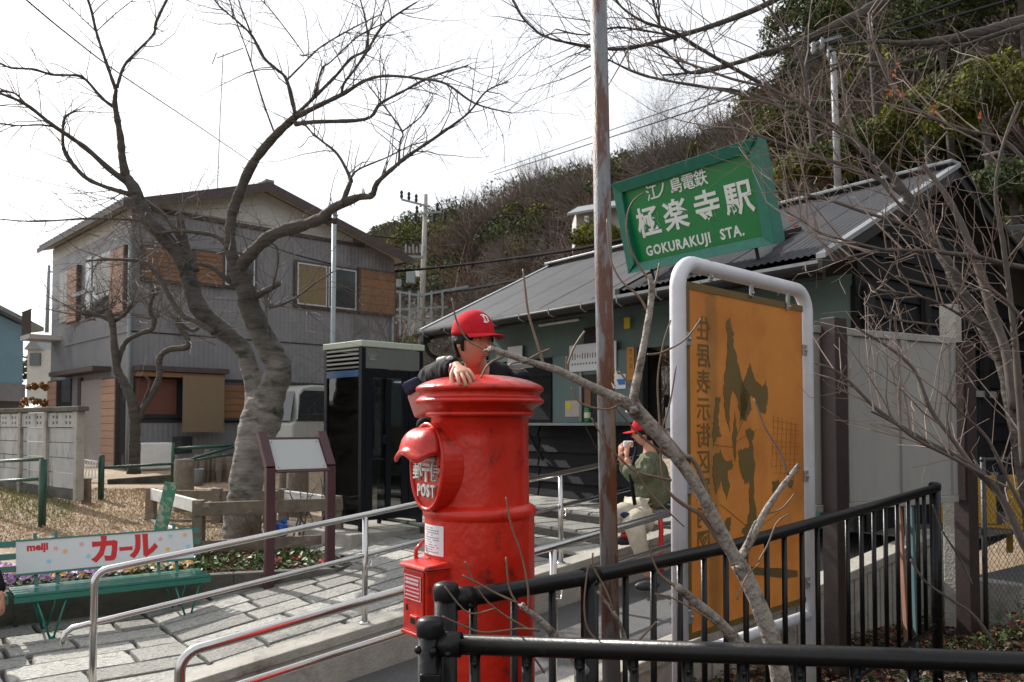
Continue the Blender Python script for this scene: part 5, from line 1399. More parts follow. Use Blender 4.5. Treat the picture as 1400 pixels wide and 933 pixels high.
def redcap(par,c,fr,s,letter=True):
    r_,f,u=fr; b=MB(); n,m=36,12
    def surf(ph,th,k=1.0):
        x=math.sin(th)*math.sin(ph);y=math.sin(th)*math.cos(ph);z=math.cos(th)
        seam=1+.006*abs(math.sin(ph*3))**.5
        return c+(r_*x*.86+f*y*1.0+u*(z*(1.0+.10*max(0,y))+.34))*s*k*seam
    for i in range(m+1):
        th=math.pi*.5*i/m*1.06
        for k in range(n): b.v.append(tuple(surf(2*math.pi*k/n,th)))
    for i in range(m):
        for k in range(n):
            a=i*n+k;b_=i*n+(k+1)%n; b.f.append((a,a+n,b_+n,b_)); b.m.append(0)
    cp_=b.build('cap',M['capred'],par,smooth=True); so_=cp_.modifiers.new('solid','SOLIDIFY'); so_.thickness=.003
    MB().add(*ellip(surf(0,0,1.0),[r_*s*.06,f*s*.06,u*s*.03])).build('cap_button',M['capred'],cp_,smooth=True,world=True)
    for q in range(6):
        b=MB(); b.tube([surf(q*math.pi/3,math.pi*.5*t/8,1.004) for t in range(0,9)],.0009,4); b.build('cap_seam',M['capred'],cp_)
    # visor
    b=MB(); nn,mm=20,8
    for lay,off in ((0,0),(1,-.022)):
        for j in range(mm+1):
            t=j/mm
            for i in range(nn+1):
                a=lerp(-1.15,1.15,i/nn)
                base=c+(r_*math.sin(a)*.86+f*math.cos(a)*.99+u*(.31+.02))*s
                L=.86*max(0,math.cos(a*1.18))**.55
                p=base+f*(L*t*s)+u*s*(-.16*t*t*.5-.17*abs(math.sin(a))**1.6*(.3+.7*t)+.02+off)+r_*math.sin(a)*.05*t*s
                b.v.append(tuple(p))
    o1=(nn+1)*(mm+1)
    for j in range(mm):
        for i in range(nn):
            a=j*(nn+1)+i; b.f.append((a,a+nn+1,a+nn+2,a+1)); b.m.append(0); b.f.append((a+o1,a+1+o1,a+nn+2+o1,a+nn+1+o1)); b.m.append(1)
    for i in range(nn):
        a=mm*(nn+1)+i; b.f.append((a,a+o1,a+o1+1,a+1)); b.m.append(0)
    b.build('visor',[M['capred'],M['capunder']],cp_,smooth=True)
    if letter:
        th=math.pi*.5*.62; q=surf(0,th,1.006); nrm=(surf(0,th,1.1)-surf(0,th,1.0)).normalized(); upv=(surf(0,th-.2)-surf(0,th+.2)).normalized(); rt=upv.cross(nrm)
        text('emblem','D',.052,basis(rt,upv,nrm,q),M['signwhite'],cp_,ext=.0015,bold=.0016,squash=.8,shear=.0)
        b=MB(); 
        for dx in (-.010,.004): b.obox(q+rt*dx-upv*.014+nrm*.0015,rt*.0035,upv*.03,nrm*.0015)
        b.obox(q-rt*.022+upv*.014+nrm*.001,rt*.016,upv*.004,nrm*.0015); b.obox(q-rt*.020-upv*.019+nrm*.001,rt*.014,upv*.004,nrm*.0015)
        b.build('emblem_stroke',M['signwhite'],cp_)
    return cp_
def hair(par,c,fr,s,cut=.15):
    r_,f,u=fr; b=MB(); n,m=40,24
    idx={}
    for i in range(m+1):
        th=math.pi*i/m
        for k in range(n):
            ph=2*math.pi*k/n; x=math.sin(th)*math.sin(ph);y=math.sin(th)*math.cos(ph);z=math.cos(th)
            X=x*.80;Y=y*.96;Z=z*1.14
            if z<0: X*=(1+.22*z); Y*=(1+.3*z)
            j=1+.012*math.sin(k*7+i)
            idx[i,k]=len(b.v); b.v.append(tuple(c+(r_*X+f*Y+u*Z)*s*1.03*j))
    for i in range(m):
        for k in range(n):
            th=math.pi*(i+.5)/m; ph=2*math.pi*(k+.5)/n; z=math.cos(th); y=math.cos(ph)*math.sin(th); x=abs(math.sin(ph)*math.sin(th))
            front=y>.30
            lim=-.62 if y<-.25 else (-.12 if y<.18 and x>.5 else -.35)
            if front: lim=.30 if x<.75 else .0
            if z>lim: b.f.append((idx[i,k],idx[i+1,k],idx[i+1,(k+1)%n],idx[i,(k+1)%n])); b.m.append(0)
    h=b.build('hair',M['hair'],par,smooth=True); s2=h.modifiers.new('solid','SOLIDIFY'); s2.thickness=.004
    # fringe
    b=MB()
    for k in range(16):
        a=lerp(-.8,.8,k/15); q0=c+(r_*math.sin(a)*.80+f*math.cos(a)*.93+u*.42)*s; q1=c+(r_*math.sin(a)*.84+f*math.cos(a)*.95+u*(.22-.03*(k%3)))*s
        b.tube([q0,q1],[.05*s,.012*s],5)
    b.build('fringe',M['hair'],par,smooth=True)
def hand(wrist,fwd,palmn,s,curl=.5,spread=.12,side=1,thumb=.6,droop=None):
    """fwd: towards the knuckles, palmn: out of the palm, side: which way the thumb lies along cross(fwd,palmn)"""
    f=fwd.normalized(); n=palmn.normalized(); l=f.cross(n).normalized()*side; n=(n-f*n.dot(f)).normalized()
    parts=[]
    J=[(wrist-f*.03*s,.021*s),(wrist,.020*s),(wrist+f*.035*s,(.030*s,.014*s)),(wrist+f*.062*s,(.033*s,.0125*s))]
    vs,fs=[],[]
    # palm as flattened ellipsoid-ish loft
    b=MB()
    rings=[(-.035,.019,.017),(-.01,.019,.0155),(.012,.025,.0145),(.035,.033,.0135),(.058,.036,.0125),(.072,.033,.0105),(.078,.022,.006)]
    N=14
    for d,a,c_ in rings:
        for k in range(N):
            an=2*math.pi*k/N; b.v.append(tuple(wrist+f*d*s+l*(a*math.cos(an))*s+n*(c_*math.sin(an))*s))
    for i in range(len(rings)-1):
        for k in range(N): b.f.append((i*N+k,i*N+(k+1)%N,(i+1)*N+(k+1)%N,(i+1)*N+k)); b.m.append(0)
    b.f.append(tuple(range((len(rings)-1)*N,len(rings)*N))); b.m.append(0)
    lens=[.068,.076,.071,.055]; offs=[.0265,.0085,-.0095,-.0265]
    for i in range(4):
        base=wrist+f*(.060-.004*abs(i-1))*s+l*offs[i]*s
        dirv=(f+l*spread*(1.2-i*.8)).normalized(); p=base; pts=[p-dirv*.008*s]; rs=[.0088*s]
        ang=0; pts.append(p+dirv*.012*s); rs.append(.0092*s); p=pts[-1]
        for q,(frac,rq) in enumerate(((.40,.0082),(.30,.0076),(.22,.0068))):
            ang+=curl*(.55+.25*q+.06*i); dd=dirv*math.cos(ang)+n*math.sin(ang); p=p+dd*lens[i]*frac*s; pts.append(p); rs.append(rq*s)
        v_,r2=crom(pts,rs,3); b.tube(v_,r2,9); b.sphere(v_[-1],r2[-1],9,6)
    # thumb from the side of the palm near its base
    base=wrist+f*.012*s+l*.022*s; td=(f*.62+l*thumb+n*.35).normalized(); p1=base+td*.032*s; td2=(f*.85+l*thumb*.45+n*.45).normalized(); p2=p1+td2*.027*s; p3=p2+(f+n*.4).normalized()*.02*s
    v_,r2=crom([base-td*.01*s,base,p1,p2,p3],[.011*s,.0125*s,.0105*s,.0095*s,.0075*s],3); b.tube(v_,r2,9); b.sphere(v_[-1],r2[-1],9,6)
    return b
from mathutils import noise as MN
def crumple(b,amp,fr):
    for i,v in enumerate(b.v):
        p=Vector(v)*fr; q=MN.noise_vector(p)+MN.noise_vector(p*2.3)*.5; b.v[i]=(v[0]+q.x*amp,v[1]+q.y*amp,v[2]+q.z*amp)
    return b
# ---- boy on the post box
by=thing('person',Vector((BX.x,BX.y+.42,ZC-1.64)),'boy in a red baseball cap and black jacket leaning over the red post box','person')
hc=P(646,467,3.22); hf=Vector((.69,-.72,-.06)); s=.088
vs,fs,fr=headmesh(hc,hf,UP+Vector((.04,-.05,0)),s)
body=MB(); body.add(vs,fs); ear(body,hc,fr,s,1); ear(body,hc,fr,s,-1)
neck_b=P(655,520,3.42); 
def JP(x,y,Y,r): return (P(x,y,Y),r)
jt=[JP(650,690,3.66,.10),JP(652,610,3.62,.10),JP(655,550,3.52,.105),JP(656,520,3.44,.06),JP(650,497,3.30,.045),(hc-UP*.02,.045),
    JP(612,528,3.46,.05),JP(590,522,3.30,.034),JP(606,512,3.12,.028),JP(622,505,3.0,.024),
    JP(700,530,3.48,.045),JP(712,520,3.40,.03),JP(712,545,3.48,.028),JP(705,575,3.50,.024),
    JP(632,700,3.66,.07),JP(632,850,3.60,.05),JP(632,1010,3.60,.035),JP(630,1030,3.52,.03),
    JP(675,700,3.68,.07),JP(678,850,3.62,.05),JP(680,1010,3.62,.035),JP(682,1030,3.54,.03)]
ed=[(0,1),(1,2),(2,3),(3,4),(4,5),(3,6),(6,7),(7,8),(8,9),(3,10),(10,11),(11,12),(12,13),(0,14),(14,15),(15,16),(16,17),(0,18),(18,19),(19,20),(20,21)]
body.add(*skinned(jt,ed))
wr_=P(627,503,2.955)
hb_=hand(wr_,P(641,519,2.845)-wr_,Vector((-.1,.75,-.6)),.86,curl=.30,side=-1,spread=.10,thumb=.5)
body.add(hb_.v,hb_.f)
hb2=hand(P(704,580,3.50),Vector((-.1,0,-1)),Vector((-1,0,0)),.8,curl=.3,side=1); body.add(hb2.v,hb2.f)
body.build('body',M['skin'],by,smooth=True)
face(by,hc,fr,s); hair(by,hc,fr,s); redcap(by,hc,fr,s)
jk=[JP(650,640,3.64,.13),JP(654,575,3.56,.135),JP(656,535,3.48,.125),(P(654,513,3.40),.088),(P(652,503,3.34),.066)]
ej=[(0,1),(1,2),(2,3),(3,4)]
crumple(MB().add(*skinned(jk+[JP(608,524,3.46,.075),JP(588,520,3.32,.062),JP(603,509,3.16,.050),JP(618,503,3.04,.040),JP(622,502,3.01,.034),JP(704,526,3.48,.075),JP(712,516,3.40,.06),JP(712,535,3.46,.050),JP(706,562,3.50,.040)],ej+[(3,5),(5,6),(6,7),(7,8),(8,9),(3,10),(10,11),(11,12),(12,13)],3)),.009,22).build('jacket',M['jacket'],by,smooth=True)
MB().add(*chain([P(618,506,3.02),P(625,503,2.992)],[.031,.028],1)).build('red_cuff',M['redprint'],by,smooth=True)
for a,b_,r in (((598,494,3.12),(611,490,3.06),.014),((612,492,3.05),(618,489,3.02),.012)):
    MB().add(*chain([P(*a),P(*b_)],[r,r*.8],2)).build('sleeve_highlight',M['jhighlight'],by,smooth=True)  # pale blobs stand for the highlights on the sleeve
MB().add(*skinned([JP(652,690,3.66,.125),JP(632,730,3.64,.085),JP(632,850,3.60,.065),JP(632,990,3.60,.055),JP(674,730,3.66,.085),JP(678,850,3.62,.065),JP(680,990,3.62,.055)],[(0,1),(1,2),(2,3),(0,4),(4,5),(5,6)])).build('trousers',M['jacket'],by,smooth=True)
for x in (631,682):
    MB().add(*chain([P(x,1035,3.62),P(x-2,1040,3.48)],[.042,.036],2)).build('shoe',M['shoe'],by,smooth=True)
# pale pink pouch with navy band, beside the boy
pcx=[(555,541),(577,528),(600,556),(566,573)]
pp=[P(x,y,3.27) for x,y in pcx]
bg=thing('pouch',sum(pp,Vector())/4,'pale pink tapered pouch with a navy top sticking out left of the post box cap','bag')
MB().prism(pp,Vector((.03,.06,.0))).build('pouch_body',M['pinkcloth'],bg,bevel=.010)
pn=[P(x,y,3.255) for x,y in ((546,525),(569,514),(578,528),(554,542))]
MB().prism(pn,Vector((.035,.08,.0))).build('navy_top',M['navy'],bg,bevel=.012)
MB().add(*chain([P(575,575,3.36),P(584,590,3.42),P(600,560,3.48)],[.035,.045,.05],2)).build('dark_strap',M['jacket'],bg,smooth=True)
# ---- person in olive coat crouching on the far wall
Y2=7.75
cr=thing('person',P(872,770,Y2),'crouching person in olive green coat and red cap holding both hands to the face','person')
hc2=P(880,592,Y2); s2=.105; f2=Vector((-.95,.22,-.15))
vs,fs,fr2=headmesh(hc2,f2,UP,s2); b=MB(); b.add(vs,fs); ear(b,hc2,fr2,s2,1); ear(b,hc2,fr2,s2,-1)
J2=[(P(893,698,Y2+.05),.12),(P(890,660,Y2),.12),(P(892,630,Y2),.09),(P(888,612,Y2),.05),(hc2,.055),
 (P(886,634,Y2-.16),.055),(P(868,652,Y2-.20),.042),(P(856,625,Y2-.16),.032),
 (P(890,632,Y2+.18),.055),(P(862,650,Y2+.2),.042),(P(848,624,Y2+.1),.032),
 (P(850,702,Y2-.15),.08),(P(838,698,Y2-.18),.06),(P(852,728,Y2-.12),.045),
 (P(858,712,Y2-.25),.08),(P(868,730,Y2-.3),.06),(P(888,790,Y2-.25),.045)]
b.add(*skinned(J2,[(0,1),(1,2),(2,3),(3,4),(2,5),(5,6),(6,7),(2,8),(8,9),(9,10),(0,11),(11,12),(12,13),(0,14),(14,15),(15,16)]))
for w_,dr_,sd in ((P(857,622,Y2-.16),Vector((.05,.1,1)),1),(P(848,622,Y2+.08),Vector((.12,0,1)),-1)):
    q=hand(w_,dr_,Vector((.6,.3,0)),1.05,curl=.6,side=sd); b.add(q.v,q.f)
b.build('body',M['skin'],cr,smooth=True); face(cr,hc2,fr2,s2); hair(cr,hc2,fr2,s2); redcap(cr,hc2,fr2,s2,False)
crumple(MB().add(*skinned([(P(894,700,Y2+.03),.205),(P(890,665,Y2),.185),(P(893,636,Y2),.155),(P(890,616,Y2),.075),(P(884,640,Y2-.2),.095),(P(866,656,Y2-.24),.075),(P(858,634,Y2-.2),.055),(P(890,636,Y2+.2),.09),(P(862,652,Y2+.22),.07),(P(850,632,Y2+.13),.052)],[(0,1),(1,2),(2,3),(2,4),(4,5),(5,6),(2,7),(7,8),(8,9)],3)),.022,9).build('coat',M['coatgreen'],cr,smooth=True)
crumple(MB().add(*skinned([(P(886,706,Y2),.16),(P(858,704,Y2-.15),.12),(P(836,700,Y2-.2),.095),(P(852,728,Y2-.14),.07),(P(864,714,Y2-.3),.12),(P(872,735,Y2-.34),.09),(P(886,782,Y2-.3),.065)],[(0,1),(1,2),(2,3),(0,4),(4,5),(5,6)],3)),.018,9).build('trousers',M['trouser'],cr,smooth=True)
MB().add(*ellip(P(858,706,Y2-.29),[Vector((.07,0,-.02)),Vector((0,.02,0)),Vector((0,0,.035))])).build('knee_patch',M['navy'],cr,smooth=True)
MB().add(*ellip(P(855,739,Y2-.12),[Vector((.13,.03,0)),Vector((0,.05,0)),Vector((0,0,.045))])).build('shoe',M['shoe'],cr,smooth=True)
MB().add(*ellip(P(857,732,Y2-.16),[Vector((.06,.0,0)),Vector((0,.03,0)),Vector((0,0,.03))])).build('shoe_flash',M['redprint'],cr,smooth=True)
MB().add(*ellip(P(885,801,Y2-.3),[Vector((.12,.03,0)),Vector((0,.05,0)),Vector((0,0,.045))])).build('shoe',M['shoe'],cr,smooth=True)
MB().tube([P(902,702,Y2-.2),P(904,725,Y2-.22),P(903,760,Y2-.24),P(905,782,Y2-.24)],.022,8).build('red_scarf_end',M['redprint'],cr,smooth=True)
MB().tube([P(870,612,Y2-.2),P(862,650,Y2-.27),P(868,690,Y2-.2)],.018,8).build('dark_strap',M['jacket'],cr,smooth=True)
MB().obox(P(853,612,Y2-.16),Vector((.09,.02,0)),Vector((0,.05,0)),Vector((0,0,.06))).build('white_camera',M['white'],cr,bevel=.012)
# ---- person seated at the left edge (sleeve and hand in view)
Y3=6.75
se=thing('person',P(-40,860,Y3),'seated person cut off by the left edge, only a black sleeve and a hand showing','person')
b=MB(); hc3=P(-60,690,Y3); vs,fs,fr3=headmesh(hc3,Vector((.3,-1,0)),UP,.105); b.add(vs,fs)
b.add(*skinned([(P(-60,815,Y3),.12),(P(-60,770,Y3),.12),(P(-60,735,Y3),.07),(hc3,.05),(P(-30,742,Y3),.05),(P(-12,790,Y3-.02),.04),(P(2,818,Y3-.1),.03),(P(-90,742,Y3),.05),(P(-105,790,Y3),.04),(P(-80,815,Y3-.15),.03),(P(-45,820,Y3-.35),.07),(P(-45,875,Y3-.4),.05),(P(-80,820,Y3-.35),.07),(P(-80,875,Y3-.4),.05)],[(0,1),(1,2),(2,3),(2,4),(4,5),(5,6),(2,7),(7,8),(8,9),(0,10),(10,11),(0,12),(12,13)]))
q=hand(P(3,820,Y3-.1),Vector((.05,-.1,-1)),Vector((-1,0,0)),1,curl=.4); b.add(q.v,q.f)
b.build('body',M['skin'],se,smooth=True); hair(se,hc3,fr3,.105); face(se,hc3,fr3,.105)
MB().add(*skinned([(P(-60,815,Y3),.16),(P(-60,770,Y3),.16),(P(-60,742,Y3),.1),(P(-28,748,Y3),.08),(P(-12,785,Y3-.02),.075),(P(1,812,Y3-.08),.055),(P(-92,748,Y3),.08),(P(-105,790,Y3),.07),(P(-84,812,Y3-.13),.05)],[(0,1),(1,2),(2,3),(3,4),(4,5),(2,6),(6,7),(7,8)])).build('coat',M['jacket'],se,smooth=True)
MB().add(*skinned([(P(-62,822,Y3),.14),(P(-45,822,Y3-.35),.09),(P(-45,880,Y3-.4),.065),(P(-80,822,Y3-.35),.09),(P(-80,880,Y3-.4),.065)],[(0,1),(1,2),(0,3),(3,4)])).build('trousers',M['jacket'],se,smooth=True)
# ================= trees =================
def poly(pts,Y0=None):
    """[(px,py,width_px,Y)] -> points, radii"""
    vs=[];rs=[]
    for q in pts:
        Y=q[3]; vs.append(P(q[0],q[1],Y)); rs.append(max(.0025,q[2]/2*Y/F))
    return vs,rs
def withY(pts,Ya,Yb):
    n=len(pts); return [(p[0],p[1],p[2],Ya+(Yb-Ya)*i/max(1,n-1)) for i,p in enumerate(pts)]
def rough_limb(vs,rs,rr,k=4,n=9,wob=.06):
    v,r=crom(vs,rs,k); r=[x*(1+rr.uniform(-wob,wob*1.6)) for x in r]
    return v,r,n
def twig(b,p,d,L,r,depth,rr,lift=.12,n=4,kink=.22):
    seg=max(3,int(L/.14)); pts=[p.copy()]; rs=[r]; q=p.copy(); dd=d.normalized()
    for i in range(seg):
        dd=(dd+Vector((rr.gauss(0,kink*.5),rr.gauss(0,kink*.5),rr.gauss(0,kink*.4)+lift*.5))).normalized()
        q=q+dd*(L/seg); pts.append(q.copy()); rs.append(max(.0016,r*(1-(i+1)/seg*.75)))
        if depth>0 and i>0 and rr.random()<.62:
            side=dd.cross(Vector((rr.gauss(0,1),rr.gauss(0,1),rr.gauss(0,1)))).normalized()
            twig(b,q,(dd*.7+side*.8),L*rr.uniform(.3,.6),rs[-1]*.7,depth-1,rr,lift,3,kink)
    b.tube(pts,rs,n,caps=False)
rr=random.Random(77)
TY=10.2
tree=thing('cherry_tree',Vector((P(338,730,TY).x,TY,ZC-1.5)),'big bare cherry tree with pale ridged trunk inside the timber fence','tree')
tr=[(328,765,80),(330,738,54),(334,690,45),(339,640,43),(348,605,49),(357,575,54),(364,548,50)]
v,r,n=rough_limb(*poly(withY(tr,TY,TY)),rr,6,24,.02)
b=MB(); b.tube(v,r,28)
# ridged, twisting bark relief on the trunk and the two big limbs
def bark(b,start,amp,fr):
    for i in range(start,len(b.v)):
        v=Vector(b.v[i]); p=Vector((v.x*5,v.y*5,v.z*9)); q=MN.noise_vector(p)+MN.noise_vector(p*2.7)*.6; b.v[i]=(v.x+q.x*amp,v.y+q.y*amp,v.z+q.z*amp*.4)
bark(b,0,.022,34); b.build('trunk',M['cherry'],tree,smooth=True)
R_=[(362,556,46),(374,530,38),(381,505,34),(370,480,31),(355,450,29),(341,420,28),(335,395,26),(325,370,25)]
L_=[(354,568,34),(348,540,25),(341,502,22),(328,472,23),(296,446,24),(271,420,24),(258,380,21),(245,350,20),(220,320,20),(205,305,18),(195,285,17),(184,260,16),(173,243,14)]
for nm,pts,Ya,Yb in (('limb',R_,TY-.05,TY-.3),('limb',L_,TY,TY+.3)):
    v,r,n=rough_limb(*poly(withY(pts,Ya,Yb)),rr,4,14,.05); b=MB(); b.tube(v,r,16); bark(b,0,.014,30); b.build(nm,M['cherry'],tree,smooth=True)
limbs=[
 ([(325,372,20),(315,340,18),(316,300,16),(325,270,16),(345,225,14),(375,187,12),(404,160,11)],9.9,9.6,0),
 ([(404,158,7),(392,110,6),(378,95,5.5),(360,78,5),(345,50,4.5),(325,30,3.5),(296,4,3),(285,-20,2.5)],9.6,9.2,1),
 ([(345,50,3),(333,20,2.5),(322,-10,2)],9.3,9.2,1),
 ([(392,110,3.5),(412,90,3),(438,65,3),(480,40,2.5),(520,20,1.5)],9.55,9.9,1),
 ([(410,75,2.5),(414,72,2),(375,20,2),(357,0,1.5)],9.6,9.6,1),
 ([(404,158,7),(435,128,5.5),(460,103,5),(480,80,4.5),(502,66,4),(500,30,3),(490,-10,2)],9.6,9.0,1),
 ([(430,133,4),(440,95,3),(452,85,2.5),(490,50,2.5),(530,30,2)],9.5,9.2,1),
 ([(405,160,9),(435,145,7.5),(470,128,6.5),(500,110,5.5),(530,104,4.5),(575,108,4),(610,115,4),(650,142,3),(700,155,2)],9.6,8.4,1),
 ([(467,130,5),(470,115,4),(485,95,4.5),(502,70,4.5),(520,40,4),(540,22,3.5),(570,3,2.5)],9.2,8.8,1),
 ([(404,170,8),(430,167,6.5),(500,163,5.5),(520,142,4.5),(553,124,4),(590,105,3.5),(640,90,2.5)],9.6,8.8,1),
 ([(377,187,3.5),(360,140,3),(343,85,2.5),(325,35,2),(312,-5,2)],9.7,9.9,1),
 ([(325,370,20),(345,345,19),(375,320,20),(415,308,18),(440,298,17),(455,285,15),(490,270,12),(508,268,10),(516,250,8),(540,228,7),(560,212,6),(600,185,4.5),(640,155,3.5),(665,125,2.5),(695,112,2)],9.9,8.2,1),
 ([(466,282,9),(478,252,7),(479,244,6),(462,212,4.5),(440,193,3.5),(425,180,2.5),(412,165,2)],9.2,9.4,1),
 ([(479,246,4),(490,232,3.5),(530,215,2.5),(560,200,2),(590,192,1.5)],9.2,8.9,1),
 ([(545,227,4),(547,195,3.2),(550,180,3),(525,145,2.5),(505,118,1.5)],8.8,8.9,1),
 ([(550,180,2.5),(575,160,2),(592,135,1.5)],8.85,8.7,1),
 ([(440,300,15),(449,301,12),(459,303,9)],9.5,9.4,0),
 ([(342,408,14),(360,400,11),(382,387,10)],10.0,9.8,0),
 ([(366,398,7),(364,412,6),(372,420,5),(400,410,3),(430,388,2.5),(455,372,2)],9.9,9.5,1),
 ([(372,395,3),(380,360,3.5),(378,338,3),(368,330,2.5),(395,318,2)],9.8,9.6,1),
 ([(322,352,10),(305,330,9),(292,322,8),(270,318,7),(240,316,6),(215,318,5.5),(198,303,4.5),(160,300,4),(120,299,3.5),(50,303,2.5),(0,300,2)],10.0,10.6,1),
 ([(326,392,11),(305,378,9),(290,366,7.5),(265,360,6)],10.0,9.8,0),
 ([(173,246,14),(167,215,12),(165,190,11),(160,160,9.5),(157,140,8),(159,122,6)],10.5,10.3,0),
 ([(158,122,6),(145,85,5),(132,45,4.5),(125,15,4.5),(117,-10,4)],10.3,10.0,1),
 ([(160,120,5.5),(170,90,4),(190,68,4),(210,47,4.5),(213,32,4.5),(226,4,4),(240,-20,3)],10.3,10.5,1),
 ([(158,148,6),(140,135,5),(120,112,4.5),(108,104,5),(90,103,4),(70,102,4.5),(45,95,4),(15,93,3.5),(0,87,3.5),(-30,80,3)],10.4,9.6,1),
 ([(132,43,2),(157,20,1.8),(182,0,1.5)],10.1,10.3,1),
 ([(130,42,2),(105,18,1.8),(85,0,1.5)],10.1,9.9,1),
 ([(174,250,11),(150,232,9),(120,205,8),(95,187,7),(70,170,6.5),(35,143,5.5),(0,128,4.5),(-30,120,3)],10.5,9.4,1),
 ([(35,142,3),(20,128,3),(0,125,3),(-20,124,2)],9.8,9.6,1),
 ([(75,174,3.5),(55,171,3),(25,172,2.5),(0,169,2.5)],9.9,9.6,1),
 ([(180,266,9),(165,262,8),(145,256,7),(120,245,7),(102,228,7),(91,212,6.5),(86,196,5.5),(88,163,4),(103,152,3)],10.5,10.2,1),
 ([(292,455,10),(268,440,9),(250,432,8.5),(235,412,8),(222,387,8),(205,365,6),(190,357,5.5),(150,355,4.5),(118,357,3.5)],10.1,10.4,1),
 ([(266,372,17),(256,345,15),(250,325,14),(246,300,12),(243,292,8)],10.4,10.4,0),
 ([(248,332,8),(228,298,7),(206,280,6),(195,272,5)],10.5,10.7,1)]
tw=MB()
for pts,Ya,Yb,t_ in limbs:
    v,r,n=rough_limb(*poly([(q[0],q[1],q[2]*.84,q[3]) for q in withY(pts,Ya,Yb)]),rr,5,9,.12)
    b=MB(); b.tube(v,r,9 if r[0]>.03 else 6); b.build('limb',M['bark'],tree,smooth=True)
    m=len(v)
    for i in range(2,m):
        rad_=r[i]
        for _ in range(1+(rad_<.03)):
            if rr.random()>(.20 if t_ else .06)+(.16 if i>m*.55 and t_ else 0): continue
            d=(v[i]-v[i-1]).normalized(); side=d.cross(Vector((rr.gauss(0,1),rr.gauss(0,1),rr.gauss(0,1)))).normalized()
            L=rr.uniform(.15,.55) if rad_>.03 else rr.uniform(.3,1.1)
            twig(tw,v[i],d*.75+side*.75+UP*.10,L,min(.006,rad_*.45)+.001,2 if L>.5 else 1,rr,.03,4,.38)
        if rad_>.035 and rr.random()<.45: # stubby spurs
            d=(v[i]-v[i-1]).normalized(); side=d.cross(Vector((rr.gauss(0,1),rr.gauss(0,1),rr.gauss(0,1)))).normalized(); twig(tw,v[i]+side*rad_*.8,side,rr.uniform(.04,.1),.009,0,rr)
# dense epicormic shoots low in the crown
for k in range(110):
    src=rr.choice([(205,345),(230,370),(250,330),(190,330),(285,460),(345,420),(370,400),(300,340),(260,300),(165,330),(140,300)])
    p=P(src[0]+rr.gauss(0,18),src[1]+rr.gauss(0,14),10.2+rr.gauss(0,.3)); twig(tw,p,Vector((rr.gauss(0,.9),rr.gauss(0,.5),rr.gauss(.45,.5))),rr.uniform(.3,1.0),.005,1,rr,.05)
tw.build('twigs',M['twig'],tree,kind='stuff')
# root suckers at the trunk foot
b=MB()
for k in range(26): twig(b,P(346+rr.gauss(0,8),735,TY-.35),Vector((rr.gauss(0,.5),-.2,1)),rr.uniform(.3,.6),.005,1,rr)
b.build('suckers',M['shoot'],tree,kind='stuff')
# ---- pollarded tree before the house
PT=14.6
t2=thing('pollarded_tree',Vector((P(184,640,PT).x,PT,gh(P(184,640,PT).x,PT)-.05)),'small pollarded tree with knobbly crooked limbs at the corner of the grey house','tree')
for pts in ([(183,648,17),(184,610,14),(184,575,14),(181,550,13),(168,520,11),(160,505,10),(156,470,9),(154,445,9),(148,425,8)],
            [(160,503,7),(166,480,6.5),(175,465,6),(195,455,6.5),(208,450,6),(211,435,7)],[(188,578,9),(195,560,8),(208,540,8),(218,515,8),(218,490,7.5),(232,478,8),(255,475,8),(256,462,7),(248,452,8),(243,440,8)],
            [(154,440,6),(135,432,5),(115,425,4)],[(156,440,6),(172,428,6),(180,415,5)],[(243,440,6),(262,452,5),(272,448,4)],[(211,437,6),(205,425,5),(208,408,5),(214,400,4)],[(192,560,3),(205,525,3),(195,512,2)]):
    v,r,n=rough_limb(*poly(withY(pts,PT,PT-.1)),rr,4,9,.12); MB().tube(v,r,10).build('limb',M['bark'],t2,smooth=True)
b=MB()
for (x,y) in ((148,425),(115,425),(180,415),(210,402),(243,438),(212,435),(130,430)):
    for k in range(16): twig(b,P(x+rr.gauss(0,4),y+rr.gauss(0,4),PT),Vector((rr.gauss(-.1,.9),rr.gauss(0,.5),rr.gauss(.55,.4))),rr.uniform(.4,1.5),.008,1,rr,.05)
for (x0,y0,x1,y1) in ((125,432,60,408),(125,432,85,450),(130,436,95,452),(150,430,95,385)):
    twig(b,P(x0,y0,PT),P(x1,y1,PT)-P(x0,y0,PT),(P(x1,y1,PT)-P(x0,y0,PT)).length,.014,1,rr,0)
b.build('twigs',M['twig'],t2,kind='stuff')
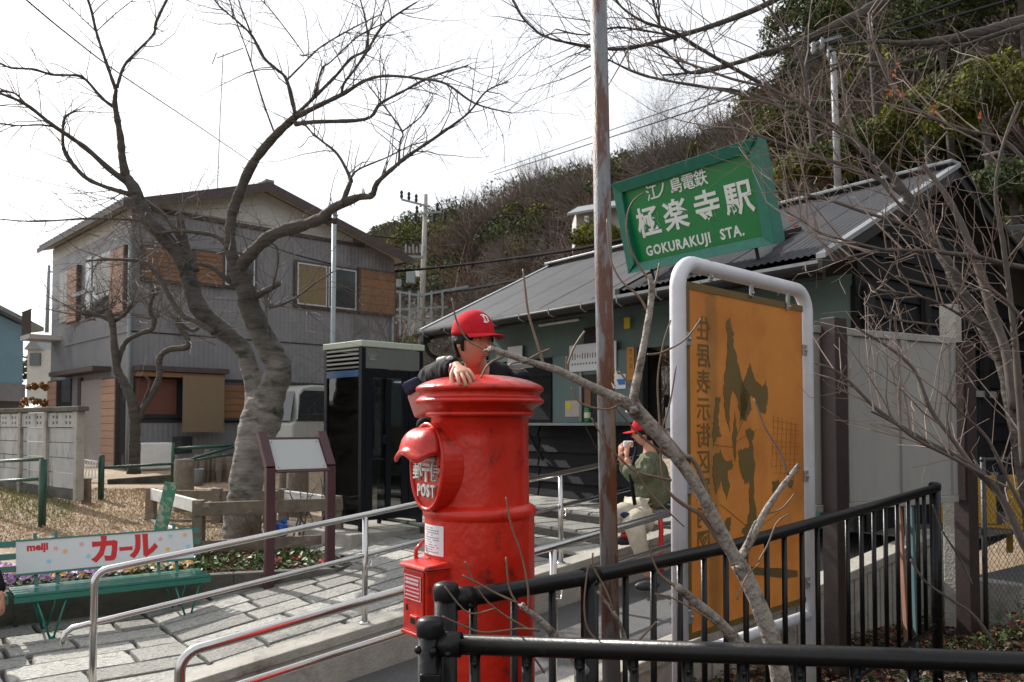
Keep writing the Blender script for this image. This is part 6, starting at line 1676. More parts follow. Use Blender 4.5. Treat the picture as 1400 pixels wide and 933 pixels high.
# ---- foreground sapling, pruned
sp=thing('pruned_sapling',P(1062,960,2.6),'pruned grey sapling with cut limbs and thin shoots between the two black railings','tree')
SPL=[([(1072,960,40),(1062,900,38),(1046,850,36),(1026,800,34),(1010,770,36)],2.75,2.8,1),
 ([(1010,772,32),(985,725,27),(950,660,26),(915,612,28),(885,578,32),(864,556,34)],2.8,2.68,1),
 ([(866,558,28),(850,548,24),(825,536,20),(800,525,17),(760,506,15.5),(720,494,13.5),(690,484,14),(670,477,12)],2.68,2.52,1),
 ([(668,482,4),(655,474,3),(640,465,3),(625,440,3),(617,408,2.5)],2.52,2.5,0),
 ([(743,500,5),(732,465,4.5),(722,430,4),(718,400,4),(716,368,3)],2.58,2.6,0),
 ([(688,488,5),(672,495,4),(662,505,3),(658,517,2.5)],2.53,2.5,0),
 ([(722,494,3),(700,497,3),(698,503,3),(706,506,3),(718,504,2.5)],2.55,2.54,0),
 ([(776,513,4.5),(777,500,4),(785,475,3.5),(799,453,3.5)],2.6,2.62,0),([(777,512,4),(775,498,3),(774,488,2.5)],2.6,2.6,0),
 ([(781,530,3),(790,548,3),(805,556,3),(830,560,3),(850,553,3)],2.62,2.65,0),
 ([(720,493,3),(735,484,3),(752,477,2.5)],2.56,2.6,0),
 ([(864,556,20),(869,525,18),(880,472,14.5),(888,430,13.5),(891,395,13),(886,376,12)],2.68,2.7,1),
 ([(886,427,4.5),(872,405,4),(850,385,3.5),(838,362,3),(833,340,2.5),(829,300,2.5)],2.7,2.72,0),
 ([(884,380,4),(868,352,3.5),(857,325,3),(857,295,3),(866,275,3),(881,264,3)],2.7,2.66,0),
 ([(892,400,5),(897,380,4),(901,360,3)],2.7,2.72,0),([(884,485,4),(905,482,3.2),(935,465,3),(958,436,3)],2.7,2.72,0),
 ([(1004,768,12),(985,720,10),(972,695,9),(958,650,8),(946,627,9),(935,622,8),(905,588,6),(880,560,5),(862,530,4),(846,508,3)],2.79,2.7,0),
 ([(944,630,6),(920,628,5),(895,612,4),(870,590,3.5),(845,562,3),(828,540,3),(820,520,2.5)],2.76,2.68,0),
 ([(918,657,5),(895,652,4),(870,645,4),(848,628,3.5),(828,605,3),(808,572,2.5)],2.76,2.7,0),
 ([(870,645,3.5),(884,668,3),(905,692,3),(935,720,2.5)],2.72,2.74,0),
 ([(1006,770,18),(1022,748,17),(1045,702,14),(1070,665,12),(1092,636,10)],2.8,2.86,1),
 ([(1079,650,4),(1066,615,4),(1047,585,3.5),(1031,545,3)],2.84,2.86,0),([(1050,702,3),(1070,695,3),(1087,675,2.5)],2.82,2.85,0),
 ([(1000,760,11),(982,738,10),(958,705,9),(935,690,7),(915,673,5),(906,645,4),(903,590,3.5),(900,520,3),(907,470,3),(918,438,2.5)],2.8,2.72,0),
 ([(904,590,3),(917,550,3),(924,500,2.5)],2.74,2.73,0),
 ([(1020,748,8),(1029,722,6),(1034,712,4)],2.8,2.8,1),([(1036,768,3),(1050,745,3),(1062,715,3),(1078,703,2.5)],2.8,2.84,0),
 ([(1050,900,30),(1020,890,27),(985,852,23),(950,822,20),(925,802,15)],2.74,2.6,1),
 ([(925,803,7),(905,788,4),(893,768,3.5),(886,742,3)],2.62,2.6,0),([(980,855,3),(960,840,3),(920,818,2.5),(895,812,2)],2.6,2.56,0),
 ([(800,920,26),(775,885,20),(752,862,16),(730,842,14),(714,829,11)],2.55,2.45,1),
 ([(723,833,4),(721,800,3.5),(712,755,3),(700,720,3),(691,680,2.5)],2.46,2.44,0),([(712,830,4),(697,806,3.5),(692,762,3)],2.46,2.45,0),
 ([(706,824,4),(680,812,3.5),(655,798,3),(632,787,2.5)],2.45,2.42,0),([(737,862,5),(710,860,4),(662,865,4),(635,856,3),(606,843,2.5)],2.46,2.4,0),
 ([(722,860,4),(690,842,3.5),(665,822,3),(648,795,3),(637,768,2.5)],2.46,2.42,0),([(676,832,3),(640,838,3),(608,802,2)],2.43,2.4,0),
 ([(818,878,4),(804,860,3.5),(799,830,3),(802,790,3),(806,768,3)],2.56,2.6,0),([(862,900,10),(850,860,9),(835,832,8),(817,809,6)],2.6,2.55,1),
 ([(838,835,3),(828,805,3),(812,775,3),(811,756,2.5)],2.56,2.55,0),([(870,880,4),(890,858,3.5),(897,850,3)],2.6,2.62,0),
 ([(745,920,4),(725,895,3.5),(712,892,3)],2.5,2.48,0),([(1008,820,3),(1020,790,2.5),(1038,770,2)],2.7,2.75,0)]
for pts,Ya,Yb,big in SPL:
    pts=[(x+rr.uniform(-1,1)*(not big),y,w_) for x,y,w_ in pts]
    v,r,n=rough_limb(*poly([(p[0],p[1],p[2]*(.64 if big else .8),p[3]) for p in withY(pts,Ya,Yb)]),rr,5,12,.05)
    bm_=MB().tube(v,r,14 if big else 7)
    if big: bark(bm_,0,.0035,1)
    bm_.build('limb' if big else 'shoot',M['barksmooth'] if big else M['shoot'],sp,smooth=True)
for (x,y,Y,rw) in ((1010,776,2.79,.010),(866,560,2.67,.013),(848,545,2.66,.008),(714,829,2.44,.010)):
    blob(P(x,y,Y-.03),(rw,rw,rw),int(x),12,8,.25).build('bark_knot',M['barksmooth'],sp,smooth=True)
b=MB()
for k in range(7):
    p=P(669+rr.uniform(-2,2),477+rr.uniform(-2,2),2.5); b.tube([p,p+Vector((-.012+rr.uniform(-.008,.008),0,rr.uniform(-.008,.014)))],[.0022,.0005],4)
for k in range(6):
    p=P(842+rr.uniform(-3,3),525+rr.uniform(-8,8),2.62); b.tube([p,p+Vector((rr.uniform(-.02,0),0,rr.uniform(.01,.04)))],[.004,.0008],4)
b.build('splintered_wood',mat('fresh torn wood',(.68,.64,.58),None,.7),sp,kind='stuff')
# ---- multi-stem tree at the right edge
rt=thing('shrub_tree',P(1470,980,4.6),'bare many-stemmed tree at the right edge, its long shoots crossing the station gable','tree')
RT=[([(1450,960,40),(1425,800,30),(1402,640,24),(1386,560,21),(1372,500,19),(1347,450,18),(1318,405,16),(1298,365,15),(1281,337,14),(1262,300,14),(1240,268,12),(1215,235,10),(1180,205,9),(1160,188,8.5),(1128,165,8),(1103,147,7)],4.6,5.4,1),
 ([(1103,147,5),(1055,122,4),(1000,108,3.5),(950,90,3),(900,75,2)],5.4,5.8,1),([(1104,147,4),(1096,85,4.5),(1078,50,4),(1050,10,3),(1030,-20,3)],5.4,5.2,1),
 ([(1104,147,4),(1060,144,3.5),(1005,128,3),(960,118,3),(900,108,2.5),(860,95,2)],5.4,5.9,1),
 ([(1386,560,14),(1375,480,13),(1357,430,13),(1340,372,11),(1312,302,9),(1290,262,7),(1262,225,5)],4.7,4.9,1),
 ([(1402,640,12),(1395,560,10),(1388,470,8),(1380,400,7),(1371,330,6),(1361,262,5.5),(1371,200,4.5),(1392,140,3)],4.5,4.3,1),
 ([(1400,366,7),(1370,360,7),(1338,352,7),(1300,347,6),(1270,344,5.5),(1212,342,5),(1180,347,3.5),(1140,357,2)],4.7,4.6,1),
 ([(1210,342,3),(1160,330,3.5),(1120,318,3),(1100,304,2.5),(1075,290,2)],4.6,4.7,1),
 ([(1430,800,12),(1400,745,10),(1370,682,9),(1340,645,7.5),(1300,620,6),(1268,604,5.5),(1205,565,5),(1150,512,3.5),(1112,496,2.5)],4.3,4.6,1),
 ([(1372,682,7),(1330,640,6),(1300,598,5.5),(1272,560,6),(1252,510,5),(1222,480,4),(1170,448,3)],4.4,4.6,1),
 ([(1345,650,6),(1300,625,5),(1252,600,5),(1225,580,4),(1190,562,3)],4.3,4.4,1),
 ([(1330,425,6),(1300,395,4),(1270,390,3.5),(1225,378,3)],4.7,4.6,1),([(1345,450,5),(1290,418,3.5),(1255,405,3),(1210,398,3)],4.7,4.5,1),
 ([(1280,445,3),(1240,440,3.5),(1208,433,3)],4.5,4.5,1),
 ([(1250,302,4),(1215,262,4),(1185,215,3.5),(1160,160,3),(1150,100,3)],5.0,5.1,1),
 ([(1410,230,5),(1370,190,4.5),(1320,178,4.5),(1262,155,4.5),(1222,120,5),(1195,60,4),(1188,18,3)],5,5.3,1),
 ([(1281,337,6),(1245,310,5),(1180,290,4.5),(1120,270,4),(1060,262,3)],5,5.2,1),([(1240,270,6),(1190,240,5.5),(1120,215,5),(1050,190,4),(1000,175,3),(960,178,2)],5.2,5.6,1),
 ([(1400,440,4),(1380,415,4),(1352,395,3),(1330,398,2.5)],4.4,4.4,1),([(1402,700,6),(1380,660,5),(1350,600,4),(1320,570,3),(1290,540,2.5)],4.3,4.3,1),
 ([(1330,800,3),(1310,760,3),(1288,725,2),(1275,690,2)],4.9,4.9,0),([(1360,880,5),(1330,840,4),(1300,820,4),(1265,795,3),(1245,765,3)],4.6,4.7,0)]
b2=MB()
for pts,Ya,Yb,t_ in RT:
    v,r,n=rough_limb(*poly(withY(pts,Ya,Yb)),rr,5,8,.10)
    MB().tube(v,r,10 if r[0]>.02 else 6).build('limb',M['twig'] if r[0]<.03 else M['bark'],rt,smooth=True)
    if not t_: continue
    for i in range(3,len(v)):
        if rr.random()<.55:
            d=(v[i]-v[i-1]).normalized(); side=d.cross(Vector((rr.gauss(0,1),rr.gauss(0,1),rr.gauss(0,1)))).normalized(); L=rr.uniform(.12,.75)
            twig(b2,v[i],d*.5+side*.7+UP*.5,L,.0032+.003*rr.random(),1 if L<.4 else 2,rr,.05,4,.30)
b2.build('twigs',mat('pale brown shoot bark',(.17,.12,.095),(.26,.20,.165),.7,scale=9),rt,kind='stuff')
# withered leaves hanging in the branches
for (x,y,Y) in ((1222,92,4.9),(1218,128,4.95),(1275,153,4.7),(1337,158,4.6),(1088,300,4.7),(1231,128,4.95)):
    b=MB(); c=P(x,y,Y)
    for k in range(3):
        q=c+Vector((rr.gauss(0,.015),rr.gauss(0,.01),rr.gauss(0,.02))); a=Vector((rr.gauss(0,1),rr.gauss(0,.4),rr.gauss(0,1))).normalized()*.02; e=a.cross(Vector((0,1,0.2))).normalized()*.009
        b.add([q-a,q-e,q+a,q+e+Vector((0,.008,0))],[(0,1,2,3)])
    b.build('withered_leaf',M['leaforange'],rt)
# ---- overhead branches of a tree standing right of the frame
ot=thing('overhanging_tree',Vector((6.4,7.2,ZC-1.4)),'bare tree beyond the right edge whose pale limbs hang across the top right sky','tree')
MB().tube([Vector((6.4,7.2,ZC-1.5)),Vector((6.3,7.2,ZC+1)),Vector((6.0,7.1,ZC+3.2)),Vector((5.6,7.0,ZC+4.6))],[.2,.17,.14,.11],14,smoothpts=4).build('trunk',M['bark'],ot,smooth=True)
OB=[([(1500,-120,26),(1400,-95,22),(1300,-50,19),(1214,-2,16),(1171,22,14),(1135,38,11),(1100,55,9),(1052,72,7.5),(1000,88,5.5),(940,100,3.5),(905,103,2)],7.0,6.6),
 ([(1520,10,24),(1400,30,17),(1350,42,14),(1290,55,11),(1240,60,8),(1200,57,5),(1150,62,3)],7.0,6.4),([(1320,52,6),(1270,75,5),(1210,90,4.5),(1160,85,3),(1120,95,2)],6.8,6.6),
 ([(1400,36,8),(1370,45,6),(1330,58,4.5),(1300,70,3)],6.6,6.5),
 ([(1300,-120,14),(1150,-50,11),(1050,5,8),(1000,26,7),(960,40,6.5),(925,50,6),(880,62,5),(855,67,4.5),(828,67,4.5),(790,61,3.5),(745,50,3),(715,25,2.5),(698,-5,2)],6.9,6.0),
 ([(1055,122,6),(1000,92,5.5),(950,62,5),(920,43,4.5),(880,30,3.5),(850,10,3),(838,-10,2.5)],6.5,6.2),
 ([(1060,142,5),(1010,125,4),(960,119,3.5),(900,108,3.2),(870,100,3),(832,82,2.5),(800,65,2)],6.5,6.2),
 ([(1050,70,5),(990,92,5),(945,100,4),(925,85,3),(900,65,3),(870,62,2)],6.5,6.3),([(925,55,3.5),(905,40,3.5),(895,10,3),(890,-10,2.5)],6.3,6.2),
 ([(925,50,3),(880,42,3),(840,38,3),(800,48,2),(760,40,2)],6.3,6.1),([(1190,70,4),(1150,90,4),(1120,110,3.5),(1108,145,3)],6.6,6.6)]
b2=MB()
for pts,Ya,Yb in OB:
    v,r,n=rough_limb(*poly(withY(pts,Ya,Yb)),rr,5,8,.10)
    MB().tube(v,r,10 if r[0]>.02 else 6).build('limb',M['bark'],ot,smooth=True)
    for i in range(3,len(v)):
        if rr.random()<.62 and r[i]<.05:
            d=(v[i]-v[i-1]).normalized(); side=d.cross(Vector((rr.gauss(0,1),rr.gauss(0,1),rr.gauss(0,1)))).normalized(); L=rr.uniform(.15,.9)
            twig(b2,v[i],d*.8+side*.7,L,.0035+.003*rr.random(),2 if L>.35 else 1,rr,.02,4,.22)
b2.build('twigs',M['twig'],ot,kind='stuff')
# ================= numpy leaf clouds =================
NR=np.random.RandomState(5)
def cloud_mesh(name,verts,faces_n,matidx,mats_,parent=None,kind='stuff',loc=None):
    me=bpy.data.meshes.new(name); nf=len(verts)//faces_n
    me.vertices.add(len(verts)); me.vertices.foreach_set('co',verts.astype(np.float32).ravel())
    me.loops.add(len(verts)); me.loops.foreach_set('vertex_index',np.arange(len(verts),dtype=np.int32))
    me.polygons.add(nf); me.polygons.foreach_set('loop_start',np.arange(0,len(verts),faces_n,dtype=np.int32)); me.polygons.foreach_set('loop_total',np.full(nf,faces_n,dtype=np.int32))
    for m in mats_: me.materials.append(m)
    me.polygons.foreach_set('material_index',matidx.astype(np.int32)); me.update(calc_edges=True)
    o=bpy.data.objects.new(name,me); COL.objects.link(o)
    if parent is not None: o.parent=parent
    if kind: o['kind']=kind
    return o
def leaves(centers,radii,nclump,nper,size,flat=.75):
    """crowns of leaf clumps -> quads (N*4,3)"""
    out=[]
    for c,rd in zip(centers,radii):
        d=NR.normal(size=(nclump,3)); d/=np.linalg.norm(d,axis=1)[:,None]; d[:,2]=np.abs(d[:,2])*.9-.25
        cc=c+d*rd*np.array([1,1,flat])*NR.uniform(.55,1.0,(nclump,1))
        pr=rd*NR.uniform(.20,.36,nclump)
        q=NR.normal(size=(nclump,nper,3)); q/=np.linalg.norm(q,axis=2)[:,:,None]
        p=(cc[:,None,:]+q*pr[:,None,None]*NR.uniform(.6,1.05,(nclump,nper,1))*np.array([1,1,.8])).reshape(-1,3)
        n_=q.reshape(-1,3)+NR.normal(size=p.shape)*.7; n_/=np.linalg.norm(n_,axis=1)[:,None]
        t_=np.cross(n_,NR.normal(size=p.shape)); t_/=np.linalg.norm(t_,axis=1)[:,None]; b_=np.cross(n_,t_)
        s_=(size*NR.uniform(.6,1.3,(len(p),1)))
        out.append(np.stack([p-t_*s_,p-b_*s_*.6,p+t_*s_,p+b_*s_*.6],1).reshape(-1,3))
    return np.concatenate(out)
EG=[mat('evergreen leaf dark',(.030,.045,.020),(.05,.07,.028),.85,scale=2,spec=.12),mat('evergreen leaf mid',(.055,.070,.026),(.085,.10,.036),.85,scale=2,spec=.12),mat('evergreen leaf olive',(.10,.105,.04),(.14,.14,.05),.85,scale=2,spec=.12),mat('evergreen leaf yellow green',(.13,.145,.025),(.19,.19,.04),.85,scale=2,spec=.12)]
BR=[mat('bare twig mass brown',(.10,.075,.06),(.15,.12,.10),.9,scale=1),mat('bare twig mass grey',(.12,.105,.09),(.18,.16,.14),.9,scale=1),mat('russet twig mass',(.13,.08,.055),(.17,.11,.08),.9,scale=1)]
# hill
HP=[(380,120,420),(500,100,384),(600,88,345),(700,78,312),(850,64,278),(960,54,248),(1050,47,200),(1150,40,92),(1300,35,-20),(1500,32,-90),(1900,30,-60),(2600,30,0)]
def hp(a):
    for i in range(len(HP)-1):
        if HP[i][0]<=a<=HP[i+1][0]:
            k=(a-HP[i][0])/(HP[i+1][0]-HP[i][0]); return lerp(HP[i][1],HP[i+1][1],k),lerp(HP[i][2],HP[i+1][2],k)
    return HP[-1][1:] if a>HP[-1][0] else HP[0][1:]
def hill_pt(az,k):
    """az: azimuth in radians right of forward; k 0..1 from hill foot to crest"""
    pxv=700+F*math.tan(min(az,rad(62))) if az<rad(62) else 2600
    D,ys=hp(pxv); D0=D*.45; d=D0+(D-D0)*k; top=(580-ys)/F*D*math.cos(math.atan((pxv-700)/F)) if False else (580-ys)/F*D
    # D is depth along the view axis for azimuths in view
    ca=math.cos(min(az,rad(62)))
    h=-.95+(top+.95)*(.5-.5*math.cos(math.pi*min(1,k)))**.85 if k<=1 else top+ (k-1)*2
    dist=d/ca
    return Vector((math.sin(az)*dist,math.cos(az)*dist,ZC+h))
b=MB(); NA,NK=70,16
for i in range(NA+1):
    az=lerp(-.29,2.9,i/NA)  # sweep behind the camera is unseen, added to shade the scene
    for j in range(NK+1):
        k=j/12; b.v.append(tuple(hill_pt(az,k)))
for i in range(NA):
    for j in range(NK):
        a=i*(NK+1)+j; b.f.append((a,a+NK+1,a+NK+2,a+1)); b.m.append(0)
b.build('hill',mat('wooded hillside soil',(.03,.025,.018),(.055,.045,.034),.95,scale=.4,bump=1,bscale=2),smooth=True,kind='structure')
eg=[];er=[];bc=[];brd=[]
rr=random.Random(31)
for i in range(900):
    az=rr.uniform(-.27,.62) if i<740 else rr.uniform(.62,2.8); k=rr.random()**.8*1.06; p=hill_pt(az,k); pxv=700+F*math.tan(az) if az<1.2 else 3000  # later crowns cover the added slope out of view
    sc=p.length/70; R0=rr.uniform(1.5,3.0)*max(.5,min(1.2,sc)); bare=.82 if 620<pxv<1020 else .55
    if k>.9: bare*=.75
    if rr.random()<bare: bc.append(np.array(p)); brd.append(R0*1.1)
    else: eg.append(np.array(p+UP*R0*.8)); er.append(R0)
V=leaves(eg,er,12,60,.14); nq=12*60
mi=np.repeat(NR.choice([0,0,1,1,2,2,3],len(eg)),nq); sw=NR.random(len(mi))<.25; mi[sw]=NR.choice([0,1,2],sw.sum())
cloud_mesh('hillside_evergreen_wood',V,4,mi,EG)
# bare crowns: thin upward strips
def bare(centers,radii,n,wd):
    out=[]
    for c,rd in zip(centers,radii):
        d=NR.normal(size=(n,3))*np.array([1,1,.55])+np.array([0,0,.75]); d/=np.linalg.norm(d,axis=1)[:,None]
        st=c+d*rd*NR.uniform(.1,.9,(n,1)); L=rd*NR.uniform(.35,.9,(n,1)); d2=d+NR.normal(size=(n,3))*.35; d2/=np.linalg.norm(d2,axis=1)[:,None]
        s_=np.cross(d2,NR.normal(size=(n,3))); s_/=np.linalg.norm(s_,axis=1)[:,None]; s_*=wd*NR.uniform(.5,1.4,(n,1))
        en=st+d2*L; out.append(np.stack([st-s_,st+s_,en+s_*.25,en-s_*.25],1).reshape(-1,3))
    return np.concatenate(out)
V=bare(bc,brd,360,.030); mi=np.repeat(NR.choice([0,1,2,0],len(bc)),360); cloud_mesh('hillside_bare_wood',V,4,mi,BR)
# individual trees near on the right
def evergreen(px_,Y,ytop,ybase,rw,mi_,label,nm='evergreen_tree',nc=52,npr=130,size=.055,group='evergreen trees above the station'):
    c=P(px_,(ytop+ybase)/2,Y); zt_=P(px_,ytop,Y).z; zb2=P(px_,ybase,Y).z; rd=rw*Y/F; 
    base=gh(c.x,c.y) if Y<22 else hill_pt(math.atan2(c.x,c.y),.15).z
    base=min(base,zb2-.5)
    t=thing(nm,Vector((c.x,c.y,base)),label,'tree',group)
    MB().tube([Vector((c.x,c.y,base-.3)),Vector((c.x+.2,c.y,(base+c.z)/2)),Vector((c.x-.1,c.y,c.z)),Vector((c.x+.1,c.y,zt_-.4))],[.13,.11,.08,.03],10,smoothpts=3).build('trunk',M['bark'],t,smooth=True)
    for k in range(5):
        q=Vector((c.x,c.y,lerp(zb2,zt_,.2+.14*k))); e=q+Vector((rr.uniform(-1,1),rr.uniform(-1,1),.4)).normalized()*rd*.8; MB().tube([q,(q+e)/2+UP*.2,e],[.07,.05,.02],6).build('limb',M['bark'],t,smooth=True)
    V=leaves([np.array(c)],[rd],nc,npr,size,flat=(zt_-zb2)/2/rd); V-=np.array(t.location)
    m_=np.repeat(NR.choice(mi_,nc),npr); cloud_mesh('crown',V,4,m_,EG,t,kind=None)
    return t
EV=[(1105,24,-40,120,62,[0,1,1],'dark evergreen tree left of the white utility pole against the sky'),(1075,26,120,240,45,[0,1,2],'small olive evergreen below the sky gap right of the station sign'),
 (1190,25,-110,60,90,[0,0,1],'tall dark evergreen crossed by cables at the top of the photo'),(1290,22,-60,110,80,[0,1],'dark evergreen behind the thick pale overhead limb'),
 (1350,19,60,215,85,[2,3,3,1],'yellow green bushy tree in sunlight at the upper right edge'),(1270,21,90,215,55,[2,3,1],'yellow green bush behind the tangle of shoots above the station roof'),
 (1400,20,-120,60,110,[0,1],'dark evergreen in the top right corner'),(1110,22,195,262,50,[1,2,3],'low olive bush just above the station roof beside the sign'),
 (1180,24,150,250,55,[1,2],'brown green bush behind the white utility pole'),(1390,17,200,330,70,[0,1],'dark bush at the right edge behind the station gable')]
for a in EV: evergreen(*a)
evergreen(818,38,296,352,34,[3,3,2],'yellow green tree on the slope just left of the rusty pole',size=.10)
evergreen(545,105,305,345,40,[1,1,0],'dark round trees far behind the ridge of the grey house',size=.30,npr=60)
# bare shrub between booth and station, and behind
def bareshrub(px_,Y,yb_,n,L,label,nm='bare_shrub',spread=.8,cat='shrub'):
    c=P(px_,yb_,Y); t=thing(nm,c,label,cat); b=MB()
    for k in range(n): twig(b,c+Vector((rr.gauss(0,.25),rr.gauss(0,.25),0)),Vector((rr.gauss(0,spread),rr.gauss(0,spread),1)),rr.uniform(.5,1)*L,.014,2,rr,.05,4,.25)
    b.build('branches',M['twig'],t,kind='stuff')
bareshrub(560,17,580,34,3.2,'bare brown shrub between the telephone booth and the station eaves')
bareshrub(425,10.1,738,9,1.1,'few thin bare twigs growing inside the timber fence corner',spread=.35)
# bare trees on the skyline behind the sign
for (x,yb_,Y,L,lab) in ((905,235,46,5.5,'bare tree on the skyline just left of the station sign'),(880,250,48,4.2,'smaller bare tree on the skyline between rusty pole and station sign'),(745,262,60,4,'bare tree tuft on the hill crest above the boy')):
    bareshrub(x,Y,yb_,18,L,lab,'bare_tree',.5,'tree')
# ================= utility poles, wires, aerials =================
def pole_from(px0,y0,px1,y1,Y,r0,r1,m,name,label,cat='pole'):
    a=P(px0,y0,Y); c=P(px1,y1,Y); t=thing(name,a,label,cat); MB().tube([a,c],[r0,r1],14).build('pole_shaft',m,t,smooth=True); return t
u1=pole_from(576,470,582,266,44,.17,.11,M['polec'],'utility_pole','concrete utility pole with two cross arms above the roof line beside the hill','utility pole')
for (x0,y0,x1,y1) in ((549,273,588,283),(558,294,603,290)):
    MB().bar(P(x0,y0,43.8),P(x1,y1,43.8),.1,.1).build('cross_arm',M['gutterpipe'],u1)
for x,y in ((549,266),(559,268),(569,271),(570,287),(598,283),(568,297),(593,298),(608,294)):
    p=P(x,y,43.8); MB().lathe([(.05,-.25),(.1,-.1),(.06,0),(.1,.1),(.04,.22)],8,p).build('insulator',M['gutter'],u1,smooth=True)
for (x,y,m_,sz) in ((562,380,'gutterpipe',(.45,.4,.6)),(571,375,'white',(.25,.25,.3)),(545,388,'flash',(.3,.3,.4))):
    MB().box(P(x,y,43.2),sz).build('transformer',M[m_],u1,bevel=.03)
for k in range(6): MB().tube([P(555+k*5,346,43.5),P(555+k*5,334+k%2*3,43.5)],.05,6).build('insulator',M['flash'],u1)
ss=thing('steel_gantry',P(560,440,42),'low pale steel gantry beams below the utility pole behind the grey house','gantry')
for (x0,y0,x1,y1) in ((536,398,578,405),(575,404,640,392),(536,424,612,420),(538,432,600,440),(538,350,580,352)): MB().bar(P(x0,y0,42),P(x1,y1,42.5),.12,.12).build('beam',M['gutterpipe'],ss)
for x in (547,560,572,590,605): MB().bar(P(x,398,42),P(x,460,42),.1,.1).build('upright',M['gutterpipe'],ss)
u2=pole_from(1147,290,1139,72,19.5,.085,.07,mat('pale utility pole',(.30,.30,.32),(.22,.22,.23),.6,scale=8),'utility_pole','white utility pole rising behind the station roof among the evergreens','utility pole')
MB().bar(P(1108,62,19.5),P(1150,50,19.5),.07,.07).build('cross_arm',M['gutterpipe'],u2)
for x,y in ((1112,66),(1124,60),(1134,72)): MB().lathe([(.03,-.15),(.07,-.05),(.04,.02),(.07,.08),(.02,.15)],8,P(x,y,19.4)).build('insulator',M['flash'],u2,smooth=True)
for k in range(14): MB().tube([P(1139.3+k*.5,85+k*13,19.5)-Vector((.1,0,0)),P(1139.3+k*.5,85+k*13,19.5)+Vector((.1,0,0))],.01,4).build('step_bolt',M['zinc'],u2)
p_=P(454,600,13.2); t_=P(457,291,13.2); tp=thing('lamp_pole',Vector((p_.x,13.2,gh(p_.x,13.2))),'slim pale green grey pole standing behind the telephone booth','pole')
MB().tube([Vector((p_.x,13.2,gh(p_.x,13.2)-.05)),t_],[.042,.036],12).build('pole_shaft',M['galv'],tp,smooth=True); MB().lathe([(.05,-.05),(.05,.02),(.001,.03)],12,t_).build('pole_cap',M['gutterpipe'],tp,smooth=True)
ll=pole_from(64,455,67,363,30,.07,.05,M['gutterpipe'],'utility_pole','thin distant utility pole left of the grey house','utility pole'); MB().bar(P(67,372,30),P(81,372,30),.05,.05).build('cross_arm',M['gutterpipe'],ll)
an=thing('tv_aerial',HG(2.2,5.6,-.5),'thin television aerial mast on the roof of the grey house','aerial')
MB().tube([P(297,262,19.8),P(301,160,19.8),P(305,74,19.8)],.012,5).build('mast',M['gutterpipe'],an)
for (a,c_) in (((290,88),(296,72)),((296,80),(333,66))): MB().tube([P(a[0],a[1],19.8),P(c_[0],c_[1],19.8)],.014,5).build('aerial_rod',M['gutterpipe'],an)
def wire(pts,r,label,sag=.0):
    vs=[P(*p) for p in pts]; c=vs[0].copy(); o=MB().tube(vs,r,5,smoothpts=6).build('overhead_wire',M['wire'],None,smooth=True); me=o.data
    me.transform(Matrix.Translation(-c)); o.location=c; tag(o,label,'wire'); return o
wire([(535,372,23),(600,366,22),(700,354,19),(820,335,15),(1000,290,12)],.035,'thick black cable running from the grey house eave behind the hill to the rusty pole')
wire([(583,404,44),(640,396,40),(700,385,34),(760,372,30)],.07,'dark cable low across the hillside right of the utility pole')
wire([(667,237,60),(810,187,45),(1000,120,30),(1130,62,19.5),(1200,40,17),(1330,-5,14)],.022,'upper thin wire crossing the sky towards the white utility pole')
wire([(676,239,60),(810,196,45),(1000,133,30),(1132,72,19.5),(1210,50,17),(1400,-5,14)],.03,'lower thicker wire crossing the sky towards the white utility pole')
wire([(300,312,17.6),(350,330,15.5),(400,347,14),(456,362,13.2)],.014,'dark wire sagging from the grey house gable to the slim pale pole')
wire([(30,-5,8),(90,45,9),(165,102,11),(270,172,15),(352,228,19.7)],.009,'thin wire rising from the house ridge to the top left corner')
wire([(0,236,30),(90,256,25),(165,275,19)],.01,'faint wire leading left from the grey house roof corner')
wire([(500,322,45),(582,330,44)],.03,'short wire between the house roof and the utility pole')
# small hut on the slope
hu=thing('hillside_house',P(820,300,42),'small grey roofed house half hidden on the slope left of the station sign','house')
c=P(775,292,42); MB().add([c,P(870,276,42),P(880,268,46),P(790,283,46),c-UP*.12,P(870,276,42)-UP*.12,P(880,268,46)-UP*.12,P(790,283,46)-UP*.12],[(0,1,2,3),(7,6,5,4),(0,4,5,1),(1,5,6,2),(2,6,7,3),(3,7,4,0)]).build('roof',M['flash'],hu)
MB().obox(P(788,330,43),P(868,318,43)-P(788,330,43),Vector((0,3,0)),UP*1.6).build('wall',M['plaster'],hu)
MB().tube([P(802,330,41.8),P(802,296,41.8)],.12,6).build('post',M['plaster'],hu)
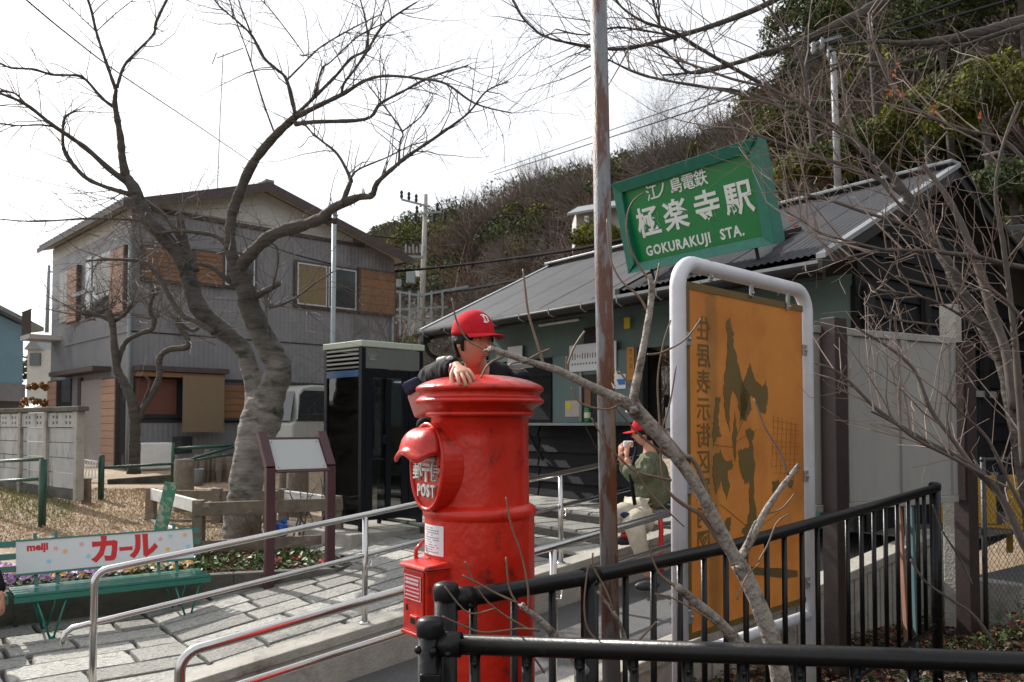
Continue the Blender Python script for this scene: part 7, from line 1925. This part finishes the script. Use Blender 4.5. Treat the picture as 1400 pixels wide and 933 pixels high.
# left distance: hillside, white wall, orange bush
b=MB()
for i in range(13):
    for j in range(5):
        x=-75+i*6; y=55+j*7; z=ZC-.9+ (5.5*math.sin(math.pi*j/5)+j*.9)*(.6+.4*math.sin(i*.9)) ; b.v.append((x,y,z if j else ZC-1.2))
for i in range(12):
    for j in range(4): a=i*5+j; b.f.append((a,a+5,a+6,a+1)); b.m.append(0)
b.build('far_hill',BR[1],smooth=True,kind='structure')
c_=[np.array((rr.uniform(-62,-28),rr.uniform(60,72),ZC+rr.uniform(3.0,5.0))) for _ in range(40)]
V=leaves(c_,[rr.uniform(1.4,2.4) for _ in c_],9,30,.25); cloud_mesh('far_hill_trees',V,4,np.repeat(NR.choice([0,1,2],40),270),EG)
hw=thing('far_house',P(46,545,40),'white walled house glimpsed between the blue house and the grey house','house')
MB().obox(P(36,552,40),Vector((1.6,0,0)),Vector((0,4,0)),UP*2.6).build('wall',M['plaster'],hw); MB().prism([P(32,478,39.8),P(58,478,39.8),P(45,462,39.8)],Vector((0,4.5,0))).build('roof',M['tile'],hw)
MB().obox(P(40,500,39.9),Vector((.5,0,0)),Vector((0,.1,0)),UP*.6).build('window',M['glassdark'],hw)
ob_=thing('orange_bush',P(50,560,20),'orange leaved bush between the two houses at the left','bush')
V=leaves([np.array(P(54,530,20)),np.array(P(46,552,19.5))],[.24,.3],12,40,.04); V-=np.array(ob_.location); cloud_mesh('foliage',V,4,NR.choice([0,0,1],len(V)//4),[mat('orange leaf',(.35,.12,.02)),EG[1]],ob_,kind=None)
# grass tufts and stones on the dry earth
b=MB(); gm=[mat('dry grass blade',(.42,.27,.12),(.32,.21,.10),.8,scale=5),mat('green grass blade',(.12,.16,.03),(.18,.20,.04),.7,scale=5),mat('gravel bit',(.46,.41,.35),(.24,.20,.16),.8,scale=30)]
for k in range(26000):
    Y=rr.uniform(9.6,14.2); x_=rr.uniform(-60,330); p=P(x_,600,Y); t,w=TWof(p.x,p.y)
    if w>-4.2: continue
    p.z=gh(p.x,p.y); far=(Y-9.6)/4.6
    if rr.random()<.25+.5*far:
        b.mi=1 if (x_<100 and Y>11.2 and rr.random()<.7) else 0; h=rr.uniform(.02,.05)*(1.6 if b.mi else 1); a=Vector((rr.gauss(0,1),rr.gauss(0,1),0)).normalized()*.006; l=Vector((rr.gauss(0,.02),rr.gauss(0,.02),h)); b.add([p-a,p+a,p+l],[(0,1,2)])
    else:
        b.mi=2 if rr.random()<.6 else 0; s_=rr.uniform(.008,.022); leafquad(b,p+UP*.008,s_,rr,.5)
b.build('dry_grass_and_gravel',gm,kind='stuff')
